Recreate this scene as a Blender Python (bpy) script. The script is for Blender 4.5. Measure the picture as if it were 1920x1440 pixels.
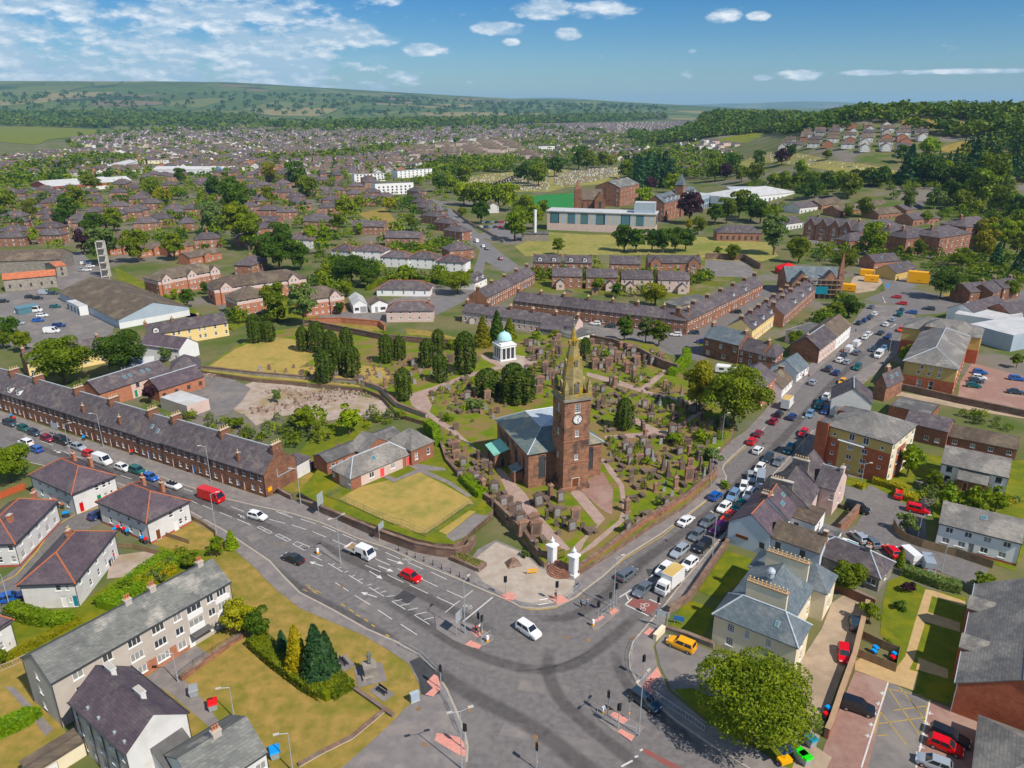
import bpy,bmesh,math,random
import numpy as np
from mathutils import Vector,Matrix,noise
from mathutils.geometry import tessellate_polygon
sc=bpy.context.scene
for o in list(bpy.data.objects):
 bpy.data.objects.remove(o)
COL=sc.collection
RAD=math.radians
random.seed(7)
rng=np.random.default_rng(7)
# ------------------------------------------------------------------ camera
FPX,CAM_H,PITCH=1400.0,76.0,RAD(20.4)      # focal length in photo pixels,height above the junction
cam_d=bpy.data.cameras.new('camera')
cam=bpy.data.objects.new('camera',cam_d)
COL.objects.link(cam)
cam.location=(0,0,CAM_H)
cam.rotation_euler=(RAD(90)-PITCH,0,0)
cam_d.sensor_fit='HORIZONTAL'
cam_d.sensor_width=36.0
cam_d.lens=36.0*FPX/1920.0
cam_d.clip_start=1.0
cam_d.clip_end=60000.0
sc.camera=cam
# ------------------------------------------------------------------ light and exposure
SUN_EL=RAD(48.0)
SUN_DIR=Vector((.74*math.cos(SUN_EL),-.673*math.cos(SUN_EL),math.sin(SUN_EL))).normalized()
sun_d=bpy.data.lights.new('sun', 'SUN')
sun_d.energy=5.0
sun_d.angle=RAD(.53)
sun_d.color=(1.0,.93,.83)
sun=bpy.data.objects.new('sun',sun_d)
COL.objects.link(sun)
sun.location=(150,-150,400)
sun.rotation_euler=(-SUN_DIR).to_track_quat('-Z', 'Y').to_euler()
sc.view_settings.view_transform='Standard'
sc.view_settings.look='None'
sc.view_settings.gamma=1.0
sc.view_settings.exposure=.2
sc.cycles.max_bounces=6
sc.cycles.diffuse_bounces=3
sc.cycles.glossy_bounces=2
sc.cycles.transmission_bounces=2
sc.cycles.transparent_max_bounces=6
sc.cycles.volume_bounces=0
sc.cycles.use_denoising=True
world=bpy.data.worlds.new('World')
sc.world=world
world.use_nodes=True
SKY_STRENGTH=.062
HAZE=4.8e-5
def build_world():
 nt=world.node_tree
 N,Lk=nt.nodes,nt.links
 N.clear()
 out=N.new('ShaderNodeOutputWorld')
 bg=N.new('ShaderNodeBackground')
 bg.inputs[1].default_value=SKY_STRENGTH
 sky=N.new('ShaderNodeTexSky')
 sky.sky_type='NISHITA'
 sky.sun_disc=False
 sky.sun_elevation=SUN_EL
 sky.sun_rotation=RAD(132.3)
 sky.altitude=100
 sky.air_density=1.0
 sky.dust_density=.15
 sky.ozone_density=4.0
 def M(op,a,b=None,c=None,clamp=False):
  n=N.new('ShaderNodeMath');n.operation=op;n.use_clamp=clamp
  for i,v in enumerate((a,b,c)):
   if v is None:continue
   if isinstance(v,(int,float)):n.inputs[i].default_value=v
   else:Lk.new(v,n.inputs[i])
  return n.outputs[0]
 tc=N.new('ShaderNodeTexCoord')
 sep=N.new('ShaderNodeSeparateXYZ')
 Lk.new(tc.outputs['Generated'],sep.inputs[0])
 x,y,z=sep.outputs
 az=M('ARCTAN2',x,y)                       # radians,0 straight ahead,+ to the right
 el=M('ARCSINE',z)
 comb=N.new('ShaderNodeCombineXYZ')
 Lk.new(M('MULTIPLY',az,17.0),comb.inputs[0])
 Lk.new(M('MULTIPLY',el,44.0),comb.inputs[1])
 comb.inputs[2].default_value=3.7
 def noi(vec,scale,detail,rough=.6):
  n=N.new('ShaderNodeTexNoise')
  n.inputs['Scale'].default_value=scale
  n.inputs['Detail'].default_value=detail
  n.inputs['Roughness'].default_value=rough
  Lk.new(vec,n.inputs['Vector'])
  return n.outputs['Fac']
 n1=noi(comb.outputs[0],1.0,9,.62)
 off=N.new('ShaderNodeVectorMath');off.operation='ADD'
 Lk.new(comb.outputs[0],off.inputs[0]);off.inputs[1].default_value=(-.10,-.22,0)
 n2=noi(off.outputs[0],1.0,6,.55)
 # broad bank of cloud on the left, thinning towards the right; single cumulus elsewhere
 def px_az(px,py):return math.atan2((px-960)/FPX,math.cos(PITCH)+(720-py)/FPX*math.sin(PITCH))
 def px_el(px,py):
  d=Vector(((px-960)/FPX,math.cos(PITCH)+(720-py)/FPX*math.sin(PITCH),-math.sin(PITCH)+(720-py)/FPX*math.cos(PITCH))).normalized()
  return math.asin(d.z)
 bank=M('MULTIPLY_ADD',az,-1.45,-.20)
 bank=M('MINIMUM',bank,.20)
 bank=M('MAXIMUM',bank,-.22)
 cover=M('ADD',bank,M('MULTIPLY',M('SUBTRACT',n1,.5),1.5))
 blobs=None
 for (px,py,w,h) in ((1145,20,62,15),(1018,17,45,16),(1065,65,24,10),(938,54,44,10),(790,93,30,11),(1355,34,24,12),(1423,31,16,7),
      (690,74,50,14),(615,55,75,26),(600,108,40,12),(1500,143,44,9),(1640,136,60,4),(1740,135,90,4),(1850,134,70,4),(400,15,60,22),
      (560,120,90,10),(957,79,14,6),(1435,146,20,5),(1298,96,9,4),(2300,60,60,14),(2150,90,50,10),(-300,40,200,30)):
  a0,e0=px_az(px,py),px_el(px,py)
  du=M('DIVIDE',M('SUBTRACT',az,a0),w/FPX*1.15)
  dv=M('DIVIDE',M('SUBTRACT',el,e0),h/FPX*1.15)
  r2=M('ADD',M('MULTIPLY',du,du),M('MULTIPLY',dv,dv))
  b=M('SUBTRACT',1.0,r2)
  blobs=b if blobs is None else M('MAXIMUM',blobs,b)
 blobs=M('MAXIMUM',blobs,-.9)
 bl=M('ADD',M('MULTIPLY',blobs,.32),M('MULTIPLY',M('SUBTRACT',n1,.47),1.25))
 dens=M('MAXIMUM',cover,M('SUBTRACT',bl,.02))
 alpha=N.new('ShaderNodeMapRange');alpha.interpolation_type='SMOOTHSTEP'
 alpha.inputs['From Min'].default_value=.0;alpha.inputs['From Max'].default_value=.24
 alpha.inputs['To Max'].default_value=.85
 Lk.new(dens,alpha.inputs['Value'])
 lit=N.new('ShaderNodeMapRange')
 lit.inputs['From Min'].default_value=-.03;lit.inputs['From Max'].default_value=.17
 Lk.new(M('SUBTRACT',n1,n2),lit.inputs['Value'])
 cc=N.new('ShaderNodeMix');cc.data_type='RGBA'
 cc.inputs['A'].default_value=(6.4,8.6,10.8,1)
 cc.inputs['B'].default_value=(15.0,15.2,15.4,1)
 Lk.new(lit.outputs[0],cc.inputs['Factor'])
 # thin out below the horizon haze
 fade=N.new('ShaderNodeMapRange')
 fade.inputs['From Min'].default_value=.0;fade.inputs['From Max'].default_value=.03
 fade.inputs['To Min'].default_value=1.0
 Lk.new(el,fade.inputs['Value'])
 mx=N.new('ShaderNodeMix');mx.data_type='RGBA'
 Lk.new(M('MULTIPLY',alpha.outputs[0],fade.outputs[0]),mx.inputs['Factor'])
 hs=N.new('ShaderNodeHueSaturation');hs.inputs['Saturation'].default_value=1.55;hs.inputs['Value'].default_value=1.1
 tn=N.new('ShaderNodeMix');tn.data_type='RGBA';tn.blend_type='MULTIPLY';tn.inputs['Factor'].default_value=1;tn.inputs['B'].default_value=(.72,.90,1.12,1)
 Lk.new(sky.outputs[0],hs.inputs['Color']);Lk.new(hs.outputs[0],tn.inputs['A']);Lk.new(tn.outputs['Result'],mx.inputs['A'])
 Lk.new(cc.outputs['Result'],mx.inputs['B'])
 Lk.new(mx.outputs['Result'],bg.inputs[0])
 Lk.new(bg.outputs[0],out.inputs[0])
build_world()
world.cycles.sampling_method='MANUAL'
world.cycles.sample_map_resolution=512
# ------------------------------------------------------------------ photo pixel -> place
def smooth(a,b,x):
 t=max(.0,min(1.0,(x-a)/(b-a)))
 return t*t*(3-2*t)
SKYLINE=[(-1.2,190),(-.75,168),(-.60,165),(-.45,163),(-.35,165),(-.20,173),(-.08,182),(.0,188),(.10,190),(.2,197),(.3,204),(1.5,204)]
def skyline(a):
 for (a0,y0),(a1,y1) in zip(SKYLINE,SKYLINE[1:]):
  if a0<=a<=a1:
   return y0+(y1-y0)*(a-a0)/(a1-a0)
 return 200
def terrain(x,y):
 d=math.hypot(x,y)
 if d<480:return .0
 if y<=1:return .0
 a=x/y
 z=65*smooth(500,1120,d)*smooth(.20,.47,a)
 if d>1000:
  z=max(z,52*smooth(1000,1900,d)*smooth(.17,.27,a))
  z *= 1-smooth(2000,4200,d)
 if d>3000:
  top=CAM_H+8500*(200-skyline(a))/FPX
  rise=max(0,top)*(smooth(3000,8600,d)**1.15)
  rise *= 1+.22*noise.noise((x/1500,y/1500,0))*smooth(3300,5000,d)*(1-smooth(7000,8600,d))
  z+=max(.0,rise)*(1-.7*smooth(8600,12000,d))
 if d>15000:
  z+=smooth(15000,21000,d)*(150+160*noise.noise((a*7,1.3,0)))
 return z
CP,SP=math.cos(PITCH),math.sin(PITCH)
def ray(px,py):
 v=(720-py)/FPX
 return (px-960)/FPX,CP+v*SP,-SP+v*CP
def G(px,py,z=.0):
 d=ray(px,py)
 t=(z-CAM_H)/d[2]
 return Vector((d[0]*t,d[1]*t,z))
def GT(px,py):
 d=ray(px,py)
 t=40.0
 while t<40000:
  p=(d[0]*t,d[1]*t,CAM_H+d[2]*t)
  if p[2]<=terrain(p[0],p[1]):
   lo,hi=t/1.012,t
   for _ in range(14):
    m=(lo+hi)/2
    if CAM_H+d[2]*m<=terrain(d[0]*m,d[1]*m):hi=m
    else:lo=m
   return Vector((d[0]*hi,d[1]*hi,terrain(d[0]*hi,d[1]*hi)))
  t *= 1.012
 return Vector((d[0]*t,d[1]*t,0))
# ------------------------------------------------------------------ materials
MATS={}
def mat(name,c1,c2=None,scale=1.0,rough=.85,c3=None,scale3=.2,amt3=.5,spec=.3,metal=.0,detail=5,stretch=None,bump=.0,contrast=(.35,.65),rand=.0,c3range=(.5,.62),coat=.0):
 if name in MATS:return MATS[name]
 c1,c2,c3=[c and tuple(max(.0,(.3*c[0]+.6*c[1]+.1*c[2])*-.27+v*1.19) for v in c) for c in (c1,c2,c3)]
 m=bpy.data.materials.new(name);m.use_nodes=True
 nt=m.node_tree;N,L=nt.nodes,nt.links
 b=N['Principled BSDF']
 b.inputs['Roughness'].default_value=rough
 b.inputs['Specular IOR Level'].default_value=spec
 b.inputs['Metallic'].default_value=metal
 if coat:b.inputs['Coat Weight'].default_value=coat;b.inputs['Coat Roughness'].default_value=.05
 MATS[name]=m
 if c2 is None and c3 is None and not rand:
  b.inputs['Base Color'].default_value=(*c1,1)
  return m
 tc=N.new('ShaderNodeTexCoord');vec=tc.outputs['Object']
 if stretch:
  mp=N.new('ShaderNodeMapping');mp.inputs['Scale'].default_value=stretch
  L.new(vec,mp.inputs[0]);vec=mp.outputs[0]
 def noi(s,d,r=.6):
  n=N.new('ShaderNodeTexNoise');n.inputs['Scale'].default_value=s;n.inputs['Detail'].default_value=d
  n.inputs['Roughness'].default_value=r
  L.new(vec,n.inputs['Vector']);return n.outputs['Fac']
 def rng_(v,lo,hi):
  n=N.new('ShaderNodeMapRange');n.inputs['From Min'].default_value=lo;n.inputs['From Max'].default_value=hi
  L.new(v,n.inputs['Value']);return n.outputs[0]
 def mix(f,a,bb):
  n=N.new('ShaderNodeMix');n.data_type='RGBA'
  if isinstance(f,float):n.inputs['Factor'].default_value=f
  else:L.new(f,n.inputs['Factor'])
  for k,v in (('A',a),('B',bb)):
   if isinstance(v,tuple):n.inputs[k].default_value=(*v,1)
   else:L.new(v,n.inputs[k])
  return n.outputs['Result']
 col=c1
 f1=noi(scale,detail)
 if c2 is not None:col=mix(rng_(f1,*contrast),c1,c2)
 if c3 is not None:
  f3=rng_(noi(scale3,4),*c3range)
  mm=N.new('ShaderNodeMath');mm.operation='MULTIPLY';mm.inputs[1].default_value=amt3
  L.new(f3,mm.inputs[0])
  col=mix(mm.outputs[0],col,c3)
 if rand:
  oi=N.new('ShaderNodeObjectInfo')
  hs=N.new('ShaderNodeHueSaturation')
  if isinstance(col,tuple):hs.inputs['Color'].default_value=(*col,1)
  else:L.new(col,hs.inputs['Color'])
  mr=N.new('ShaderNodeMapRange');mr.inputs['To Min'].default_value=1-rand;mr.inputs['To Max'].default_value=1+rand
  L.new(oi.outputs['Random'],mr.inputs['Value']);L.new(mr.outputs[0],hs.inputs['Value'])
  m2=N.new('ShaderNodeMath');m2.operation='MULTIPLY_ADD';m2.inputs[1].default_value=rand*.10;m2.inputs[2].default_value=.5-rand*.05
  m3=N.new('ShaderNodeMath');m3.operation='FRACT'
  m4=N.new('ShaderNodeMath');m4.operation='MULTIPLY';m4.inputs[1].default_value=7.31
  L.new(oi.outputs['Random'],m4.inputs[0]);L.new(m4.outputs[0],m3.inputs[0]);L.new(m3.outputs[0],m2.inputs[0])
  L.new(m2.outputs[0],hs.inputs['Hue'])
  col=hs.outputs[0]
 if isinstance(col,tuple):b.inputs['Base Color'].default_value=(*col,1)
 else:L.new(col,b.inputs['Base Color'])
 if bump:
  bp=N.new('ShaderNodeBump');bp.inputs['Strength'].default_value=bump;bp.inputs['Distance'].default_value=.1
  L.new(f1,bp.inputs['Height']);L.new(bp.outputs[0],b.inputs['Normal'])
 return m
def masonry(name,c1,c2,mortar,bw=.75,bh=.36,rough=.9,c3=None,amt3=.5,scale3=.35,rand=.0):
 if name in MATS:return MATS[name]
 m=mat(name,c1,c2,.6,rough,c3=c3,amt3=amt3,scale3=scale3,rand=rand)
 nt=m.node_tree;N,L=nt.nodes,nt.links
 b=N['Principled BSDF']
 return courses(m,bw,bh,.72,1.12,mortar)
def courses(m,bw,bh,lo,hi,mortar):
 nt=m.node_tree;N,L=nt.nodes,nt.links;b=N['Principled BSDF']
 src=b.inputs['Base Color'].links[0].from_socket
 tc=N.new('ShaderNodeTexCoord')
 s=N.new('ShaderNodeSeparateXYZ');L.new(tc.outputs['Object'],s.inputs[0])
 ad=N.new('ShaderNodeMath');ad.operation='ADD'
 L.new(s.outputs[0],ad.inputs[0]);L.new(s.outputs[1],ad.inputs[1])
 cb=N.new('ShaderNodeCombineXYZ');L.new(ad.outputs[0],cb.inputs[0]);L.new(s.outputs[2],cb.inputs[1])
 br=N.new('ShaderNodeTexBrick')
 br.inputs['Color1'].default_value=(lo,lo,lo,1);br.inputs['Color2'].default_value=(hi,hi*.97,hi*.94,1)
 br.inputs['Mortar'].default_value=(*mortar,1)
 br.inputs['Scale'].default_value=1.0;br.inputs['Mortar Size'].default_value=.02
 br.inputs['Brick Width'].default_value=bw;br.inputs['Row Height'].default_value=bh
 L.new(cb.outputs[0],br.inputs['Vector'])
 mu=N.new('ShaderNodeMix');mu.data_type='RGBA';mu.blend_type='MULTIPLY';mu.inputs['Factor'].default_value=1
 L.new(src,mu.inputs['A']);L.new(br.outputs['Color'],mu.inputs['B'])
 L.new(mu.outputs['Result'],b.inputs['Base Color'])
 return m
def leaf_mat(name,c1,c2,rand=.22,trans=.25):
 if name in MATS:return MATS[name]
 m=mat(name,c1,c2,.55,.6,rand=rand,spec=.25,contrast=(.38,.62))
 nt=m.node_tree;N,L=nt.nodes,nt.links
 b=N['Principled BSDF'];out=N['Material Output']
 src=b.inputs['Base Color'].links[0].from_socket
 tr=N.new('ShaderNodeBsdfTranslucent');ms=N.new('ShaderNodeMixShader')
 ms.inputs[0].default_value=trans
 L.new(src,tr.inputs[0]);L.new(b.outputs[0],ms.inputs[1]);L.new(tr.outputs[0],ms.inputs[2])
 L.new(ms.outputs[0],out.inputs[0])
 return m
def glass(name,c=(.03,.04,.05),rough=.08):
 return mat(name,c,None,rough=rough,spec=.8)
# ground surfaces
mat('asphalt',(.128,.119,.116),(.182,.17,.164),1.1,.9,c3=(.22,.205,.19),scale3=.09,amt3=.55,c3range=(.52,.70),detail=8)
mat('asphalt_old',(.15,.14,.135),(.20,.185,.175),.5,.92,c3=(.25,.225,.20),scale3=.13,amt3=.6,detail=8)
mat('asphalt_new',(.045,.045,.048),(.06,.06,.062),1.0,.9)
mat('asphalt_far',(.15,.145,.145),(.19,.18,.175),.2,.9)
mat('footway',(.175,.16,.155),(.225,.205,.195),.6,.92,c3=(.27,.24,.215),scale3=.3,amt3=.5,detail=8)
mat('paving',(.36,.31,.26),(.44,.39,.335),1.2,.9,c3=(.30,.25,.21),scale3=.3,amt3=.6)
mat('tactile',(.52,.26,.22),(.60,.32,.27),2.0,.9)
mat('red_surface',(.25,.085,.075),(.20,.10,.09),.8,.9,c3=(.16,.12,.11),scale3=.5,amt3=.6)
mat('kerb',(.33,.30,.26),(.42,.37,.31),1.5,.9)
mat('paint_white',(.62,.61,.58),(.42,.40,.38),3.0,.8,contrast=(.45,.8))
mat('paint_yellow',(.52,.36,.08),(.35,.26,.10),2.0,.8)
mat('tyre_track',(.085,.08,.08),(.11,.10,.10),.6,.9)
mat('lawn_dry',(.185,.16,.055),(.335,.235,.10),.55,.95,contrast=(.33,.67),c3=(.12,.145,.02),scale3=.11,amt3=.65,detail=9,c3range=(.50,.66))
mat('lawn_straw',(.29,.235,.095),(.40,.295,.13),.6,.95,contrast=(.33,.67),c3=(.20,.20,.07),scale3=.12,amt3=.75,detail=9)
mat('lawn_pale',(.20,.20,.075),(.31,.265,.115),.3,.95,c3=(.14,.165,.05),scale3=.03,amt3=.7)
mat('lawn_green',(.09,.122,.022),(.155,.168,.036),.5,.95,c3=(.24,.20,.045),scale3=.2,amt3=.5,detail=8)
mat('churchyard_grass',(.10,.145,.014),(.17,.19,.025),.35,.95,c3=(.21,.145,.08),scale3=.16,amt3=.85,c3range=(.47,.57),detail=8)
mat('garden',(.085,.12,.018),(.15,.14,.04),.25,.95,c3=(.22,.18,.13),scale3=.09,amt3=.7,detail=7)
mat('red_gravel',(.30,.225,.195),(.39,.30,.26),.7,.95,c3=(.30,.22,.18),scale3=.3,amt3=.5)
mat('rubble_ground',(.31,.255,.215),(.42,.355,.305),.4,.95,c3=(.26,.21,.12),scale3=.08,amt3=.8,detail=9)
mat('brick_paving',(.24,.155,.13),(.30,.195,.165),1.0,.92,c3=(.34,.26,.22),scale3=.15,amt3=.6)
mat('buff_paving',(.40,.29,.17),(.47,.35,.21),.8,.92)
mat('dirt_drive',(.33,.265,.20),(.42,.34,.265),.5,.95,c3=(.24,.19,.14),scale3=.15,amt3=.6)
mat('pitch_green',(.035,.16,.05),(.05,.19,.06),.1,.9)
mat('soil',(.18,.12,.08),(.25,.18,.12),1.0,.95)
# roofs
mat('slate',(.085,.075,.082),(.128,.113,.119),.7,.62,c3=(.21,.185,.16),scale3=.35,amt3=.4,spec=.15,rand=.17,detail=8)
mat('slate_purple',(.085,.07,.082),(.12,.095,.108),.5,.6,c3=(.15,.13,.13),scale3=.25,amt3=.5,spec=.2,rand=.06,detail=8)
mat('slate_blue',(.10,.125,.14),(.15,.175,.19),.8,.55,c3=(.24,.25,.25),scale3=.3,amt3=.5,spec=.45,detail=8)
mat('slate_church',(.12,.155,.155),(.175,.205,.195),.8,.5,c3=(.31,.27,.185),scale3=.22,amt3=.7,spec=.45,detail=8)
mat('slate_lichen',(.125,.13,.125),(.19,.195,.18),.5,.65,c3=(.42,.40,.36),scale3=.22,amt3=.75,c3range=(.53,.66),detail=10)
mat('tile_grey',(.16,.155,.15),(.215,.205,.19),.6,.7,c3=(.33,.31,.28),scale3=.2,amt3=.7,stretch=(1.0,1.0,.5),detail=8)
mat('tile_brown',(.105,.088,.075),(.155,.125,.10),.5,.85,spec=.15,c3=(.23,.20,.15),scale3=.2,amt3=.6,detail=8,rand=.16)
mat('tile_red',(.42,.16,.10),(.50,.22,.14),.8,.75)
mat('sheet_roof',(.50,.50,.49),(.58,.58,.57),.3,.5,c3=(.40,.37,.33),scale3=.2,amt3=.5)
mat('felt',(.085,.085,.085),(.13,.125,.12),.5,.85,c3=(.24,.23,.21),scale3=.25,amt3=.5)
mat('copper',(.22,.46,.38),(.30,.55,.46),1.2,.7)
mat('copper_dome',(.40,.64,.62),(.50,.72,.70),1.2,.6)
mat('lead',(.40,.44,.47),(.50,.53,.55),1.0,.45,spec=.5)
mat('ridge_red',(.36,.135,.075),(.42,.17,.10),1.5,.8)
for k in ('slate', 'slate_purple', 'slate_blue', 'slate_church', 'slate_lichen', 'tile_grey', 'tile_brown', 'tile_red'):courses(MATS[k],.55,.21,.80,1.16,(.72,.72,.72))
# walls
masonry('sandstone',(.27,.145,.105),(.34,.195,.14),(.9,.85,.8),c3=(.17,.095,.075),amt3=.7)
masonry('sandstone_dark',(.20,.105,.072),(.26,.145,.10),(.9,.9,.9),c3=(.12,.075,.06),amt3=.6)
masonry('sandstone_house',(.29,.16,.115),(.35,.205,.15),(.95,.9,.85),c3=(.22,.125,.095),amt3=.6,rand=.10)
masonry('sandstone_church',(.25,.14,.098),(.33,.195,.135),(.85,.8,.75),c3=(.095,.068,.058),amt3=.95,scale3=.25)
masonry('sandstone_spire',(.26,.215,.12),(.33,.285,.17),(.8,.78,.75),c3=(.42,.29,.045),amt3=.9,scale3=.3)
masonry('brick_red',(.36,.125,.08),(.42,.165,.105),(1.0,.95,.9),bw=.45,bh=.15)
masonry('brick_orange',(.38,.185,.125),(.44,.23,.16),(1.0,.95,.9),bw=.45,bh=.15)
masonry('brick_brown',(.25,.12,.085),(.31,.16,.115),(1.0,.95,.9),bw=.45,bh=.15)
masonry('rubble_grey',(.30,.275,.24),(.38,.35,.30),(.75,.75,.75),bw=.9,bh=.4)
masonry('stone_grey',(.24,.22,.20),(.32,.295,.26),(.8,.8,.8))
masonry('wall_stone',(.165,.112,.088),(.24,.165,.13),(.7,.68,.65),c3=(.27,.23,.195),amt3=.6,bw=.6,bh=.28)
mat('render_white',(.64,.63,.61),(.70,.695,.675),.4,.9,c3=(.55,.52,.48),scale3=.3,amt3=.5)
mat('render_bright',(.78,.775,.76),(.82,.815,.80),.4,.85)
mat('render_cream',(.70,.62,.47),(.75,.68,.53),.4,.9)
mat('render_yellow',(.72,.57,.31),(.77,.62,.36),.4,.9)
mat('render_ochre',(.50,.37,.175),(.55,.42,.21),.4,.9)
mat('render_pink',(.57,.45,.405),(.63,.51,.46),.4,.9)
mat('render_grey',(.46,.415,.37),(.53,.485,.435),.5,.9,c3=(.38,.34,.30),scale3=.25,amt3=.5)
mat('render_blue',(.50,.555,.61),(.56,.61,.66),.4,.9)
mat('cladding_white',(.70,.70,.69),(.76,.76,.75),.3,.6)
mat('cladding_grey',(.36,.42,.47),(.42,.47,.52),.3,.5)
mat('cladding_stone',(.44,.40,.33),(.50,.455,.385),.4,.8)
mat('margin_red',(.33,.10,.085),(.38,.13,.105),1.0,.9)
mat('margin_tan',(.34,.24,.165),(.40,.29,.20),1.0,.9)
# joinery and small things
mat('frame_white',(.80,.80,.78),None,rough=.5)
mat('frame_dark',(.05,.055,.06),None,rough=.5)
mat('frame_tan',(.42,.34,.25),None,rough=.7)
glass('pane',(.05,.058,.066));glass('pane_curtain',(.30,.30,.29),.15);glass('pane_blue',(.10,.19,.22),.1);glass('car_glass',(.018,.022,.026),.05)
for k,c in (('red',(.50,.03,.035)),('pink',(.72,.13,.13)),('green',(.02,.22,.12)),('blue',(.08,.20,.42)),('orange',(.42,.14,.06)),('grey',(.3,.31,.32)),
   ('teal',(.04,.20,.26)),('brown',(.15,.06,.03)),('white',(.78,.78,.76)),('black',(.02,.02,.022)),('bright_blue',(.02,.28,.62)),('bright_green',(.10,.62,.04)),
   ('yellow',(.78,.42,.02)),('bright_red',(.62,.03,.03)),('skin',(.50,.31,.22))):
 mat('paint_'+k+'_gloss',c,None,rough=.45,spec=.4)
mat('galvanised',(.42,.46,.48),(.50,.53,.55),2.0,.45,metal=.3)
mat('iron_black',(.022,.022,.024),None,rough=.5)
mat('timber',(.22,.16,.10),(.29,.22,.145),1.5,.9,rand=.12)
mat('timber_red',(.36,.10,.055),(.42,.13,.075),1.5,.85)
mat('pot_buff',(.55,.42,.25),(.62,.49,.31),2.0,.85)
mat('pot_red',(.45,.20,.12),(.52,.25,.16),2.0,.85)
mat('concrete',(.44,.41,.37),(.52,.49,.44),.8,.9)
mat('bronze',(.10,.115,.115),(.16,.18,.17),2.0,.55)
mat('stone_white',(.74,.74,.73),(.80,.80,.79),1.0,.7)
mat('tomb_brown',(.115,.086,.072),(.19,.142,.118),1.0,.92,rand=.22,c3=(.11,.085,.07),scale3=.7,amt3=.6)
mat('tomb_red',(.23,.14,.108),(.30,.19,.148),1.0,.92,rand=.14)
mat('tomb_grey',(.23,.23,.225),(.31,.305,.295),1.0,.88,rand=.14)
mat('tomb_white',(.66,.65,.62),(.72,.71,.69),1.0,.8,rand=.06)
# foliage
leaf_mat('leaf_green',(.105,.148,.024),(.205,.24,.042))
leaf_mat('leaf_bright',(.15,.215,.03),(.25,.305,.05))
leaf_mat('leaf_dark',(.045,.09,.018),(.095,.148,.028))
leaf_mat('leaf_yew',(.045,.075,.016),(.085,.115,.024),trans=.12,rand=.1)
leaf_mat('leaf_conifer',(.0286,.0715,.0286),(.0546,.1105,.039),trans=.15)
leaf_mat('leaf_yellow',(.42,.34,.012),(.30,.29,.02))
leaf_mat('leaf_gold',(.2,.2125,.0187),(.3,.275,.025))
leaf_mat('leaf_olive',(.1063,.1562,.0525),(.175,.225,.0813))
leaf_mat('leaf_copper',(.030,.011,.020),(.055,.020,.030),trans=.15,rand=.1)
leaf_mat('leaf_hedge',(.15,.235,.022),(.21,.30,.032))
mat('bark',(.10,.075,.055),(.16,.125,.09),2.0,.95)
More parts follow.
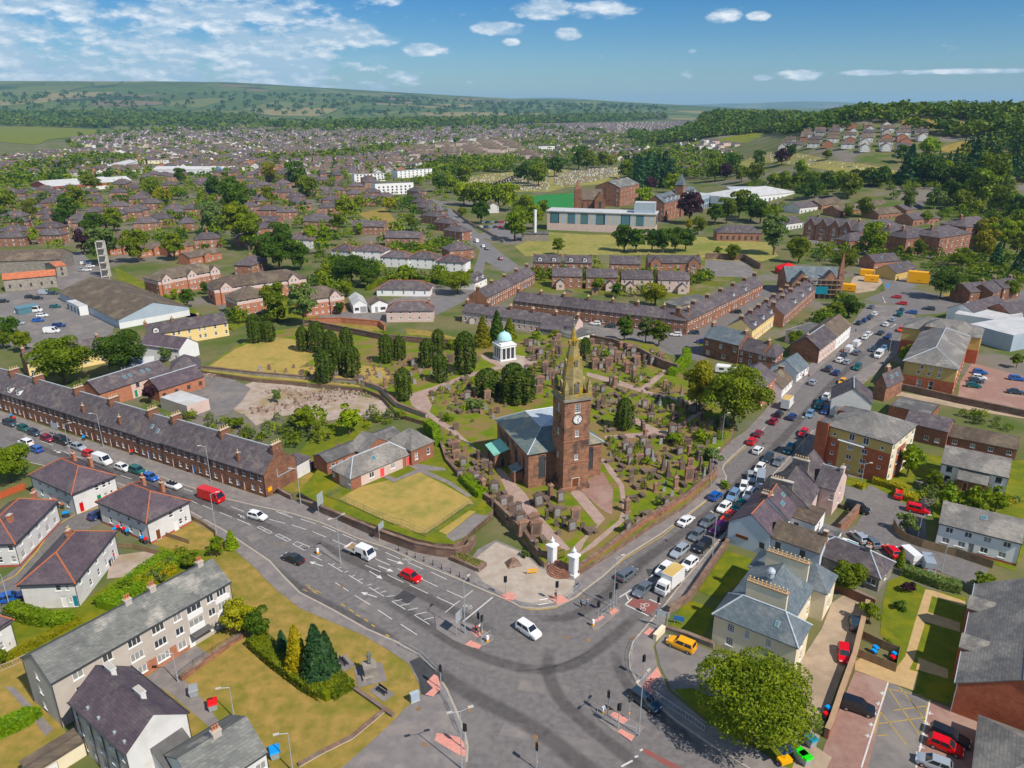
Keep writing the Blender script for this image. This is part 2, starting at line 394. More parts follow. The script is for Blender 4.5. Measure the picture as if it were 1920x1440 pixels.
# ------------------------------------------------------------------ mesh and object helpers
class MB:
 def __init__(s):s.v=[];s.f=[];s.m=[];s.mats=[]
 def mi(s,m):
  if m not in s.mats:s.mats.append(m)
  return s.mats.index(m)
 def face(s,pts,m):
  i=len(s.v);s.v.extend([tuple(p) for p in pts]);s.f.append(tuple(range(i,i+len(pts))));s.m.append(s.mi(m))
 def box(s,a,b,m,bottom=True,top=True):
  x0,y0,z0=a;x1,y1,z1=b
  i=len(s.v);k=s.mi(m)
  s.v+=[(x0,y0,z0),(x1,y0,z0),(x1,y1,z0),(x0,y1,z0),(x0,y0,z1),(x1,y0,z1),(x1,y1,z1),(x0,y1,z1)]
  fs=[(0,1,5,4),(1,2,6,5),(2,3,7,6),(3,0,4,7)]
  if top:fs.append((4,5,6,7))
  if bottom:fs.append((3,2,1,0))
  for f in fs:s.f.append(tuple(i+j for j in f));s.m.append(k)
 def taper(s,c,a,b,z0,z1,m,off=(0,0)):
  i=len(s.v);k=s.mi(m);cx,cy=c;ox,oy=off
  s.v+=[(cx-a[0],cy-a[1],z0),(cx+a[0],cy-a[1],z0),(cx+a[0],cy+a[1],z0),(cx-a[0],cy+a[1],z0),
    (cx+ox-b[0],cy+oy-b[1],z1),(cx+ox+b[0],cy+oy-b[1],z1),(cx+ox+b[0],cy+oy+b[1],z1),(cx+ox-b[0],cy+oy+b[1],z1)]
  for f in ((0,1,5,4),(1,2,6,5),(2,3,7,6),(3,0,4,7),(4,5,6,7),(3,2,1,0)):s.f.append(tuple(i+j for j in f));s.m.append(k)
 def tube(s,p0,p1,r0,r1,m,n=6,cap=True):
  p0,p1=Vector(p0),Vector(p1);d=(p1-p0)
  if d.length<1e-6:return
  q=d.normalized().to_track_quat('Z', 'Y');i=len(s.v);k=s.mi(m)
  for p,r in ((p0,r0),(p1,r1)):
   for j in range(n):
    t=2*math.pi*j/n
    s.v.append(tuple(p+q @ Vector((math.cos(t)*r,math.sin(t)*r,0))))
  for j in range(n):
   s.f.append((i+j,i+(j+1) % n,i+n+(j+1) % n,i+n+j));s.m.append(k)
  if cap:
   s.f.append(tuple(i+n+j for j in range(n)));s.m.append(k)
   s.f.append(tuple(i+n-1-j for j in range(n)));s.m.append(k)
 def lathe(s,prof,m,n=12,c=(0,0),ph=.0):
  i=len(s.v);k=s.mi(m)
  for r,z in prof:
   for j in range(n):
    t=2*math.pi*j/n+ph
    s.v.append((c[0]+math.cos(t)*r,c[1]+math.sin(t)*r,z))
  for a in range(len(prof)-1):
   for j in range(n):
    s.f.append((i+a*n+j,i+a*n+(j+1) % n,i+(a+1)*n+(j+1) % n,i+(a+1)*n+j));s.m.append(k)
  s.f.append(tuple(i+(len(prof)-1)*n+j for j in range(n)));s.m.append(k)
 def prism(s,pts,z0,z1,m,mside=None,bottom=False):
  area=sum(a[0]*b[1]-b[0]*a[1] for a,b in zip(pts,list(pts[1:])+[pts[0]]))
  pts=[(p[0],p[1]) for p in pts]
  if area<0:pts=pts[::-1]
  i=len(s.v);n=len(pts);k=s.mi(m);ks=s.mi(mside or m)
  s.v+=[(x,y,z1) for x,y in pts]
  for t in tessellate_polygon([[Vector((x,y,0)) for x,y in pts]]):
   a,b,c=[Vector(pts[j]) for j in t]
   if (b-a).cross(c-a)<0:t=t[::-1]
   s.f.append(tuple(i+j for j in t));s.m.append(k)
  if z1>z0:
   s.v+=[(x,y,z0) for x,y in pts]
   for j in range(n):
    s.f.append((i+n+j,i+n+(j+1) % n,i+(j+1) % n,i+j));s.m.append(ks)
 def mesh(s,name,smooth=False):
  me=bpy.data.meshes.new(name)
  me.from_pydata(s.v,[],s.f)
  for m in s.mats:me.materials.append(MATS[m])
  if len(s.mats)>1:me.polygons.foreach_set('material_index',s.m)
  if smooth:me.polygons.foreach_set('use_smooth',[True]*len(s.f))
  me.update()
  return me
 def build(s,name,parent=None,smooth=False):
  if not s.f:return None
  return link(name,s.mesh(name,smooth),parent)
def link(name,data,parent=None,loc=None,rz=None):
 o=bpy.data.objects.new(name,data);COL.objects.link(o)
 if parent is not None:o.parent=parent
 if loc is not None:o.location=loc
 if rz is not None:o.rotation_euler=(0,0,rz)
 return o
def thing(name,label,cat,loc=(0,0,0),rz=.0,group=None):
 o=link(name,None,None,loc,rz)
 o.empty_display_size=.5
 return tag(o,label,cat,group)
def tag(o,label,cat,group=None):
 o['label']=label;o['category']=cat
 if group:o['group']=group
 return o
def struct(o):o['kind']='structure';return o
def stuff(o,label=None,cat=None):
 o['kind']='stuff'
 if label:o['label']=label;o['category']=cat
 return o
def copy_tree(o,parent=None):
 c=o.copy();COL.objects.link(c);c.parent=parent
 for ch in o.children:copy_tree(ch,c)
 return c
def pxs(pts,z=.0):return [G(a,b,z) for a,b in pts]
def ground_sheet(name,pts,z,m,thick=.0,mside=None,zpx=None):
 mb=MB();mb.prism(pxs(pts,z if zpx is None else zpx),z-thick,z,m,mside)
 return struct(mb.build(name))
# ------------------------------------------------------------------ landscape
def landscape_material():
 m=bpy.data.materials.new('landscape');m.use_nodes=True
 nt=m.node_tree;N,L=nt.nodes,nt.links
 b=N['Principled BSDF'];b.inputs['Roughness'].default_value=.95;b.inputs['Specular IOR Level'].default_value=.1
 tc=N.new('ShaderNodeTexCoord')
 def noi(s,d=6,r=.6):
  n=N.new('ShaderNodeTexNoise');n.inputs['Scale'].default_value=s;n.inputs['Detail'].default_value=d;n.inputs['Roughness'].default_value=r
  L.new(tc.outputs['Object'],n.inputs['Vector']);return n.outputs['Fac']
 def mr(v,lo,hi,a=.0,bb=1.0):
  n=N.new('ShaderNodeMapRange');n.inputs['From Min'].default_value=lo;n.inputs['From Max'].default_value=hi
  n.inputs['To Min'].default_value=a;n.inputs['To Max'].default_value=bb
  L.new(v,n.inputs['Value']);return n.outputs[0]
 def mix(f,a,bb):
  n=N.new('ShaderNodeMix');n.data_type='RGBA';L.new(f,n.inputs['Factor'])
  for k,v in (('A',a),('B',bb)):
   if isinstance(v,tuple):n.inputs[k].default_value=(*v,1)
   else:L.new(v,n.inputs[k])
  return n.outputs['Result']
 def ramp(v,stops):
  n=N.new('ShaderNodeValToRGB');n.color_ramp.interpolation='CONSTANT'
  e=n.color_ramp.elements
  while len(e)<len(stops):e.new(.5)
  for el,(p,c) in zip(e,stops):el.position=p;el.color=(*c,1)
  L.new(v,n.inputs[0]);return n.outputs[0]
 town=mix(mr(noi(.05),.4,.6),(.075,.11,.022),(.15,.135,.06))
 town=mix(mr(noi(.021),.52,.62),town,(.17,.15,.125))
 vo=N.new('ShaderNodeTexVoronoi');vo.inputs['Scale'].default_value=1/330.0;vo.inputs['Randomness'].default_value=.9
 mp=N.new('ShaderNodeMapping');mp.inputs['Scale'].default_value=(1.0,.62,1.0);mp.inputs['Rotation'].default_value=(0,0,.5)
 wob=N.new('ShaderNodeTexNoise');wob.inputs['Scale'].default_value=.0016
 L.new(tc.outputs['Object'],mp.inputs[0]);L.new(mp.outputs[0],vo.inputs['Vector'])
 sp=N.new('ShaderNodeSeparateColor');L.new(vo.outputs['Color'],sp.inputs[0])
 fields=ramp(sp.outputs[0],[(.0,(.061,.104,.025)),(.22,(.086,.122,.032)),(.42,(.122,.144,.050)),(.58,(.054,.086,.022)),(.72,(.238,.194,.086)),(.80,(.094,.130,.036)),(.93,(.173,.122,.083))])
 fields=mix(mr(noi(.012),.3,.8,.0,.5),fields,(.10,.13,.04))
 ve=N.new('ShaderNodeTexVoronoi');ve.feature='DISTANCE_TO_EDGE';ve.inputs['Scale'].default_value=1/330.0;ve.inputs['Randomness'].default_value=.9
 L.new(mp.outputs[0],ve.inputs['Vector'])
 hedge=mr(ve.outputs['Distance'],.012,.022,1.0,.0)
 fields=mix(hedge,fields,(.030,.055,.018))
 wood=mr(noi(.0017,5,.55),.585,.60)
 fields=mix(wood,fields,(.028,.058,.020))
 ln=N.new('ShaderNodeVectorMath');ln.operation='LENGTH';L.new(tc.outputs['Object'],ln.inputs[0])
 col=mix(mr(ln.outputs['Value'],1900,2300),town,fields)
 L.new(col,b.inputs['Base Color'])
 MATS['landscape']=m
landscape_material()
def build_terrain():
 azs=[math.radians(a) for a in np.concatenate([np.linspace(-180,-50,27)[:-1],np.linspace(-50,50,201),np.linspace(50,180,27)[1:-1]])]
 rs=[.0]+list(np.geomspace(20,480,14))+list(np.geomspace(500,30000,110))
 n=len(azs);v=[]
 for r in rs:
  for a in azs:
   x,y=math.sin(a)*r,math.cos(a)*r
   v.append((x,y,terrain(x,y)))
 f=[]
 for i in range(len(rs)-1):
  for j in range(n):
   k=(j+1) % n
   f.append((i*n+j,(i+1)*n+j,(i+1)*n+k,i*n+k)[::-1])
 me=bpy.data.meshes.new('terrain');me.from_pydata(v,[],f);me.materials.append(MATS['landscape'])
 me.polygons.foreach_set('use_smooth',[True]*len(f))
 return struct(link('ground',me))
build_terrain()
def drape(name,pts,m,dz=.15,step=25.0):
 P=[GT(a,b) for a,b in pts]
 bm=bmesh.new()
 bm.faces.new([bm.verts.new((p.x,p.y,0)) for p in P])
 xs=[p.x for p in P];ys=[p.y for p in P]
 for ax,lo,hi in ((0,min(xs),max(xs)),(1,min(ys),max(ys))):
  c=lo+step
  while c<hi:
   co=(c,0,0) if ax==0 else (0,c,0);no=(1,0,0) if ax==0 else (0,1,0)
   bmesh.ops.bisect_plane(bm,geom=bm.verts[:]+bm.edges[:]+bm.faces[:],plane_co=co,plane_no=no)
   c+=step
 bmesh.ops.triangulate(bm,faces=bm.faces[:])
 for vv in bm.verts:vv.co.z=terrain(vv.co.x,vv.co.y)+dz
 for ff in bm.faces:
  if ff.normal.z<0:ff.normal_flip()
 bm.normal_update()
 for ff in bm.faces:
  if ff.normal.z<0:ff.normal_flip()
 me=bpy.data.meshes.new(name);bm.to_mesh(me);bm.free();me.materials.append(MATS[m])
 return struct(link(name,me))
# ------------------------------------------------------------------ roads
FAR_KERB=[(-80,765),(0,790),(60,812),(150,845),(240,873),(330,905),(420,935),(480,949),(542,962),(600,980),(670,1010),(730,1030),(792,1059),(855,1085),(905,1107),(942,1122)]
CORNER=[(960,1130),(975,1139),(1010,1142),(1045,1137),(1077,1122)]
LEFT_KERB=[(1100,1104),(1132,1080),(1170,1045),(1242,1000),(1320,942),(1345,922),(1360,907),(1362,895),(1355,880),(1357,872),(1372,857),(1395,837),(1435,802),(1455,772),(1490,738),(1512,710),(1545,681),(1580,652),(1615,628),(1645,608),(1680,588),(1690,572)]
RIGHT_KERB=[(1712,590),(1697,615),(1690,625),(1665,665),(1620,690),(1580,725),(1560,745),(1548,775),(1525,807),(1472,867),(1440,900),(1415,930),(1390,965),(1345,1017),(1285,1085),(1245,1137),(1225,1160),(1210,1177),(1187,1205),(1180,1230),(1182,1255),(1197,1285),(1237,1327),(1267,1352),(1335,1399),(1402,1440),(1500,1500)]
NEAR_KERB=[(865,1480),(875,1430),(877,1402),(872,1377),(857,1337),(837,1292),(827,1277),(812,1255),(787,1230),(745,1205),(687,1180),(620,1142),(562,1112),(530,1080),(505,1052),(475,1032),(420,995),(357,960),(290,932),(217,905),(130,884),(56,868),(-80,838)]
road=ground_sheet('road',FAR_KERB+CORNER+LEFT_KERB+[(1620,562),(1660,545),(1655,530),(1630,510),(1598,490),(1540,462),(1485,440),(1440,420),(1462,420),(1500,436),(1555,460),(1612,484),(1647,503),(1675,520),(1695,538),(1765,553),(1840,556),(1990,535),(1990,560),(1900,566),(1802,577),(1760,588)]+RIGHT_KERB+[(1500,1600),(850,1600)]+NEAR_KERB,.02, 'asphalt')
def pave(name,pts,m='footway',z=.13,thick=.13):return ground_sheet(name,pts,z,m,thick, 'kerb')
TERR_BASE=[(-80,748),(0,770),(120,811),(300,868),(497,933)]
WALL_BASE=[(522,926),(547,935),(605,962),(705,1007),(780,1035),(855,1047),(880,1052)]
pave('pavement_terrace',TERR_BASE+WALL_BASE+[(895,1030),(930,1012),(985,1035),(1012,1062),(1024,1060),(1045,1070),(1063,1083),(1080,1082),(1085,1090),(1077,1122)]+CORNER[::-1][1:]+FAR_KERB[::-1])
CHW=[(1080,1082),(1140,1042),(1210,995),(1285,950),(1330,912),(1345,895),(1335,862),(1372,825),(1398,808),(1432,772),(1450,747),(1490,712),(1530,672),(1560,648),(1600,612),(1625,600),(1665,575)]
pave('pavement_churchyard',CHW+LEFT_KERB[::-1]+[(1077,1122),(1085,1090)])
RW=[(1362,1020),(1302,1107),(1250,1152),(1242,1182),(1225,1210),(1232,1247),(1255,1297),(1320,1350),(1370,1380),(1435,1415),(1560,1490)]
pave('pavement_corner_house',[(1360,1008)]+RW+[k for k in RIGHT_KERB if k[1]>=1017][::-1])
pave('pavement_right_street',[(1720,600),(1712,622),(1690,655),(1640,700),(1600,735),(1572,760),(1560,790),(1535,830),(1490,880),(1455,915),(1425,945),(1400,975),(1365,1015)]+[k for k in RIGHT_KERB if k[1]<=1017][::-1])
LAWN_EDGE=[(330,958),(360,975),(405,1002),(450,1040),(480,1066),(492,1080),(520,1107),(562,1140),(620,1165),(680,1190),(730,1220),(767,1245),(785,1280),(790,1302),(755,1332),(740,1350),(680,1405),(640,1440),(590,1490)]
pave('pavement_park',[(217,912),(290,940)]+LAWN_EDGE+NEAR_KERB[:-3])
ground_sheet('asphalt_patch',[(767,1240),(786,1232),(832,1270),(824,1300),(808,1306),(790,1302),(784,1272)],.14, 'asphalt_new')
# paved forecourt before the gate
def paved(name,pts,z,m):return ground_sheet(name,pts,z,m)
paved('forecourt',[(880,1056),(930,1016),(983,1038),(1010,1064),(1040,1074),(1062,1086),(1078,1088),(1074,1112),(1040,1130),(1008,1134),(975,1128),(940,1110),(905,1090)],.136, 'paving')
for q in ([(948,1112),(968,1118),(972,1132),(957,1126),(950,1122)],[(1026,1117),(1046,1113),(1066,1124),(1045,1133)],[(1112,1165),(1150,1139),(1161,1144),(1117,1173)]):
 pass
TACT=[[(935,1116),(960,1110),(972,1120),(955,1128)],[(1026,1118),(1050,1115),(1068,1126),(1046,1134)],
  [(800,1278),(814,1264),(821,1268),(828,1290),(812,1306),(797,1302),(812,1290)],[(815,1388),(819,1374),(862,1382),(872,1396),(874,1418),(862,1416)],
  [(1207,1187),(1218,1177),(1236,1184),(1228,1194),(1222,1190),(1219,1193)],[(1202,1285),(1233,1250),(1240,1266),(1219,1288),(1228,1296),(1219,1306)]]
for t in TACT:ground_sheet('tactile_paving',t,.146, 'tactile')
# traffic islands
def island(name,pts,tact):
 o=pave(name,pts)
 for t in tact:
  mb=MB();mb.prism(pxs(t,.14),.14,.14, 'tactile');mb.build('tactile_paving',o)
 return o
island('traffic_island',[(815,1154),(818,1180),(850,1200),(885,1214),(908,1208),(925,1198),(926,1192),(915,1186),(890,1172),(850,1160)],[[(872,1209),(882,1200),(903,1210),(898,1217)],[(880,1180),(898,1182),(903,1192),(893,1194)]])
island('traffic_island',[(1106,1172),(1112,1180),(1122,1178),(1163,1144),(1160,1136),(1148,1136)],[[(1113,1164),(1128,1153),(1134,1157),(1117,1169)],[(1142,1148),(1153,1140),(1161,1144),(1148,1154)]])
island('traffic_island',[(1116,1338),(1122,1330),(1135,1328),(1180,1345),(1208,1362),(1200,1372),(1180,1382),(1150,1370),(1124,1350)],[[(1144,1340),(1152,1334),(1180,1348),(1168,1358)],[(1158,1372),(1164,1366),(1190,1380),(1184,1390)]])
ground_sheet('central_strip',[(590,1022),(600,1020),(650,1060),(655,1068),(645,1066)],.03, 'footway')
# ------------------------------------------------------------------ road markings
def stroke_mesh(pts,w,z,m):
 mb=MB();P=[Vector((p.x,p.y)) for p in pts]
 L_,R_=[],[]
 for i,p in enumerate(P):
  d=(P[min(i+1,len(P)-1)]-P[max(i-1,0)]).normalized();n=Vector((-d.y,d.x))*w/2
  L_.append(p+n);R_.append(p-n)
 for i in range(len(P)-1):
  mb.face([(R_[i].x,R_[i].y,z),(R_[i+1].x,R_[i+1].y,z),(L_[i+1].x,L_[i+1].y,z),(L_[i].x,L_[i].y,z)],m)
 return mb
def stroke(name,pts,w=.13,z=.026,m='paint_white',parent=road,zpx=.0):
 return stroke_mesh(pxs(pts,zpx),w,z,m).build(name,parent)
def zt(ox,oy,segs):return [[(ox+x/4,oy+y/4) for x,y in s] for s in segs]
LANES=zt(480,760,[[(100,855),(220,887)],[(265,897),(378,932)],[(335,853),(447,888)],[(425,948),(527,990)],[(500,905),(600,948)],[(575,1010),(682,1056)],[(650,968),(752,1012)],[(805,1035),(915,1080)],
 [(968,1103),(1080,1152)],[(895,1152),(1005,1200)],[(820,1200),(937,1250)],[(1060,1225),(1120,1250)],[(1140,1180),(1252,1228)],[(985,1270),(1108,1330)],[(1155,1348),(1290,1412)],[(1240,1303),(1362,1360)],[(1315,1252),(1432,1308)],[(595,1330),(695,1395)],
 [(150,795),(275,843)]])
LANES+=zt(480,1080,[[(740,145),(857,217)],[(915,255),(1020,325)],[(1085,362),(1208,442)],[(1430,108),(1555,165)],[(1355,158),(1485,218)],[(1555,165),(1625,110)],[(1485,218),(1530,185)],[(1418,275),(1487,218)]])
LANES+=zt(0,760,[[(905,525),(990,553)],[(1270,655),(1355,685)],[(1375,625),(1445,648)],[(1420,710),(1480,737)],[(1520,750),(1595,782)],[(1650,803),(1740,840)],[(1735,760),(1830,797)],[(1780,855),(1880,897)],[(1870,778),(1920,800)],[(800,490),(870,515)],[(180,225),(240,245)],[(300,265),(400,300)],[(1180,515),(1260,545)],[(450,335),(520,365)],[(560,380),(620,400)],[(1140,600),(1190,618)]])
for s in LANES:stroke('lane_marking',s)
# hatched median: ladders and teeth
for a,b,c,d in (((10,915),(100,962),(33,908),(122,952)),((145,975),(238,1022),(170,965),(262,1010)),((275,1040),(362,1088),(308,1022),(402,1062))):
 a,b,c,d=zt(480,760,[[a,b,c,d]])[0]
 for s in ([a,b],[c,d],[a,c],[b,d],[((a[0]+b[0])/2,(a[1]+b[1])/2),((c[0]+d[0])/2,(c[1]+d[1])/2)]):stroke('median_marking',s,.12)
TEETH=zt(480,760,[[(410,1120),(495,1163)],[(455,1135),(490,1118)],[(540,1185),(650,1250)],[(560,1200),(590,1188)],[(605,1225),(640,1215)],[(660,1253),(692,1245)],[(697,1275),(800,1338)],[(715,1285),(745,1272)],[(765,1312),(802,1302)],[(833,1352),(870,1340)],[(848,1365),(960,1433)],[(885,1385),(925,1368)],[(935,1405),(975,1392)]])
TEETH+=zt(480,1080,[[(975,155),(1037,147)],[(1018,190),(1122,252)],[(1025,190),(1095,178)],[(1085,222),(1152,208)],[(1138,257),(1215,240)],[(1187,293),(1303,365)],[(1195,290),(1278,272)],[(1258,328),(1333,310)]])
for s in TEETH:stroke('median_marking',s,.13)
# stop lines and the cycle box
for s in (zt(480,1080,[[(1555,340),(1775,160)]])+zt(960,1080,[[(850,215),(900,170)],[(850,215),(1025,300)],[(1030,175),(1115,212)],[(805,160),(935,80)],[(855,135),(875,180)],[(895,105),(912,145)],[(975,50),(1060,0)],[(990,55),(1058,-10)]])):stroke('stop_line',s,.22)
for s in zt(960,1080,[[(860,905),(898,880)],[(820,1430),(905,1385)],[(920,1360),(945,1350)],[(960,1312),(980,1300)]]):stroke('lane_marking',s,.25)
ground_sheet('cycle_box',[(1176,1132),(1189,1121),(1241,1131),(1220,1154)],.0235, 'red_surface').parent=road
ground_sheet('cycle_lane',[(1200,1407),(1206,1402),(1300,1450),(1290,1460)],.0235, 'red_surface').parent=road
for o in (x for x in COL.objects if x.name in ('cycle_box', 'cycle_lane')):
 if 'kind' in o:del o['kind']
def bicycle(px,py,ang,s=1.0):
 c=G(px,py);mb=MB()
 def P(u,v):return Vector((c.x+s*(u*math.cos(ang)-v*math.sin(ang)),c.y+s*(u*math.sin(ang)+v*math.cos(ang)),0))
 segs=[]
 for cx in (-.5,.5):
  segs.append([P(cx+.32*math.cos(t*math.pi/5),.32*math.sin(t*math.pi/5)) for t in range(11)])
 segs+=[[P(-.5,0),P(-.2,.5),P(.35,.5),P(0,0),P(-.5,0)],[P(.5,0),P(.3,.7),P(.15,.7)]]
 for q in segs:
  t=stroke_mesh(q,.07*s,.0285, 'paint_white')
  for f in t.f:mb.face([t.v[i] for i in f], 'paint_white')
 mb.build('cycle_symbol',road)
bicycle(1209,1138,RAD(55),1.3);bicycle(877,1138,RAD(-30));bicycle(763,1050,RAD(-25));bicycle(533,962,RAD(-15),1.1)
def arrow(p0,p1,w=.18,hook=0):
 a,b=G(*p0),G(*p1);a.z=b.z=0
 d=(b-a).normalized();n=Vector((-d.y,d.x,0));z=.0275;mb=MB()
 L0=(b-a).length;tip=b;hb=b-d*min(1.5,L0*.35)
 def q(*ps):mb.face([(p.x,p.y,z) for p in ps], 'paint_white')
 q(a-n*w/2,hb-n*w/2,hb+n*w/2,a+n*w/2)
 q(hb-n*.45,tip,hb+n*.45)
 mb.build('lane_arrow',road)
for a,b in zt(480,760,[[(502,1207),(400,1172)],[(985,1152),(1110,1192)],[(915,1203),(1032,1250)],[(850,1245),(950,1303)],[(908,1440),(785,1402)]]):arrow(a,b)
for a,b in zt(0,760,[[(400,335),(455,358)],[(1180,515),(1265,540)],[(1785,818),(1860,850)],[(1860,850),(1800,828)]]):arrow(a,b)
arrow((1670,615),(1680,608));arrow((1655,556),(1660,568))
# yellow lines by the kerbs
YL=[zt(480,1080,[[(195,-10),(330,128),(450,190),(560,246),(700,325),(830,397),(950,450),(1060,498)]])[0],
 zt(960,760,[[(480,1440),(660,1290),(840,1150),(1130,975),(1240,885),(1450,722)]])[0],
 zt(960,760,[[(1550,650),(1600,590),(1607,540),(1580,480),(1590,450),(1660,385),(1760,305)]])[0],
 zt(960,1080,[[(60,232),(130,246),(200,250),(340,234)]])[0],zt(960,1080,[[(1110,985),(1230,1085),(1490,1265),(1780,1440)]])[0],
 zt(1440,760,[[(130,430),(260,262),(345,185)]])[0],zt(480,1080,[[(1430,852),(1510,1030),(1575,1195)]])[0],
 [(-20,782),(60,808),(150,841),(330,901),(480,945),(542,958)]]
for y in YL:stroke('yellow_line',[(a,b+1) for a,b in y],.16,.0262, 'paint_yellow')
for s in zt(480,1080,[[(700,250),(730,270)],[(810,322),(838,340)],[(868,365),(892,382)],[(1030,485),(1062,500)],[(640,210),(668,228)],[(750,290),(780,305)],[(975,440),(1000,455)]]):stroke('yellow_dash',s,.22,.0262, 'paint_yellow')
for (x,y) in ((390,75),(410,95),(435,115),(450,130),(370,110),(470,120)):
 s=zt(480,1080,[[(x-18,y-8),(x+16,y+6)]])[0];stroke('yellow_lettering',s,.15,.0262, 'paint_yellow')
for k_ in (FAR_KERB+CORNER+LEFT_KERB[:13],RIGHT_KERB[8:],NEAR_KERB[1:]):stroke('kerbstones',k_,.3,.138, 'kerb')
for c_,w_,m_ in (((1020,1290),7, 'asphalt_old'),((1090,1400),9, 'asphalt_old'),((900,1240),5, 'asphalt_old'),((700,1140),5, 'asphalt_old'),((470,1000),6, 'asphalt_old'),((1270,1010),5, 'asphalt_old'),((970,1370),4, 'footway'),((330,935),5, 'asphalt_old'),((760,1120),3, 'asphalt_new'),((1230,1075),3, 'asphalt_new')):
 g_=G(*c_);t_=math.atan2(g_.x-20,60);e_=[Vector((u*math.cos(t_)-v*math.sin(t_),u*math.sin(t_)+v*math.cos(t_),0)) for u,v in ((-w_/2,-1.3),(w_/2,-1.1),(w_/2,1.2),(-w_/2,1.4))]
 mb=MB();mb.prism([g_+v for v in e_],.0232,.0232,m_);mb.build('tarmac_patch',road)
for c_ in ((1103,1201),(1185,1196),(1062,1195),(785,1330),(797,1398),(1003,1382),(640,1100),(520,1020),(1005,1395),(880,1330)):
 g_=G(*c_);mb=MB();mb.lathe([(.42,.0),(.42,.15 if c_[0] in (785,797) else .029)], 'soil',10,(g_.x,g_.y));mb.build('manhole_cover',road)
# darkened wheel tracks over the junction
def track_material():
 m=MATS['tyre_track'];nt=m.node_tree;N,L=nt.nodes,nt.links
 b=N['Principled BSDF'];out=N['Material Output']
 at=N.new('ShaderNodeAttribute');at.attribute_name='edge'
 tc=N.new('ShaderNodeTexCoord');n=N.new('ShaderNodeTexNoise');n.inputs['Scale'].default_value=.5;n.inputs['Detail'].default_value=6
 L.new(tc.outputs['Object'],n.inputs['Vector'])
 mr=N.new('ShaderNodeMapRange');mr.interpolation_type='SMOOTHSTEP';L.new(at.outputs['Fac'],mr.inputs['Value'])
 mu=N.new('ShaderNodeMath');mu.operation='MULTIPLY';L.new(mr.outputs[0],mu.inputs[0]);L.new(n.outputs['Fac'],mu.inputs[1]);m5=N.new('ShaderNodeMath');m5.operation='MULTIPLY';m5.inputs[1].default_value=.8;L.new(mu.outputs[0],m5.inputs[0]);mu=m5
 tr=N.new('ShaderNodeBsdfTransparent');ms=N.new('ShaderNodeMixShader')
 L.new(mu.outputs[0],ms.inputs[0]);L.new(tr.outputs[0],ms.inputs[1]);L.new(b.outputs[0],ms.inputs[2]);L.new(ms.outputs[0],out.inputs[0])
track_material()
def track(pts,w,z=.0245):
 P=pxs(pts);v=[];f=[];e=[]
 Q=[]
 for i in range(len(P)-1):
  p0,p1,p2,p3=P[max(i-1,0)],P[i],P[i+1],P[min(i+2,len(P)-1)]
  for k in range(6):
   t=k/6;Q.append(.5*((2*p1)+(p2-p0)*t+(2*p0-5*p1+4*p2-p3)*t*t+(3*p1-p0-3*p2+p3)*t**3))
 Q.append(P[-1])
 for i,p in enumerate(Q):
  d=(Q[min(i+1,len(Q)-1)]-Q[max(i-1,0)]).normalized();n=Vector((-d.y,d.x,0))
  en=min(1,i/5,(len(Q)-1-i)/5)
  for k,s in enumerate((-.5,-.2,.2,.5)):
   q=p+n*w*s;v.append((q.x,q.y,z));e.append((0,1,1,0)[k]*en)
 for i in range(len(Q)-1):
  for k in range(3):f.append((i*4+k,i*4+k+1,i*4+k+5,i*4+k+4)[::-1])
 me=bpy.data.meshes.new('wheel_track');me.from_pydata(v,[],f);me.materials.append(MATS['tyre_track'])
 a=me.attributes.new('edge', 'FLOAT', 'POINT');a.data.foreach_set('value',e)
 link('wheel_track',me,road)
track([(480,1040),(560,1105),(640,1150),(720,1195),(800,1250),(880,1300),(960,1342),(1030,1385),(1100,1440),(1180,1490)],3.2,.0240)
track([(700,1110),(790,1165),(860,1210),(930,1240),(1000,1255),(1060,1250),(1110,1225),(1160,1185),(1210,1140)],2.6,.0242)
track([(960,1259),(1025,1253),(1080,1235),(1130,1205)],.5,.0244)
track([(1000,1160),(1060,1158),(1110,1135),(1160,1095),(1240,1030)],2.5,.0246)
track([(1030,1210),(1028,1260),(1050,1310),(1090,1350),(1150,1400),(1230,1460)],2.6,.0248)
track([(1150,1215),(1165,1265),(1200,1310),(1260,1360),(1330,1420)],2.2,.0250)
track([(560,1000),(650,1045),(750,1095),(850,1145),(950,1195)],2.6,.0252)
track([(1130,1110),(1200,1055),(1280,1000),(1350,945),(1400,890),(1470,820),(1560,720),(1640,645)],2.8,.0254)
track([(0,815),(120,855),(240,893),(360,935),(470,975),(560,1010)],2.6,.0256)
# ------------------------------------------------------------------ lawns, yards, side streets
def sheet(n,p,m,z=.06):return ground_sheet(n,p,z,m)
sheet('park_lawn',LAWN_EDGE+[(380,1500),(330,1440),(300,1330),(270,1260),(330,1180),(425,1110),(400,1050)], 'lawn_dry',.07)
sheet('lawn_flats',[(0,1240),(60,1225),(115,1350),(140,1420),(100,1500),(-60,1500),(-60,1260)], 'lawn_dry',.05)
sheet('garden_flats',[(20,1150),(140,1140),(210,1090),(290,1040),(330,958),(405,1002),(410,1052),(400,1060),(60,1235),(0,1240)], 'lawn_green',.045)
sheet('bare_yard',[(212,1042),(270,1034),(305,1042),(296,1062),(250,1080),(200,1085),(205,1060)], 'rubble_ground',.055)
sheet('lawn_white_house',[(283,1020),(360,975),(400,1002),(392,1030),(330,1032),(300,1024)], 'lawn_dry',.057)
sheet('side_street',[(-60,1120),(0,1086),(32,1064),(70,1030),(100,978),(140,960),(185,945),(192,980),(150,1000),(105,1030),(55,1092),(45,1130),(40,1160),(-60,1200)], 'asphalt',.047)
for y in zt(0,760,[[(0,1335),(120,1275),(280,1090),(400,915),(560,822),(740,765)]]):stroke('yellow_line',y,.3,.053, 'paint_yellow')
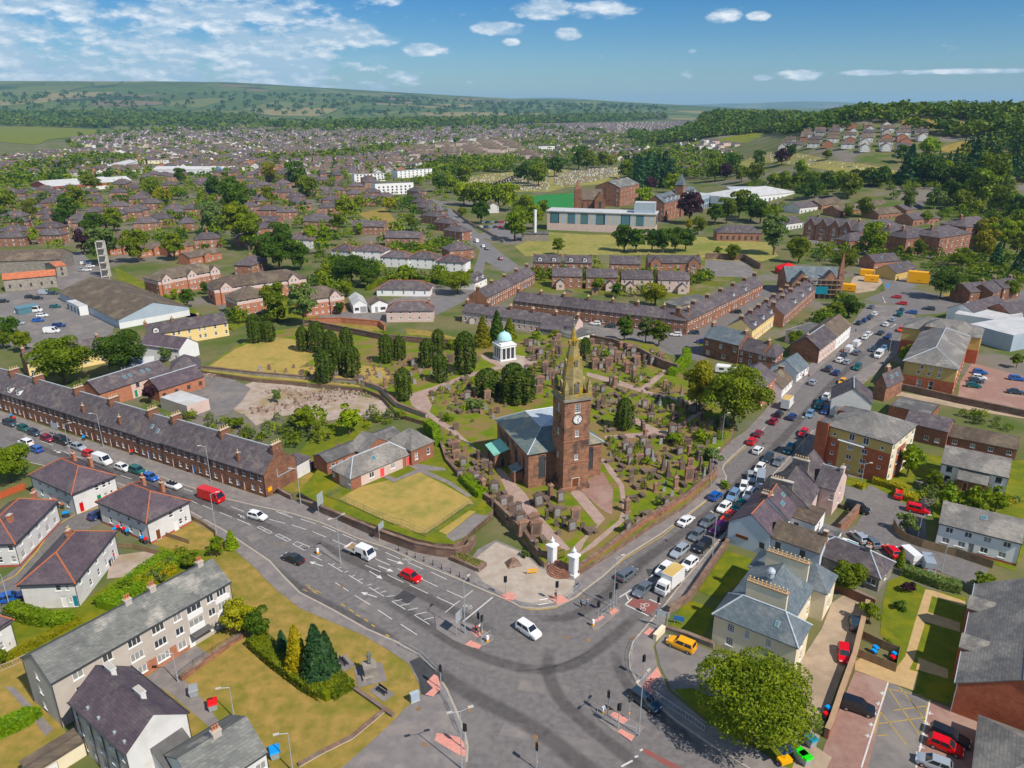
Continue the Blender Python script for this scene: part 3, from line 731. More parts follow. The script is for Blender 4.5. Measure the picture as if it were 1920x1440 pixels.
path_flats=zt(0,1080,[[(1080,770),(1330,600),(1440,500),(1560,580),(1430,680),(1370,760),(1500,900),(1660,1110),(1590,1150),(1280,880)]])[0]
sheet('flats_path',path_flats, 'footway',.085)
sheet('flats_path',zt(0,1080,[[(40,830),(100,830),(260,990),(400,1150),(340,1200),(200,1010)]])[0], 'footway',.08)
sheet('hall_lane',zt(480,760,[[(330,660),(380,640),(590,530),(590,500),(540,510),(360,610)]])[0], 'asphalt',.09)
sheet('hall_side_lawn',zt(480,760,[[(170,610),(210,610),(480,470),(640,400),(660,440),(590,500),(340,640),(250,660)]])[0], 'lawn_dry',.075)
sheet('terrace_gardens',[(500,905),(560,850),(600,800),(640,790),(700,760),(720,765),(690,800),(660,860),(570,905),(530,925)], 'lawn_green',.05)
sheet('waste_ground',[(425,745),(440,728),(480,714),(560,724),(640,735),(720,752),(742,778),(705,788),(650,782),(610,790),(560,775),(520,782),(480,798),(462,780),(440,770)], 'rubble_ground',.055)
sheet('yard_concrete',[(330,752),(360,712),(385,700),(440,712),(470,728),(455,750),(430,775),(395,785),(350,775)], 'asphalt_old',.065)
# the car park and yards on the left
sheet('car_park_left',[(-60,560),(0,550),(80,540),(110,560),(215,610),(210,625),(130,660),(40,650),(0,650),(-60,660)], 'asphalt_old',.05)
sheet('school_yard',[(105,540),(110,480),(150,470),(180,500),(210,525),(120,545)], 'asphalt_old',.05)
# right hand side
sheet('lawn_corner_house',zt(960,760,[[(1395,1390),(1605,1090),(1800,1150),(1760,1290),(1560,1430),(1470,1420)]])[0], 'lawn_green',.07)
sheet('lawn_corner_house',zt(960,1080,[[(1170,390),(1310,175),(1520,240),(1500,330),(1420,480)]])[0], 'lawn_green',.07)
sheet('forecourt_house',zt(960,1080,[[(1075,520),(1140,430),(1500,560),(1700,640),(1560,1080),(1400,1000),(1200,860),(1110,670)]])[0], 'asphalt_old',.06)
sheet('tree_lawn',[(1262,1292),(1300,1290),(1420,1350),(1500,1400),(1520,1440),(1500,1480),(1435,1410),(1370,1375),(1320,1345)], 'lawn_green',.062)
sheet('dirt_drive',[(1500,1240),(1540,1180),(1560,1130),(1590,1110),(1625,1140),(1617,1180),(1580,1260),(1555,1330),(1530,1400),(1560,1420),(1530,1480),(1470,1480),(1500,1400),(1510,1330)], 'dirt_drive',.066)
sheet('car_park_flats',[(1603,1258),(1665,1278),(1740,1312),(1860,1355),(1840,1400),(1820,1500),(1520,1500),(1545,1400)], 'brick_paving',.05)
sheet('car_park_lane',[(1666,1279),(1743,1312),(1722,1400),(1712,1500),(1612,1500),(1640,1390)], 'asphalt_old',.054)
sheet('flats_lawn',[(1665,1090),(1690,1080),(1740,1105),(1810,1120),(1800,1240),(1790,1320),(1740,1310),(1660,1270),(1690,1220),(1650,1190),(1655,1130)], 'lawn_green',.051)
sheet('buff_path',zt(1440,1080,[[(655,640),(720,600),(960,690),(1030,600),(1100,350),(1180,100),(1240,110),(1480,190),(1480,230),(1230,150),(1170,380),(1090,640),(1060,700),(1130,720),(1100,860),(900,795),(650,705)]])[0], 'buff_paving',.058)
for q in ([(1130,610),(1350,700),(1350,770),(1110,700)],[(1200,270),(1440,350),(1440,420),(1170,340)]):sheet('buff_path',zt(1440,1080,[q])[0], 'buff_paving',.062)
for a,b in zt(1440,1080,[[(865,930),(905,800)],[(795,1180),(845,1020)],[(905,850),(1140,895)],[(900,840),(1180,1260)],[(980,830),(1150,1040)],[(940,1010),(1200,975)],[(830,1110),(1160,1065)],[(820,1200),(900,1195)],[(845,1020),(1040,1270)],[(1140,895),(1210,940)],[(1060,925),(1190,1100)],[(1205,940),(1150,1180)]]):stroke('bay_line',[a,b],.12,.06, 'paint_yellow')
for a,b in zt(1440,1080,[[(900,800),(700,1440)],[(1215,930),(1110,1440)]]):stroke('bay_line',[a,b],.18,.0605, 'paint_white')
for x,y in ((860,880),(830,958),(802,1035),(775,1115),(750,1200),(1215,1030),(1195,1110),(1170,1195),(1150,1285),(1130,1380)):
 a=zt(1440,1080,[[(x-22,y-4),(x+22,y+8)]])[0];b=zt(1440,1080,[[(x+2,y-12),(x-6,y+14)]])[0]
 stroke('bay_mark',a,.16,.061);stroke('bay_mark',b,.16,.0615)
sheet('court_asphalt',zt(1440,760,[[(545,595),(640,620),(780,600),(920,680),(1030,740),(1170,790),(1180,830),(1190,1010),(1400,1110),(1660,1230),(1550,1350),(1400,1290),(1130,1190),(1000,1140),(880,1120),(620,1010),(540,960),(660,900),(740,760),(580,700)]])[0], 'asphalt',.05)
sheet('court_path',zt(1440,760,[[(1110,560),(1180,570),(1330,660),(1210,660),(1190,790),(1140,770),(1170,680)]])[0], 'footway',.053)
sheet('court_lawns',zt(1440,760,[[(545,530),(780,560),(1000,340),(1300,380),(1300,420),(1290,560),(1200,600),(1330,660),(1180,800),(1290,860),(1250,1030),(1500,1130),(1850,1240),(1920,1100),(1990,900),(1990,400),(1820,420),(1800,600),(1300,640),(1100,540),(1030,740),(540,580)]])[0], 'lawn_green',.045)
sheet('office_car_park',zt(1440,440,[[(1420,1230),(1440,1100),(1530,960),(1640,990),(1920,1060),(1990,1100),(1990,1350),(1800,1310),(1500,1230)]])[0], 'brick_paving',.05)
sheet('back_lane',zt(1440,440,[[(915,1170),(1000,1180),(1500,1270),(1920,1350),(1920,1380),(1480,1310),(920,1200)]])[0], 'dirt_drive',.05)
# mid-distance streets and greens
sheet('terrace_street',[(1180,622),(1215,640),(1265,655),(1325,640),(1380,605),(1440,560),(1470,540),(1440,535),(1395,565),(1330,605),(1300,625),(1215,612),(1110,600),(1090,598),(1085,606)], 'asphalt',.04)
sheet('terrace_street',[(1240,648),(1290,640),(1330,655),(1320,680),(1270,668)], 'asphalt',.044)
sheet('garage_court',[(1070,620),(1100,600),(1160,615),(1240,650),(1270,668),(1200,650),(1110,640)], 'asphalt_old',.038)
sheet('street_up_hill',[(812,372),(850,395),(880,420),(910,450),(945,478),(975,500),(950,512),(910,490),(900,545),(870,565),(820,590),(780,585),(830,560),(880,540),(890,500),(900,470),(870,440),(840,410),(800,380)], 'asphalt_far',.05)
sheet('school_car_park',zt(480,120,[[(1640,1280),(1730,1260),(1780,1200),(1920,1170),(1990,1200),(1990,1320),(1900,1340),(1760,1320)]])[0], 'asphalt_far',.045)
sheet('playing_field',[(965,462),(1025,435),(1100,440),(1240,440),(1330,445),(1440,455),(1460,480),(1430,490),(1300,487),(1240,478),(1100,478),(985,480)], 'lawn_pale',.05)
sheet('sports_pitch',[(978,372),(1010,366),(1075,362),(1074,390),(1000,388)], 'pitch_green',.06)
sheet('tarmac_yard',[(1322,487),(1400,490),(1420,520),(1322,518)], 'asphalt_old',.05)
sheet('garden_lawn',[(640,605),(710,612),(720,620),(700,622),(580,616),(585,608)], 'lawn_dry',.04)
sheet('church_lawn',[(760,616),(800,620),(890,640),(895,648),(830,640),(765,630)], 'lawn_dry',.042)
sheet('school_lawn',[(670,400),(720,390),(735,405),(755,430),(740,432),(690,412)], 'lawn_dry',.05)
sheet('verge_lawn',[(1765,553),(1790,545),(1840,548),(1850,560),(1800,566)], 'lawn_dry',.06)
sheet('street_right_mid',[(1690,540),(1640,490),(1600,470),(1560,440),(1600,430),(1720,470),(1800,480),(1800,490),(1700,478),(1650,470),(1720,540)], 'asphalt_far',.03)
sheet('yellow_compound',[(1600,520),(1640,505),(1655,530),(1640,545),(1605,550),(1590,540)], 'dirt_drive',.05)
sheet('lay_by',[(1590,615),(1625,570),(1690,575),(1680,588),(1645,606),(1615,626)], 'asphalt_old',.138)
sheet('gardens_terrace_block',[(1000,545),(1060,548),(1240,560),(1300,560),(1420,500),(1400,490),(1330,480),(1000,500)], 'garden',.03)
sheet('lawn_flats_mid',[(215,500),(230,560),(420,600),(540,560),(600,600),(470,600),(440,620)], 'lawn_green',.03)
sheet('court_mid',[(395,545),(440,548),(470,580),(450,595),(430,590),(400,570)], 'asphalt',.036)
sheet('yard_mid',[(600,585),(700,580),(740,560),(800,550),(850,540),(870,560),(800,600),(700,604),(600,600)], 'asphalt_old',.034)
# on the hill and in the distance
drape('cemetery_ground',[(1395,300),(1440,285),(1560,302),(1700,325),(1690,330),(1600,318),(1580,326),(1500,312),(1400,305)], 'lawn_pale')
drape('cemetery_ground',[(1370,310),(1400,300),(1440,322),(1380,318)], 'lawn_pale')
drape('cemetery_ground',[(960,330),(1030,318),(1110,316),(1190,312),(1160,330),(1130,345),(1060,352),(1030,360),(960,360),(920,345)], 'lawn_pale')
drape('cemetery_ground',[(830,345),(880,330),(960,322),(980,326),(940,348),(870,352)], 'lawn_pale')
drape('hill_field',[(1285,268),(1340,262),(1440,245),(1440,252),(1400,268),(1310,272)], 'lawn_green',.3)
drape('hill_field',[(1750,282),(1790,268),(1845,260),(1840,285),(1810,291)], 'lawn_dry',.3)
drape('hill_field',[(1478,224),(1510,213),(1544,210),(1544,222)], 'lawn_straw',.6)
drape('hill_field',[(1300,225),(1340,222),(1365,228),(1330,232)], 'lawn_dry',.6)
drape('hill_field',[(1690,225),(1720,220),(1810,230),(1800,245),(1690,236)], 'lawn_dry',.6)
drape('hill_field',[(1830,221),(1860,222),(1900,230),(1850,233)], 'lawn_dry',.6)
drape('river_meadow',[(-40,240),(80,236),(190,244),(180,252),(90,262),(70,272),(-40,264)], 'lawn_green',.5,60)
# ------------------------------------------------------------------ building kit
WCACHE={}
FRAME={'w':('frame_white', 'pane'), 'k':('frame_dark', 'pane'), 'c':('frame_white', 'pane_curtain'), 't':('frame_tan', 'pane'), 'b':('frame_dark', 'pane_blue'), 'g':('frame_dark', 'pane')}
def window_mesh(w,h,kind,style):
 key=(round(w,2),round(h,2),kind,style)
 if key in WCACHE:return WCACHE[key]
 if kind.startswith('d'):                       # a door leaf with a frame
  mb=MB();col=kind[2:] or 'brown';fm='frame_white' if col not in ('arch', 'garage') else 'frame_tan'
  cm={'garage': 'cladding_white', 'arch': 'frame_dark'}.get(col, 'paint_'+col+'_gloss')
  mb.box((-w/2,.10,0),(w/2,.16,h),cm)
  for a,b in (((-w/2,.04,0),(-w/2+.07,.099,h)),((w/2-.07,.04,0),(w/2,.099,h)),((-w/2+.07,.04,h-.08),(w/2-.07,.099,h))):mb.box(a,b,fm)
  mb.box((w*.30,.05,h*.48),(w*.36,.099,h*.53), 'galvanised')
  WCACHE[key]=(mb.mesh('door'),None);return WCACHE[key]
 fm,pm=FRAME[kind]
 mb=MB();t=.09
 for a,b in (((-w/2,.05,0),(-w/2+t,.13,h)),((w/2-t,.05,0),(w/2,.13,h)),((-w/2+t,.05,h-t),(w/2-t,.13,h)),((-w/2+t,.05,0),(w/2-t,.13,t))):mb.box(a,b,fm)
 if style=='sash':mb.box((-w/2+t,.055,h*.5-.04),(w/2-t,.125,h*.5+.04),fm)
 elif style=='two':mb.box((-.04,.055,t),(.04,.125,h-t),fm)
 elif style=='three':
  for u in (-w/6,w/6):mb.box((u-.04,.055,t),(u+.04,.125,h-t),fm)
 elif style=='lattice':
  for u in (-w/6,w/6):mb.box((u-.02,.07,t),(u+.02,.12,h-t),fm)
  for u in (.25,.5,.75):mb.box((-w/2+t,.08,h*u-.025),(w/2-t,.119,h*u+.025),fm)
 mb.box((-w/2-.08,-.07,-.10),(w/2+.08,.05,-.002),fm if kind != 't' else 'margin_tan')
 p=MB();p.box((-w/2+t*.5,.10,t*.5),(w/2-t*.5,.12,h-t*.5),pm)
 WCACHE[key]=(mb.mesh('window'),p.mesh('pane'));return WCACHE[key]
JOIN={}
def joined_window(w,h,kind,style):
 key=(round(w,2),round(h,2),kind,style)
 if key in JOIN:return JOIN[key]
 a,b=window_mesh(w,h,kind,style)
 if b is None:JOIN[key]=a;return a
 mb=MB()
 for me in (a,b):
  for p in me.polygons:mb.face([me.vertices[i].co for i in p.vertices],me.materials[p.material_index].name)
 JOIN[key]=mb.mesh('window');return JOIN[key]
def W(n,rows,w=1.0,h=1.4,kind='w',style='sash',lo=.1,hi=.9,skip=()):
 xs=[.5] if n==1 and (lo,hi)==(.1,.9) else ([lo] if n==1 else [lo+(hi-lo)*i/(n-1) for i in range(n)])
 return [(x,z,w,h,kind,style) for j,z in enumerate(rows) for i,x in enumerate(xs) if (i,j) not in skip]
def Dr(x,col='brown',w=.95,h=2.1,z=.1):return (x,z,w,h, 'd:'+col, 'door')
def wall_side(mb,o,d,nrm,L,h,ops,wm,reveal=.14):
 o,d,nrm=Vector(o),Vector(d),Vector(nrm)
 fn=wm if callable(wm) else None
 bands=wm if isinstance(wm,list) else [(h,wm)]
 xs=sorted({.0,L} | {x for q in ops for x in (q[0]-q[2]/2,q[0]+q[2]/2)})
 zs=sorted({.0,h} | {z for q in ops for z in (q[1],q[1]+q[3])} | {b[0] for b in bands if b[0]<h})
 if fn:xs=sorted(set(xs) | {x for x in fn.xs if 0<x<L});zs=sorted(set(zs) | {z for z in fn.zs if 0<z<h})
 def P(x,z,dep=.0):p=o+d*x-nrm*dep;return (p.x,p.y,p.z+z)
 def bm_(z,x=.0):
  if fn:return fn(x,z)
  for t,m in bands:
   if z<=t:return m
  return bands[-1][1]
 for i in range(len(xs)-1):
  for j in range(len(zs)-1):
   cx,cz=(xs[i]+xs[i+1])/2,(zs[j]+zs[j+1])/2
   if any(abs(cx-q[0])<q[2]/2 and q[1]<cz<q[1]+q[3] for q in ops):continue
   mb.face([P(xs[i],zs[j]),P(xs[i+1],zs[j]),P(xs[i+1],zs[j+1]),P(xs[i],zs[j+1])],bm_(cz,cx))
 for q in ops:
  a,b,c,e=q[0]-q[2]/2,q[0]+q[2]/2,q[1],q[1]+q[3];m=bm_((c+e)/2,q[0]-q[2]/2-.01);r=reveal
  mb.face([P(a,c),P(a,e),P(a,e,r),P(a,c,r)],m);mb.face([P(b,e),P(b,c),P(b,c,r),P(b,e,r)],m)
  mb.face([P(a,e),P(b,e),P(b,e,r),P(a,e,r)],m);mb.face([P(b,c),P(a,c),P(a,c,r),P(b,c,r)],m)
def slab(mb,pts,t,m):
 top=[Vector(p) for p in pts];bot=[p-Vector((0,0,t)) for p in top]
 mb.face(top,m);mb.face(bot[::-1],m)
 for i in range(len(top)):
  j=(i+1) % len(top);mb.face([bot[i],bot[j],top[j],top[i]],m)
def roof_height(kind,L,D,he,hr):
 def f(x,y):
  if kind in ('gx',):t=1-abs(y-D/2)/(D/2)
  elif kind=='gy':t=1-abs(x-L/2)/(L/2)
  elif kind in ('hx', 'hy', 'pyr'):
   k=min(L,D)/2;t=min(x,L-x,y,D-y)/k
  elif kind=='mono':t=y/D
  elif kind=='monox':t=x/L
  else:t=0
  return he+(hr-he)*max(.0,min(1.0,t))
 return f
def add_roof(root,L,D,he,hr,kind,m,over=.3,gov=.15,ridge=None,name='roof'):
 mb=MB();rl=[];t=.16;e=.02
 s=(hr-he)/((D if kind in ('gx',) else L if kind=='gy' else min(L,D))/2) if kind in ('gx', 'gy', 'hx', 'hy', 'pyr') else 0
 zo=he-s*over+.10;zr=hr+.10
 if kind=='gx':
  a,b=(-gov,D/2,zr),(L+gov,D/2,zr)
  slab(mb,[(-gov,-over,zo),(L+gov,-over,zo),b,a],t,m);slab(mb,[(L+gov,D+over,zo),(-gov,D+over,zo),a,b],t,m);rl=[(a,b)]
 elif kind=='gy':
  a,b=(L/2,-gov,zr),(L/2,D+gov,zr)
  slab(mb,[(-over,D+gov,zo),(-over,-gov,zo),a,b],t,m);slab(mb,[(L+over,-gov,zo),(L+over,D+gov,zo),b,a],t,m);rl=[(a,b)]
 elif kind in ('hx', 'hy', 'pyr'):
  k=min(L,D)/2
  if L>=D:r0,r1=(k,D/2,zr),(L-k,D/2,zr)
  else:r0,r1=(L/2,k,zr),(L/2,D-k,zr)
  c=[(-over,-over,zo),(L+over,-over,zo),(L+over,D+over,zo),(-over,D+over,zo)]
  if L>=D:
   pl=[[c[0],c[1],r1,r0],[c[1],c[2],r1],[c[2],c[3],r0,r1],[c[3],c[0],r0]]
   rl=[(r0,r1),(c[0],r0),(c[3],r0),(c[1],r1),(c[2],r1)]
  else:
   pl=[[c[0],c[1],r0],[c[1],c[2],r1,r0],[c[2],c[3],r1],[c[3],c[0],r0,r1]]
   rl=[(r0,r1),(c[0],r0),(c[1],r0),(c[2],r1),(c[3],r1)]
  for p in pl:slab(mb,p,t,m)
 elif kind=='mono':
  slab(mb,[(-gov,-over,he+.1),(L+gov,-over,he+.1),(L+gov,D+over*.3,hr+.1),(-gov,D+over*.3,hr+.1)],t,m)
 elif kind=='monox':
  slab(mb,[(-over,-gov,he+.1),(L,-gov,hr+.1),(L,D+gov,hr+.1),(-over,D+gov,he+.1)],t,m)
 elif kind=='flat':
  mb.box((.2,.2,he-.1),(L-.2,D-.2,he-.004),m)
 r=mb.build(name,root)
 if ridge:
  q=MB()
  for a,b in rl:q.tube(a,b,.13,.13,ridge,5)
  q.build('ridge_tiles',r)
 return r
CHIM={}
def chimney(root,x,y,zb,zt,w,d,m,pots,pm='pot_buff',rz=.0,near=True):
 key=(round(zt-zb,1),w,d,m,pots if not near else -1,pm)
 if key not in CHIM:
  mb=MB();h=zt-zb
  mb.box((-w/2,-d/2,0),(w/2,d/2,h-.25),m,bottom=False);mb.box((-w/2-.08,-d/2-.08,h-.25),(w/2+.08,d/2+.08,h-.08),m);mb.box((-w/2,-d/2,h-.08),(w/2,d/2,h), 'concrete',bottom=False)
  if not near:
   for i in range(pots): 
    u=(i+.5)/pots-.5
    cx,cy=(u*w,0) if w>=d else (0,u*d);mb.lathe([(.13,h),(.11,h+.55),(.13,h+.6)],pm,6,(cx,cy))
  CHIM[key]=mb.mesh('chimney')
 o=link('chimney',CHIM[key],root,(x,y,zb),rz)
 if near and pots:
  pk='pot'+pm
  if pk not in CHIM:
   mb=MB();mb.lathe([(.15,0),(.11,.10),(.10,.5),(.14,.56),(.14,.64)],pm,8);CHIM[pk]=mb.mesh('chimney_pot',True)
  for i in range(pots):
   u=((i+.5)/pots-.5)*.92;c=(u*w,0,zt-zb) if w>=d else (0,u*d,zt-zb)
   link('chimney_pot',CHIM[pk],o,c)
 return o
def openings(root,L,D,win,near):
 sides={'F':((0,0),0,L), 'R':((L,0),RAD(90),D), 'B':((L,D),RAD(180),L), 'L':((0,D),RAD(-90),D)}
 for sd,ops in win.items():
  (ox,oy),rz,ln=sides[sd];c,s=math.cos(rz),math.sin(rz)
  for q in ops:
   u=q[0]
   if q[4]=='w' and random.random()<.3:q=q[:4]+('c',)+q[5:]
   a,b=window_mesh(q[2],q[3],q[4],q[5])
   nm='door' if q[4].startswith('d') else 'window'
   if near or b is None:
    o=link(nm,a,root,(ox+c*u,oy+s*u,q[1]),rz)
    if b is not None:link('pane',b,o)
   else:link(nm,joined_window(q[2],q[3],q[4],q[5]),root,(ox+c*u,oy+s*u,q[1]),rz)
def norm_ops(win,L,D):
 out={}
 for sd,ops in win.items():
  ln=L if sd in 'FB' else D;r=[]
  for q in ops:
   x=q[0]*ln if 0<q[0]<=1 else q[0]
   x=max(q[2]/2+.05,min(ln-q[2]/2-.05,x))
   if all(abs(x-p[0])>=(q[2]+p[2])/2+.01 or q[1]>=p[1]+p[3] or q[1]+q[3]<=p[1] for p in r):r.append((x,)+tuple(q[1:]))
  out[sd]=r
 return out
def house(name,label,cat,p1,p2,p3,he,hr,roof='gx',wall='render_white',rmat='slate',win={},z=.0,over=.3,gov=.15,ridge=None,chim=(),sky=(),dormers=(),group=None,near=True,base=None,gutter=None,D=None,frame=None):
 if frame:A,ang,L,Dd=frame;u=Vector((math.cos(ang),math.sin(ang),0))
 else:
  for _ in range(4 if z==0 else 0):
   c=(G(*p1,z+he)+G(*p2,z+he))/2;z=terrain(c.x,c.y)-.4 if terrain(c.x,c.y)>.5 else .0
  A,B=G(*p1,z+he),G(*p2,z+he);u=(B-A);L=u.length;u.normalize()
  n=Vector((-u.y,u.x,0));Dd=D if D else abs((G(*p3,z+he)-B).dot(n))
 rz=math.atan2(u.y,u.x)
 root=thing(name,label,cat,(A.x,A.y,z),rz,group)
 D=Dd
 win=norm_ops(win,L,D)
 mb=MB();wd=wall if isinstance(wall,dict) else {}
 def wm(s):return wd.get(s,wd.get('*', 'render_white')) if wd else wall
 sides={'F':((0,0,0),(1,0,0),(0,-1,0),L), 'R':((L,0,0),(0,1,0),(1,0,0),D), 'B':((L,D,0),(-1,0,0),(0,1,0),L), 'L':((0,D,0),(0,-1,0),(-1,0,0),D)}
 for s,(o,d,nn,ln) in sides.items():
  hh=hr if (roof=='mono' and s=='B') or (roof=='monox' and s=='R') else he
  wall_side(mb,o,d,nn,ln,hh,win.get(s,[]),wm(s))
 top=lambda m:m[-1][1] if isinstance(m,list) else (m(.01,99) if callable(m) else m)
 if roof=='gx':
  mb.face([(L,0,he),(L,D,he),(L,D/2,hr)],top(wm('R')));mb.face([(0,D,he),(0,0,he),(0,D/2,hr)],top(wm('L')))
 elif roof=='gy':
  mb.face([(0,0,he),(L,0,he),(L/2,0,hr)],top(wm('F')));mb.face([(L,D,he),(0,D,he),(L/2,D,hr)],top(wm('B')))
 elif roof=='mono':
  mb.face([(L,0,he),(L,D,he),(L,D,hr)],top(wm('R')));mb.face([(0,D,he),(0,0,he),(0,D,hr)],top(wm('L')))
 elif roof=='monox':
  mb.face([(0,0,he),(L,0,he),(L,0,hr)],top(wm('F')));mb.face([(L,D,he),(0,D,he),(L,D,hr)],top(wm('B')))
 mb.build('wall',root)
 openings(root,L,D,win,near)
 add_roof(root,L,D,he,hr,roof,rmat,over,gov,ridge)
 rh=roof_height(roof,L,D,he,hr)
 for c in chim:
  fx,fy,w,d,up,m,pots=c[:7];x,y=fx*L,fy*D
  zb=min(rh(x-w/2,y-d/2),rh(x+w/2,y+d/2),rh(x+w/2,y-d/2),rh(x-w/2,y+d/2))-.3
  chimney(root,x,y,zb,hr+up,w,d,m,pots,c[7] if len(c)>7 else 'pot_buff',near=near)
 for i,c in enumerate(sky):                                    # (along,up the slope,side,w,l)
  fx,fs,sd,w,l=c
  q=MB();q.box((-w/2,-l/2,0),(w/2,l/2,.12), 'galvanised');q.box((-w/2+.07,-l/2+.07,.121),(w/2-.07,l/2-.07,.14), 'pane_blue')
  o=q.build('skylight',root)
  half=(D if roof in ('gx', 'hx', 'pyr') and sd in 'FB' else L if roof=='gy' else min(L,D))/2
  pit=math.atan2(hr-he,half)
  if sd=='F':o.location=(fx*L,fs*half,he+fs*(hr-he)+.10);o.rotation_euler=(pit,0,0)
  elif sd=='B':o.location=(fx*L,D-fs*half,he+fs*(hr-he)+.10);o.rotation_euler=(-pit,0,0)
  elif sd=='L':o.location=(fs*half,fx*D,he+fs*(hr-he)+.10);o.rotation_euler=(0,-pit,0)
  else:o.location=(L-fs*half,fx*D,he+fs*(hr-he)+.10);o.rotation_euler=(0,pit,0)
 for dmr in dormers:                                            # (along,side,w,h,roof mat,kind)
  fx,sd,w,h,dm=dmr[:5]
  kind=dmr[5] if len(dmr)>5 else 'gable'
  q=MB();half=D/2;dep=half*.62;y0=half*.12;zb=he+(hr-he)*.10
  q.box((-w/2,0,0),(w/2,dep,h), 'frame_white' if kind != 'slate' else dm,bottom=False)
  zt=h+(w*.38 if kind=='gable' else .15)
  o=q.build('dormer',root)
  r=MB()
  if kind=='gable':
   slab(r,[(-w/2-.15,dep,h+.02),(-w/2-.15,-.15,h+.02),(0,-.15,zt),(0,dep,zt)],.1,dm);slab(r,[(w/2+.15,-.15,h+.02),(w/2+.15,dep,h+.02),(0,dep,zt),(0,-.15,zt)],.1,dm)
   r.face([(-w/2,-.01,h),(w/2,-.01,h),(0,-.01,zt-.1)], 'frame_white')
  else:r.box((-w/2-.12,-.12,h+.003),(w/2+.12,dep,h+.15),dm)
  r.build('dormer_roof',o)
  wo=link('window',joined_window(w*.72,h*.72, 'w', 'sash'),o,(0,-.14,h*.16))
  if sd=='F':o.location=(fx*L,y0,zb)
  elif sd=='B':o.location=(fx*L,D-y0,zb);o.rotation_euler=(0,0,math.pi)
 if gutter:
  q=MB()
  if roof in ('gx', 'hx', 'pyr', 'hy'):
   q.box((-.2,-over-.08,he-.12),(L+.2,-over+.04,he+.0),gutter);q.box((-.2,D+over-.04,he-.12),(L+.2,D+over+.08,he),gutter)
  if roof in ('gy', 'hx', 'hy', 'pyr'):
   q.box((-over-.08,-.2,he-.125),(-over+.04,D+.2,he-.005),gutter);q.box((L+over-.04,-.2,he-.125),(L+over+.08,D+.2,he-.005),gutter)
  for x,y in ((0,0),(L,0),(L,D),(0,D)):q.tube((x+(-.06 if x==0 else .06),y+(-.06 if y==0 else .06),0),(x+(-.06 if x==0 else .06),y+(-.06 if y==0 else .06),he-.1),.05,.05,gutter,5)
  q.build('gutter',root)
 if base:                                                      # painted plinth
  q=MB();hb=.45
  for s,(o,d,nn,ln) in sides.items():
   o,d,nn=Vector(o),Vector(d),Vector(nn)
   cuts=sorted([(w_[0]-w_[2]/2,w_[0]+w_[2]/2) for w_ in win.get(s,[]) if w_[1]<hb]);x=-.02
   for c0,c1 in cuts+[(ln+.02,ln)]:
    if c0>x:
     a=o+d*x+nn*.02;b=o+d*c0+nn*.02
     q.face([a,b,b+Vector((0,0,hb)),a+Vector((0,0,hb))],base)
    x=c1
  q.build('plinth',root)
 root['size']=(L,D)
 return root
def in_frame(root,x,y,z=.0):
 c,s=math.cos(root.rotation_euler.z),math.sin(root.rotation_euler.z)
 return Vector((root.location.x+c*x-s*y,root.location.y+s*x+c*y,root.location.z+z))
def attach(root,dx,dy,ang,L,D,he,hr,roof='gx',wall='render_white',rmat='slate',win={},name='wing',z=.0,over=.25,ridge=None,chim=(),near=True):
 o=link(name,None,root,(dx,dy,z),ang);win=norm_ops(win,L,D)
 mb=MB()
 for s,(oo,d,nn,ln) in {'F':((0,0,0),(1,0,0),(0,-1,0),L), 'R':((L,0,0),(0,1,0),(1,0,0),D), 'B':((L,D,0),(-1,0,0),(0,1,0),L), 'L':((0,D,0),(0,-1,0),(-1,0,0),D)}.items():
  hh=hr if (roof=='mono' and s=='B') or (roof=='monox' and s=='R') else he
  wall_side(mb,oo,d,nn,ln,hh,win.get(s,[]),wall)
 wt=wall[-1][1] if isinstance(wall,list) else wall
 if roof=='gx':mb.face([(L,0,he),(L,D,he),(L,D/2,hr)],wt);mb.face([(0,D,he),(0,0,he),(0,D/2,hr)],wt)
 elif roof=='gy':mb.face([(0,0,he),(L,0,he),(L/2,0,hr)],wt);mb.face([(L,D,he),(0,D,he),(L/2,D,hr)],wt)
 elif roof=='mono':mb.face([(L,0,he),(L,D,he),(L,D,hr)],wt);mb.face([(0,D,he),(0,0,he),(0,D,hr)],wt)
 mb2=mb.mesh('wing_wall');link('wing_wall',mb2,o)
 openings(o,L,D,win,False)
 add_roof(o,L,D,he,hr,roof,rmat,over,.1,None, 'wing_roof')
 for c in chim:chimney(o,c[0]*L,c[1]*D,he,hr+c[4],c[2],c[3],c[5],c[6],near=False)
 return o
def RS(p2,p3,he,L,z=.0):
 B,C=G(*p2,z+he),G(*p3,z+he);n=C-B;D=n.length;n.normalize();u=Vector((n.y,-n.x,0))
 return (B-u*L,math.atan2(u.y,u.x),L,D)
def LS(p1,p4,he,L,z=.0):
 A,C=G(*p1,z+he),G(*p4,z+he);n=C-A;D=n.length;n.normalize();u=Vector((n.y,-n.x,0))
 return (A,math.atan2(u.y,u.x),L,D)
def zones(xs,zs,f):
 def g(x,z):return f(x,z)
 g.xs,g.zs=xs,zs
 return g
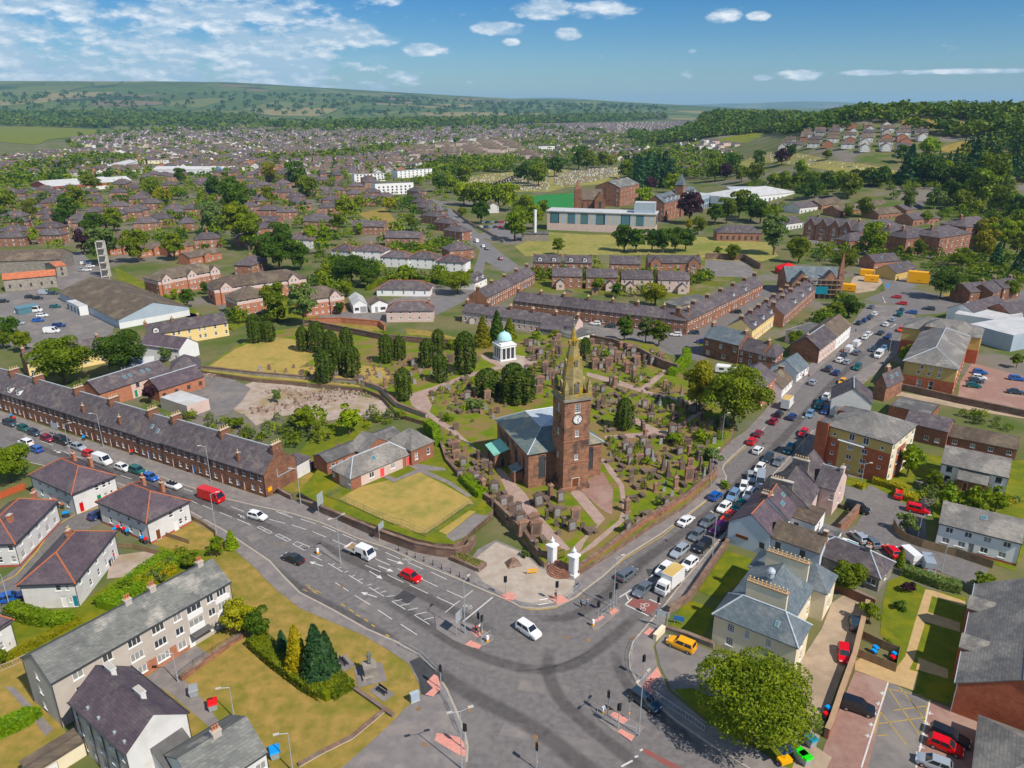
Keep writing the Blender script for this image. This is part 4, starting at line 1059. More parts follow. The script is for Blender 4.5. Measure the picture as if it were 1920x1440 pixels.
# ------------------------------------------------------------------ buildings round the junction
B3=[.8,3.3,5.7]
flats=house('block_of_flats', 'long three-storey grey flats with lichened slate roof above the dry lawn', 'flats',(96,1279),(430,1090),None,7.4,9.9, 'gx', 'render_grey', 'slate_lichen',D=7.8,
 win={'F':W(1,B3,1.7,1.35,style='three',lo=.94,hi=.94)+W(1,B3[:2],1.2,1.3,style='two',lo=.865,hi=1)+W(1,B3[2:],1.2,1.3,style='two',lo=.865,hi=1)+W(1,B3[1:],2.4,1.2,style='three',lo=.763,hi=1)+W(1,B3,1.3,1.3,style='two',lo=.66,hi=1)+W(1,B3,1.9,1.3,style='three',lo=.546,hi=1)+W(1,B3,1.9,1.3,style='three',lo=.413,hi=1)+W(2,B3,1.4,1.3,style='two',lo=.12,hi=.27)+[Dr(.72, 'white',.95)],
  'L':W(1,B3,.9,1.3,style='sash',lo=.45), 'B':W(8,B3,1.4,1.3,style='two')},
 chim=[(.485,.5,.9,.7,.9, 'render_grey',3, 'pot_red'),(.625,.5,.9,.7,.9, 'render_grey',3, 'pot_red'),(.92,.5,.9,.7,.9, 'render_grey',3, 'pot_red')],gutter='frame_dark')
Lf=flats['size'][0]
for fx in (.94,.763):
 for zz in ((2.35,4.75) if fx>.9 else (2.4,4.8)):q=MB();q.box((fx*Lf-1.25,-.06,zz),(fx*Lf+1.25,-.004,zz+.85), 'frame_white');q.build('window_panel',flats)
q=MB();q.box((.36*Lf,-.03,0),(.70*Lf,-.004,.78), 'brick_orange');q.box((.585*Lf,-.031,.785),(.625*Lf,-.005,2.2), 'brick_orange');q.box((.45*Lf,-.031,.785),(.505*Lf,-.005,2.2), 'brick_orange');q.build('brick_panel',flats)
q=MB();q.box((.71*Lf,-1.3,2.25),(.83*Lf,-.01,2.38), 'felt');q.build('porch_canopy',flats)
nb=house('block_of_flats', 'three-storey flats with dark purple slate roof and white gable, in front of grey flats', 'flats',(236,1412),(349,1337),(244,1250),7.6,10.4, 'gy',{'*': 'render_grey', 'F': 'render_white', 'R': 'render_white'}, 'slate_purple',
 win={'L':W(5,B3,1.0,1.3,style='two',lo=.1,hi=.9), 'R':W(4,B3,1.1,1.3,style='two')},chim=[(.62,.34,.6,1.6,.5, 'render_white',0),(.60,.85,.6,1.8,.6, 'render_white',0)],gutter='frame_dark')
Ln,Dn=nb['size']
attach(nb,Ln*.36,-3.0,0,Ln*.52,3.0,4.4,6.0, 'mono', 'render_white', 'felt',{'L':W(1,[2.0],.5,1.5)}, 'stair_annex')
attach(nb,1.2,Dn+.02,0,4.0,2.2,6.0,7.2, 'gx', 'render_grey', 'felt',{}, 'link_block')
q=MB()
for yy in (.18,.42,.64,.88):q.tube((-.12,yy*Dn,.1),(-.12,yy*Dn,7.3),.07,.07, 'frame_dark',5)
q.build('downpipe',nb)
q=MB()
for yy in (.07,.24,.52,.72):q.box((-.15+.5,yy*Dn,7.95),(.15+.5,yy*Dn+.3,8.35), 'galvanised')
q.build('roof_vent',nb)
house('block_of_flats', 'lichened slate roof of white flats cut by the bottom edge of the picture', 'flats',(372,1492),(498,1409),None,5.6,8.0, 'gx', 'render_white', 'slate_lichen',D=8.0,win={'F':W(4,[3.3],1.3,1.2,style='two'), 'R':W(1,[3.3],.9,1.2)},chim=[(.55,.5,1.0,.7,.9, 'render_grey',3, 'pot_red')],gutter='frame_dark')
house('bin_store', 'long low outbuilding with dark flat roof behind the purple-roofed flats', 'outbuilding',(58,1452),(160,1388),None,2.2,2.6, 'mono', 'render_cream', 'tile_brown',D=2.6,win={'F':[Dr(.3, 'garage',2.0,1.7)]},over=.2)
TWO=[.9,3.2]
def white_house(label,p1,p2,p3,rwin,fwin,chim,**k):
 return house('white_rendered_house',label, 'house',p1,p2,p3,4.9,7.7, 'hx', 'render_white', 'slate_purple',win={'F':fwin, 'R':rwin, 'B':W(4,TWO,.9,1.2), 'L':W(3,TWO,.9,1.2)},ridge='ridge_red',chim=chim,gutter='frame_dark',group='white harled houses by the main road',over=.45,**k)
white_house('white hip-roofed house with a red and a green door, beside the big tree',(57,889),(135,924),(212,890),[Dr(.14, 'red'),Dr(.56, 'green'),(.55,3.2,.8,1.2, 'w', 'sash'),(.72,3.2,.8,1.2, 'w', 'sash'),(.85,3.2,.6,1.2, 'w', 'sash'),(.72,.9,.8,1.1, 'w', 'sash'),(.86,.9,.6,1.1, 'w', 'sash')],W(4,TWO,.85,1.35,lo=.2,hi=.82),[(.28,.80,.9,.6,.3, 'brick_orange',2, 'pot_red'),(.62,.86,.9,.6,.3, 'brick_orange',2, 'pot_red')])
white_house('white hip-roofed house with red plinth above the small fenced lawn',(184,939),(275,977),(354,939),[Dr(.2, 'brown'),Dr(.63, 'white'),(.55,3.2,.9,1.2, 'w', 'sash'),(.8,3.2,.7,1.2, 'w', 'sash'),(.75,.9,.8,1.2, 'w', 'sash'),(.88,.9,.6,1.1, 'w', 'sash')],W(4,TWO,.85,1.35,lo=.2,hi=.82),[(.28,.80,.9,.6,.3, 'brick_orange',2, 'pot_red'),(.62,.86,.9,.6,.3, 'brick_orange',2, 'pot_red')],base='margin_red')
white_house('white hip-roofed house with teal door at the bend of the side street',(37,1094),(138,1090),(209,997),W(5,TWO,.85,1.25,lo=.12,hi=.9,skip=((0,0),)),[(.68,3.2,.9,1.2, 'w', 'sash'),(.85,3.2,.5,1.1, 'w', 'sash'),Dr(.74, 'white'),(.86,.9,.4,.9, 'w', 'sash'),Dr(.95, 'teal',.85)],[(.36,.72,.6,.9,.4, 'brick_orange',2, 'pot_buff')])
white_house('white hip-roofed house with two brick chimneys at the left picture edge',(-66,1021),(26,1017),(92,939),W(5,TWO,1.1,1.25,style='three',lo=.12,hi=.9),W(3,TWO,.9,1.25,lo=.35,hi=.9),[(.70,.30,.7,1.0,.3, 'brick_orange',0),(.66,.9,.7,1.0,.0, 'brick_orange',2, 'pot_red')],base='margin_red')
white_house('corner of a white house by the clipped hedge at the left edge',(-48,1200),(17,1160),(-40,1085),W(3,TWO,.9,1.25),W(2,TWO,.9,1.25,lo=.2,hi=.6),[])
# ---- the long terrace
def terrace(name,labels,pA,pB,he,hr,D,bounds,wall,rmat,cat='house',group=None,z=.0,steps=None,chim='sandstone_dark',fr=None,per=4.2,ground='doors',near=True,ridge='lead',dorm=(),pots=4,endwin=True,sk=(),backwin=True,front=()):
 A,B=G(*pA,z+he),G(*pB,z+he);u=(B-A).normalized();ang=math.atan2(u.y,u.x);out=[]
 for i in range(len(bounds)-1):
  b0,b1=bounds[i],bounds[i+1];L=b1-b0;o=B-u*b1;st=steps[i] if steps else .0
  n=max(2,round(L/2.3));up=W(n,[he-1.75],.85,1.35,lo=.6/n,hi=1-.6/n)
  lo=[]
  for k in range(n):
   x=.6/n+(1-1.2/n)*k/(n-1)
   if ground=='doors' and k % 3==1:lo+=[Dr(x,random.choice(['orange', 'orange', 'brown', 'blue', 'orange']),.9,2.15,.05)]
   else:lo+=[(x,.85,.85,1.35, 'w', 'sash')]
  w={'F':up+lo}
  if backwin:w['B']=W(n,[he-1.75,.9],.85,1.3)
  lab=labels[i] if isinstance(labels,list) else labels
  ch=[(.0+.45/L,.5,.75,2.6 if near else 1.6,1.25,chim,pots)]
  if i==0:ch.append((1-.45/L,.5,.75,2.6 if near else 1.6,1.25,chim,pots))
  if i in front:ch.append((.5,.11,.6,.6,-1.2,chim,1))
  fr_=(Vector((o.x,o.y,0)),ang,L,D)
  h_=house(name,lab,cat,None,None,None,he+st,hr+st, 'gx',wall,rmat,frame=fr_,win=w,z=z,ridge=ridge,chim=ch,group=group,near=near,gov=.0,sky=[s[1:] for s in sk if s[0]==i],dormers=[d[1:] for d in dorm if d[0]==i],gutter='frame_dark' if near else None)
  out.append(h_)
 return out
tl=['brown sandstone terraced house at the gable end beside the church hall', 'sandstone terraced house with pink ground floor and blue doors in the left terrace', 'narrow terraced house with two roof lights in the left terrace', 'terraced house with turquoise sign over a door and front chimney in the left terrace', 'terraced house behind the tall street lamp with slim front chimney in the left terrace', 'long terraced house behind the blank road sign in the left terrace', 'terraced house with dormers near the far end of the left terrace', 'last terraced house at the left edge of the left terrace']
terr=terrace('terraced_house',tl,(0,737),(494,890),5.3,9.3,9.0,[0,16.2,31.8,40.1,54.2,67.9,85,95.9,112], 'sandstone_dark', 'slate',group='houses of the left terrace',steps=[.0,.15,-.12,.1,.25,.3,.2,.35],front=(0,3,4),sk=((2,.35,.5, 'F',.7,1.1),(2,.65,.4, 'F',.7,1.1),(0,.45,.45, 'F',.5,.8)),dorm=((6,.35, 'F',1.5,1.5, 'slate'),(6,.72, 'F',1.5,1.5, 'slate'),(7,.6, 'F',1.5,1.5, 'slate')))
attach(terr[0],terr[0]['size'][0]-4.2,9.02,0,4.0,4.5,3.6,5.0, 'hx', 'render_white', 'slate',{}, 'rear_wing')
attach(terr[0],2.0,9.02,0,4.0,3.5,3.2,4.4, 'gy', 'render_white', 'slate',{}, 'rear_wing')
attach(terr[2],1.0,9.02,0,5.0,3.5,3.0,4.2, 'mono', 'render_white', 'felt',{}, 'rear_wing')
attach(terr[3],2.0,9.02,0,5.0,4.0,3.2,4.4, 'gy', 'render_white', 'slate',{}, 'rear_wing')
attach(terr[4],3.0,9.02,0,6.0,4.0,3.0,4.2, 'gx', 'brick_brown', 'tile_brown',{}, 'rear_wing')
q=MB();Lt=terr[0]['size'][0];q.box((Lt+.03,3.6,3.1),(Lt+.14,8.2,3.3), 'galvanised');q.box((Lt+.03,3.4,3.1),(Lt+.14,3.6,5.0), 'galvanised');q.build('downpipe',terr[0])
# yellow notice on the gable
q=MB();q.box((Lt+.02,.6,1.0),(Lt+.09,1.7,1.9), 'paint_yellow_gloss');q.build('wall_sign',terr[0])
# ---- church hall on its raised lawn
HZ=1.6
hall_outline=[(560,922),(600,945),(640,962),(705,985),(780,1010),(815,1018),(850,1020),(868,1010),(880,990),(925,955),(900,935),(885,925),(838,870),(825,840),(800,830),(640,830),(600,875)]
ground_sheet('hall_ground',hall_outline,HZ, 'lawn_green',1.6, 'wall_stone')
ground_sheet('hall_lawn',zt(480,760,[[(640,690),(780,610),(1000,560),(1030,580),(1230,500),(1420,600),(1600,700),(1640,745),(1590,740),(1275,960),(1180,950),(900,830),(620,700)]])[0],HZ+.03, 'lawn_straw')
ground_sheet('hall_path',zt(480,760,[[(940,530),(980,520),(1050,548),(1200,480),(1140,450),(1200,435),(1420,470),(1420,490),(1280,490),(1460,570),(1620,680),(1590,690),(1440,590),(1230,500),(1030,575)]])[0],HZ+.04, 'footway')
ground_sheet('hall_strip',zt(480,760,[[(1370,945),(1600,790),(1650,795),(1430,970)]])[0],HZ+.036, 'lawn_straw')
ground_sheet('hall_strip_path',zt(480,760,[[(1420,980),(1640,810),(1740,830),(1560,990),(1480,1020)]])[0],HZ+.033, 'footway')
hall=house('church_hall', 'low church hall with grey slate roof, brick ends and pink doors', 'hall',(657,896),(771,848),None,2.9,5.4, 'hx',zones([2.6,13.8],[],lambda x,z: 'brick_brown' if x<2.6 or x>13.8 else 'render_pink'), 'tile_grey',D=6.6,z=HZ,near=True,
 win={'F':[(.33,.9,1.3,1.3, 'w', 'two'),Dr(.50, 'pink',1.3,2.1,.05),(.68,.9,1.2,1.3, 'w', 'two'),Dr(.95, 'pink',1.2,2.1,.05)], 'L':W(2,[1.2],.8,.9)},ridge='lead',sky=[(.45,.5, 'F',.9,1.1)])
Lh=hall['size'][0]
attach(hall,Lh-.6,-.7,0,6.6,7.6,3.9,6.8, 'hx', 'brick_brown', 'tile_grey',{'F':W(2,[1.1],.9,1.6,lo=.22,hi=.75), 'R':W(2,[1.1],.9,1.6)}, 'end_wing')
attach(hall,Lh*.52,6.62,0,8.0,5.5,3.2,5.6, 'gy', 'brick_brown', 'tile_grey',{}, 'rear_block')
attach(hall,Lh*.05,9.5,0,Lh*1.25,5.0,3.0,4.0, 'gx', 'brick_brown', 'felt',{'F':W(2,[1.0],1.1,1.2,lo=.08,hi=.17)+[Dr(.27, 'pink',1.2,2.1,.05)], 'R':[Dr(.5, 'pink',1.2,2.1,.05)]}, 'rear_range')
# ---- the corner villa
villa=house('corner_villa', 'cream corner villa with blue-grey hip roofs and long rows of chimney pots', 'house',(1340,1149),(1495,1211),None,5.4,8.0, 'hx', 'render_cream', 'slate_blue',D=5.8,ridge='lead',
 win={'F':[(.22,3.2,1.1,1.4, 'w', 'lattice'),(.42,3.2,.8,1.4, 'w', 'lattice'),(.68,3.2,.9,1.4, 'w', 'lattice'),(.22,.8,1.1,1.4, 'w', 'lattice'),(.68,.8,.9,1.4, 'w', 'lattice')], 'R':[(.5,.9,.9,1.5, 'w', 'sash'),(.5,3.2,.9,1.4, 'w', 'sash')]},sky=[(.72,.45, 'F',.6,.9)])
Lv=villa['size'][0]
attach(villa,.4,5.82,0,Lv*.78,9.2,5.4,8.1, 'gy', 'render_cream', 'slate_blue',{'R':W(2,[.9,3.2],.9,1.5)}, 'link_range')
rw=attach(villa,-.2,15.04,0,Lv,5.8,5.4,8.1, 'hx', 'render_cream', 'slate_blue',{'R':W(1,[.9,3.2],.9,1.5), 'F':[]}, 'rear_range')
for y0,x0,x1 in ((5.5,2.6,8.6),(15.2,2.2,8.8)):
 o=link('chimney',None,villa,(0,y0,0))
 q=MB();q.box((x0,-.35,5.0),(x1,.35,9.2), 'render_cream',bottom=False);q.box((x0-.1,-.45,9.2),(x1+.1,.45,9.42), 'margin_tan');q.build('chimney_stack',o)
 for k in range(10):
  q=CHIM.get('potpot_buff') or CHIM.setdefault('potpot_buff',None)
  link('chimney_pot',CHIM['potpot_buff'],o,(x0+.25+k*(x1-x0-.5)/9,0,9.42))
q=MB();q.lathe([(.55,0),(.55,.9),(.7,1.0),(.62,1.3),(.35,1.6),(.05,1.7)], 'lead',10);q.build('roof_vent',villa).location=(4.6,10.0,8.0)
pub=house('white_pub', 'pale blue rendered pub with gable to the lawn and small painted sign', 'pub',(1367,977),(1445,1003),None,4.6,7.4, 'gy', 'render_blue', 'slate_purple',D=8.5,win={'F':[(.83,1.2,1.0,1.3, 'k', 'sash')]},chim=[(.5,.93,2.2,.7,.8, 'sandstone',5)],ridge='ridge_red')
Lp=pub['size'][0]
attach(pub,Lp+.02,.3,0,8.6,5.8,4.2,6.2, 'gx', 'render_blue', 'tile_brown',{'F':W(2,[2.2],.95,1.3, 'k',lo=.16,hi=.66)}, 'side_range',chim=[(.96,.5,.8,.8,.9, 'sandstone',0)])
q=MB();q.box((Lp*.2,-.12,2.0),(Lp*.5,-.01,2.6), 'paint_brown_gloss');q.build('pub_sign',pub)
h2=house('street_house', 'house with lilac slate roof, red ridge and two skylights behind the pub', 'house',None,None,None,4.8,8.2, 'gy', 'render_white', 'slate_purple',frame=RS((1478,974),(1495,945),4.8,8.2),ridge='ridge_red',sky=[(.35,.45, 'R',.8,1.5),(.72,.6, 'R',.8,1.3)],chim=[(.5,.96,2.6,.7,.9, 'stone_grey',5)])
house('rear_annex', 'white two-storey annex with mossy lean-to roof behind the pub', 'annex',(1480,968),(1529,984),(1546,962),4.2,5.0, 'mono', 'render_bright', 'tile_brown',win={'F':[(.3,2.4,.9,1.0, 'k', 'two')], 'R':[(.5,2.0,.9,1.6, 'w', 'sash')]},over=.15)
house('flat_annex', 'low dark flat-roofed annex with white gable wall beside the conservatory', 'annex',(1528,1010),(1560,1021),(1571,996),2.8,3.4, 'mono', 'render_bright', 'felt',over=.1)
h3=house('street_house', 'house with plain grey slate roof between two big stone chimneys', 'house',None,None,None,5.2,8.8, 'gy', 'render_pink', 'slate',frame=RS((1514,950),(1535,916),5.2,9.5),chim=[(.45,.03,4.2,.8,.5, 'stone_grey',0)],win={'R':W(1,[2.8],.9,1.2)})
h4=house('street_house', 'tall pink-gabled house with slate roof beside the red and ochre flats', 'house',(1528,908),(1566,919),None,5.6,8.4, 'gx', 'render_pink', 'slate',D=8.0,ridge='lead',win={'F':W(2,[3.2],.9,1.3), 'R':W(1,[1,3.3],.8,1.3)},chim=[(.96,.5,.7,1.2,.7, 'render_pink',1)])
attach(h4,-7.0,.5,0,7.0,8.5,5.4,8.8, 'gy', 'render_pink', 'slate',{}, 'street_range')
chimney(h4,-3.5,.9,6.0,9.8,3.2,.7, 'stone_grey',6)
house('cottage_range', 'long low cottage with slate hip roof behind the leafy tree by the villa', 'cottage',(1514,1029),(1650,1083),None,2.9,5.2, 'hx', 'stone_grey', 'slate',D=6.4,ridge='lead',win={'F':[(.08,1.0,.9,1.0, 'w', 'two'),(.90,1.0,1.6,1.2, 'w', 'two')], 'R':W(1,[1.0],.9,1.2)},chim=[(.72,.5,.8,.8,.8, 'stone_grey',2, 'pot_red')])
# conservatory with glazing bars
def conservatory():
 A,B=G(1556,1022,2.4),G(1590,1036,2.4);u=(B-A).normalized();ang=math.atan2(u.y,u.x);L=(B-A).length
 t=thing('conservatory', 'white-framed glass conservatory roof behind the slate cottage', 'conservatory',(A.x,A.y,0),ang)
 D=4.2;q=MB()
 for i in range(7):q.box((i*L/6-.05,0,0),(i*L/6+.05,.1,2.4), 'frame_white');q.box((i*L/6-.05,D-.1,0),(i*L/6+.05,D,2.4), 'frame_white')
 q.box((0,0,2.3),(L,.12,2.45), 'frame_white');q.box((0,D-.12,2.3),(L,D,2.45), 'frame_white')
 for i in range(7):
  q.tube((i*L/6,0,2.45),(L*.5+(i-3)*.1,D/2,3.6),.06,.06, 'frame_white',4);q.tube((i*L/6,D,2.45),(L*.5+(i-3)*.1,D/2,3.6),.06,.06, 'frame_white',4)
 q.build('frame',t)
 g=MB();g.face([(0,0,2.42),(L,0,2.42),(L*.55,D/2,3.55),(L*.45,D/2,3.55)], 'pane_blue');g.face([(L,D,2.42),(0,D,2.42),(L*.45,D/2,3.55),(L*.55,D/2,3.55)], 'pane_blue');g.face([(L,0,2.42),(L,D,2.42),(L*.55,D/2,3.55)], 'pane_blue');g.face([(0,D,2.42),(0,0,2.42),(L*.45,D/2,3.55)], 'pane_blue')
 g.box((.05,.04,.2),(L-.05,.07,2.3), 'pane_blue');g.build('glazing',t)
conservatory()
# ---- red and ochre flats
def ff(x,z):
 if z>7.2:return 'render_ochre'
 return 'brick_red' if 1.0<x<3.6 or x>8.9 else 'render_ochre'
R4=[.8,3.2,5.5,7.7]
fl=house('block_of_flats', 'four-storey flats in red and ochre with grey hip roof by the right-hand road', 'flats',(1548,795),(1674,831),(1699,790),9.8,12.8, 'hx',{'*': 'render_ochre', 'F':zones([1.0,3.6,8.9],[7.2],ff), 'R':zones([4.0,9.0],[7.2],lambda x,z: 'brick_red' if 4<x<9 and z<7.2 else 'render_cream')}, 'tile_grey',
 win={'F':W(1,R4,.7,.7,style='none',lo=.16,hi=1)+W(1,R4[:3],1.2,1.1,style='two',lo=.42,hi=1)+W(1,R4[:3],1.2,1.1,style='two',lo=.63,hi=1)+W(2,R4[3:],1.2,1.6,style='two',lo=.42,hi=.63)+W(1,R4,.7,.7,style='none',lo=.87,hi=1), 'R':W(4,R4,1.1,1.1,style='two'), 'L':W(3,R4,1.1,1.2,style='two')},gutter='frame_dark',over=.4)
Lfl,Dfl=fl['size']
attach(fl,-1.6,-.8,0,2.6,3.6,10.3,10.3, 'flat', 'brick_red', 'felt',{'F':[], 'L':W(1,[1.0,3.4,5.8,8.0],1.3,1.3,style='two',lo=.5)}, 'corner_bay')
attach(fl,-1.2,Dfl-5,0,2.4,4.0,10.1,10.1, 'flat', 'brick_red', 'felt',{}, 'corner_bay')
q=MB();q.box((3.4,-.9,7.2),(9.0,-.01,7.4), 'frame_white');q.build('canopy',fl)
# ---- white houses in the court
def wh(label,p1,p2,D,win,**k):return house('white_court_house',label, 'house',p1,p2,None,4.7,7.2, 'gx', 'render_bright', 'tile_grey',D=D,win=win,gutter='frame_dark',near=True,**k)
wh('white pair of houses with two doors and four window bays by the curved fence',(1762,980),(1915,1018),8.4,{'F':W(4,[3.1],1.2,1.1,style='two',lo=.14,hi=.85)+[(.12,.9,1.2,1.1, 'w', 'two'),(.32,.9,1.2,1.1, 'w', 'two'),(.60,.9,1.2,1.1, 'w', 'two'),(.82,.9,1.2,1.1, 'w', 'two'),Dr(.44, 'grey'),Dr(.52, 'grey')], 'R':W(1,[1,3.2],.8,1.1)},sky=[(.52,.65, 'F',1.0,.9)],base='margin_red')
wc=wh('white houses with sweeping grey roof behind the garden trees',(1766,868),(1890,895),8.4,{'F':[(.13,3.1,1.1,1.2, 'k', 'two'),(.13,.9,1.1,1.2, 'k', 'two'),(.88,3.1,1.1,1.2, 'k', 'two'),(.88,.9,1.1,1.2, 'k', 'two')], 'L':W(1,[1,3.2],.8,1.1)})
Lw=wc['size'][0]
attach(wc,Lw*.28,-1.7,0,Lw*.45,1.7,2.6,4.4, 'mono', 'brick_brown', 'tile_grey',{'F':[Dr(.3, 'brown'),Dr(.7, 'brown')]}, 'porch')
house('outhouse_row', 'long single-storey range with mossy brown roof behind the white houses', 'outbuilding',(1780,817),(1908,842),None,2.8,4.6, 'gx', 'brick_brown', 'tile_brown',D=6.5,win={'F':W(4,[1.0],1.0,1.0,style='two')})
house('brick_workshop', 'brick workshop with grey slate roof between ochre flats and mossy range', 'workshop',(1697,790),(1778,809),None,4.4,6.4, 'gx', 'brick_brown', 'slate',D=7.0,win={'F':W(2,[1.0],1.0,1.1,style='two',lo=.55,hi=.8)})
house('flat_workshop', 'flat grey-roofed workshop next to the white gabled house', 'workshop',(1668,760),(1745,778),None,3.2,3.2, 'flat', 'brick_brown', 'felt',D=9)
# ---- brick flats bottom right
bf=house('brick_flats', 'red brick flats with big grey tiled roof at the right picture edge', 'flats',None,None,None,4.9,8.8, 'gy', 'brick_red', 'tile_grey',frame=LS((1797,1280),(1833,1096),4.9,13.0),ridge='lead',win={'L':W(4,[.9,3.0],1.1,1.1,style='two')},gutter='galvanised',over=.4)
Dbf=bf['size'][1]
for y0 in (.28,.68):
 attach(bf,-.7,Dbf*y0+2.6,RAD(-90),2.6,3.2,5.6,6.8, 'gy', 'brick_red', 'tile_grey',{'F':[Dr(.5, 'brown')]}, 'porch_bay')
house('brick_flats', 'pyramid tiled roof of a low brick wing in the bottom right corner', 'flats',None,None,None,3.0,6.6, 'pyr', 'brick_red', 'tile_grey',frame=LS((1826,1478),(1841,1344),3.0,13.0),win={'L':W(2,[.9],1.1,1.1,style='two')},over=.4)
# ------------------------------------------------------------------ church and churchyard
CZ=1.2
yard=[(1038,1046),(1070,1062),(1084,1070),(1140,1036),(1210,989),(1285,944),(1328,907),(1340,892),(1330,860),(1370,822),(1380,790),(1335,755),(1270,695),(1252,668),(1225,645),(1160,635),(1060,628),(1000,628),(940,628),(880,650),(840,648),(720,638),(580,612),(500,622),(440,650),(375,695),(480,710),(555,716),(680,728),(716,742),(745,775),(800,792),(828,818),(838,878),(886,932),(930,955),(960,985),(1020,1055)]
ground_sheet('churchyard',yard,CZ, 'churchyard_grass',1.2, 'wall_stone')
ground_sheet('churchyard_lawn',[(380,695),(440,655),(500,630),(580,640),(600,665),(560,690),(640,680),(720,690),(735,712),(680,726),(555,714),(480,708)],CZ+.02, 'lawn_straw')
PATHS=[zt(960,760,[[(270,1010),(90,830),(0,720),(-20,690),(-140,440),(-280,330),(-490,180),(-670,60),(-750,0),(-780,-80),(-640,-80),(-600,0),(-620,50),(-440,170),(-220,370),(-60,490),(0,560),(100,660),(240,860),(440,1080),(400,1090)]])[0],
  zt(960,760,[[(500,1110),(800,860),(830,780),(800,600),(720,500),(665,405),(690,400),(760,480),(840,600),(860,790),(840,870),(620,1060),(520,1120),(440,1090),(480,1040),(640,900),(560,800),(440,660),(470,620),(540,660),(640,780),(700,850),(560,1000)]])[0],
  zt(960,760,[[(690,230),(900,210),(1150,190),(1280,120),(1400,40),(1420,60),(1290,150),(1160,220),(900,245),(700,250)]])[0],
  zt(960,760,[[(860,20),(960,110),(1120,190),(1060,215),(900,120),(820,40)]])[0],
  zt(480,440,[[(1140,1200),(1300,1150),(1540,1060),(1700,1010),(1840,980),(1860,1000),(1700,1040),(1560,1080),(1320,1180),(1230,1240),(1180,1280)]])[0],
  zt(480,440,[[(1680,900),(1720,900),(1860,970),(1840,1000),(1700,930)]])[0],
  zt(960,440,[[(960,1150),(1200,960),(1240,970),(1060,1120),(1000,1170),(1440,1270),(1430,1290),(960,1180),(560,1060),(560,1030),(800,1090)]])[0]]
for i,p in enumerate(PATHS):ground_sheet('churchyard_path',p,CZ+.03+.004*i, 'red_gravel')
ground_sheet('tower_paving',zt(960,760,[[(510,630),(560,560),(680,500),(760,640),(750,820),(700,800),(620,740)]])[0],CZ+.065, 'brick_paving')
ground_sheet('mausoleum_terrace',[(922,670),(940,662),(985,668),(980,690),(945,688)],CZ+.07, 'paving')
ground_sheet('memorial_terrace',zt(960,440,[[(20,960),(120,920),(220,900),(180,960),(60,1010)]])[0],CZ+.06, 'red_gravel')
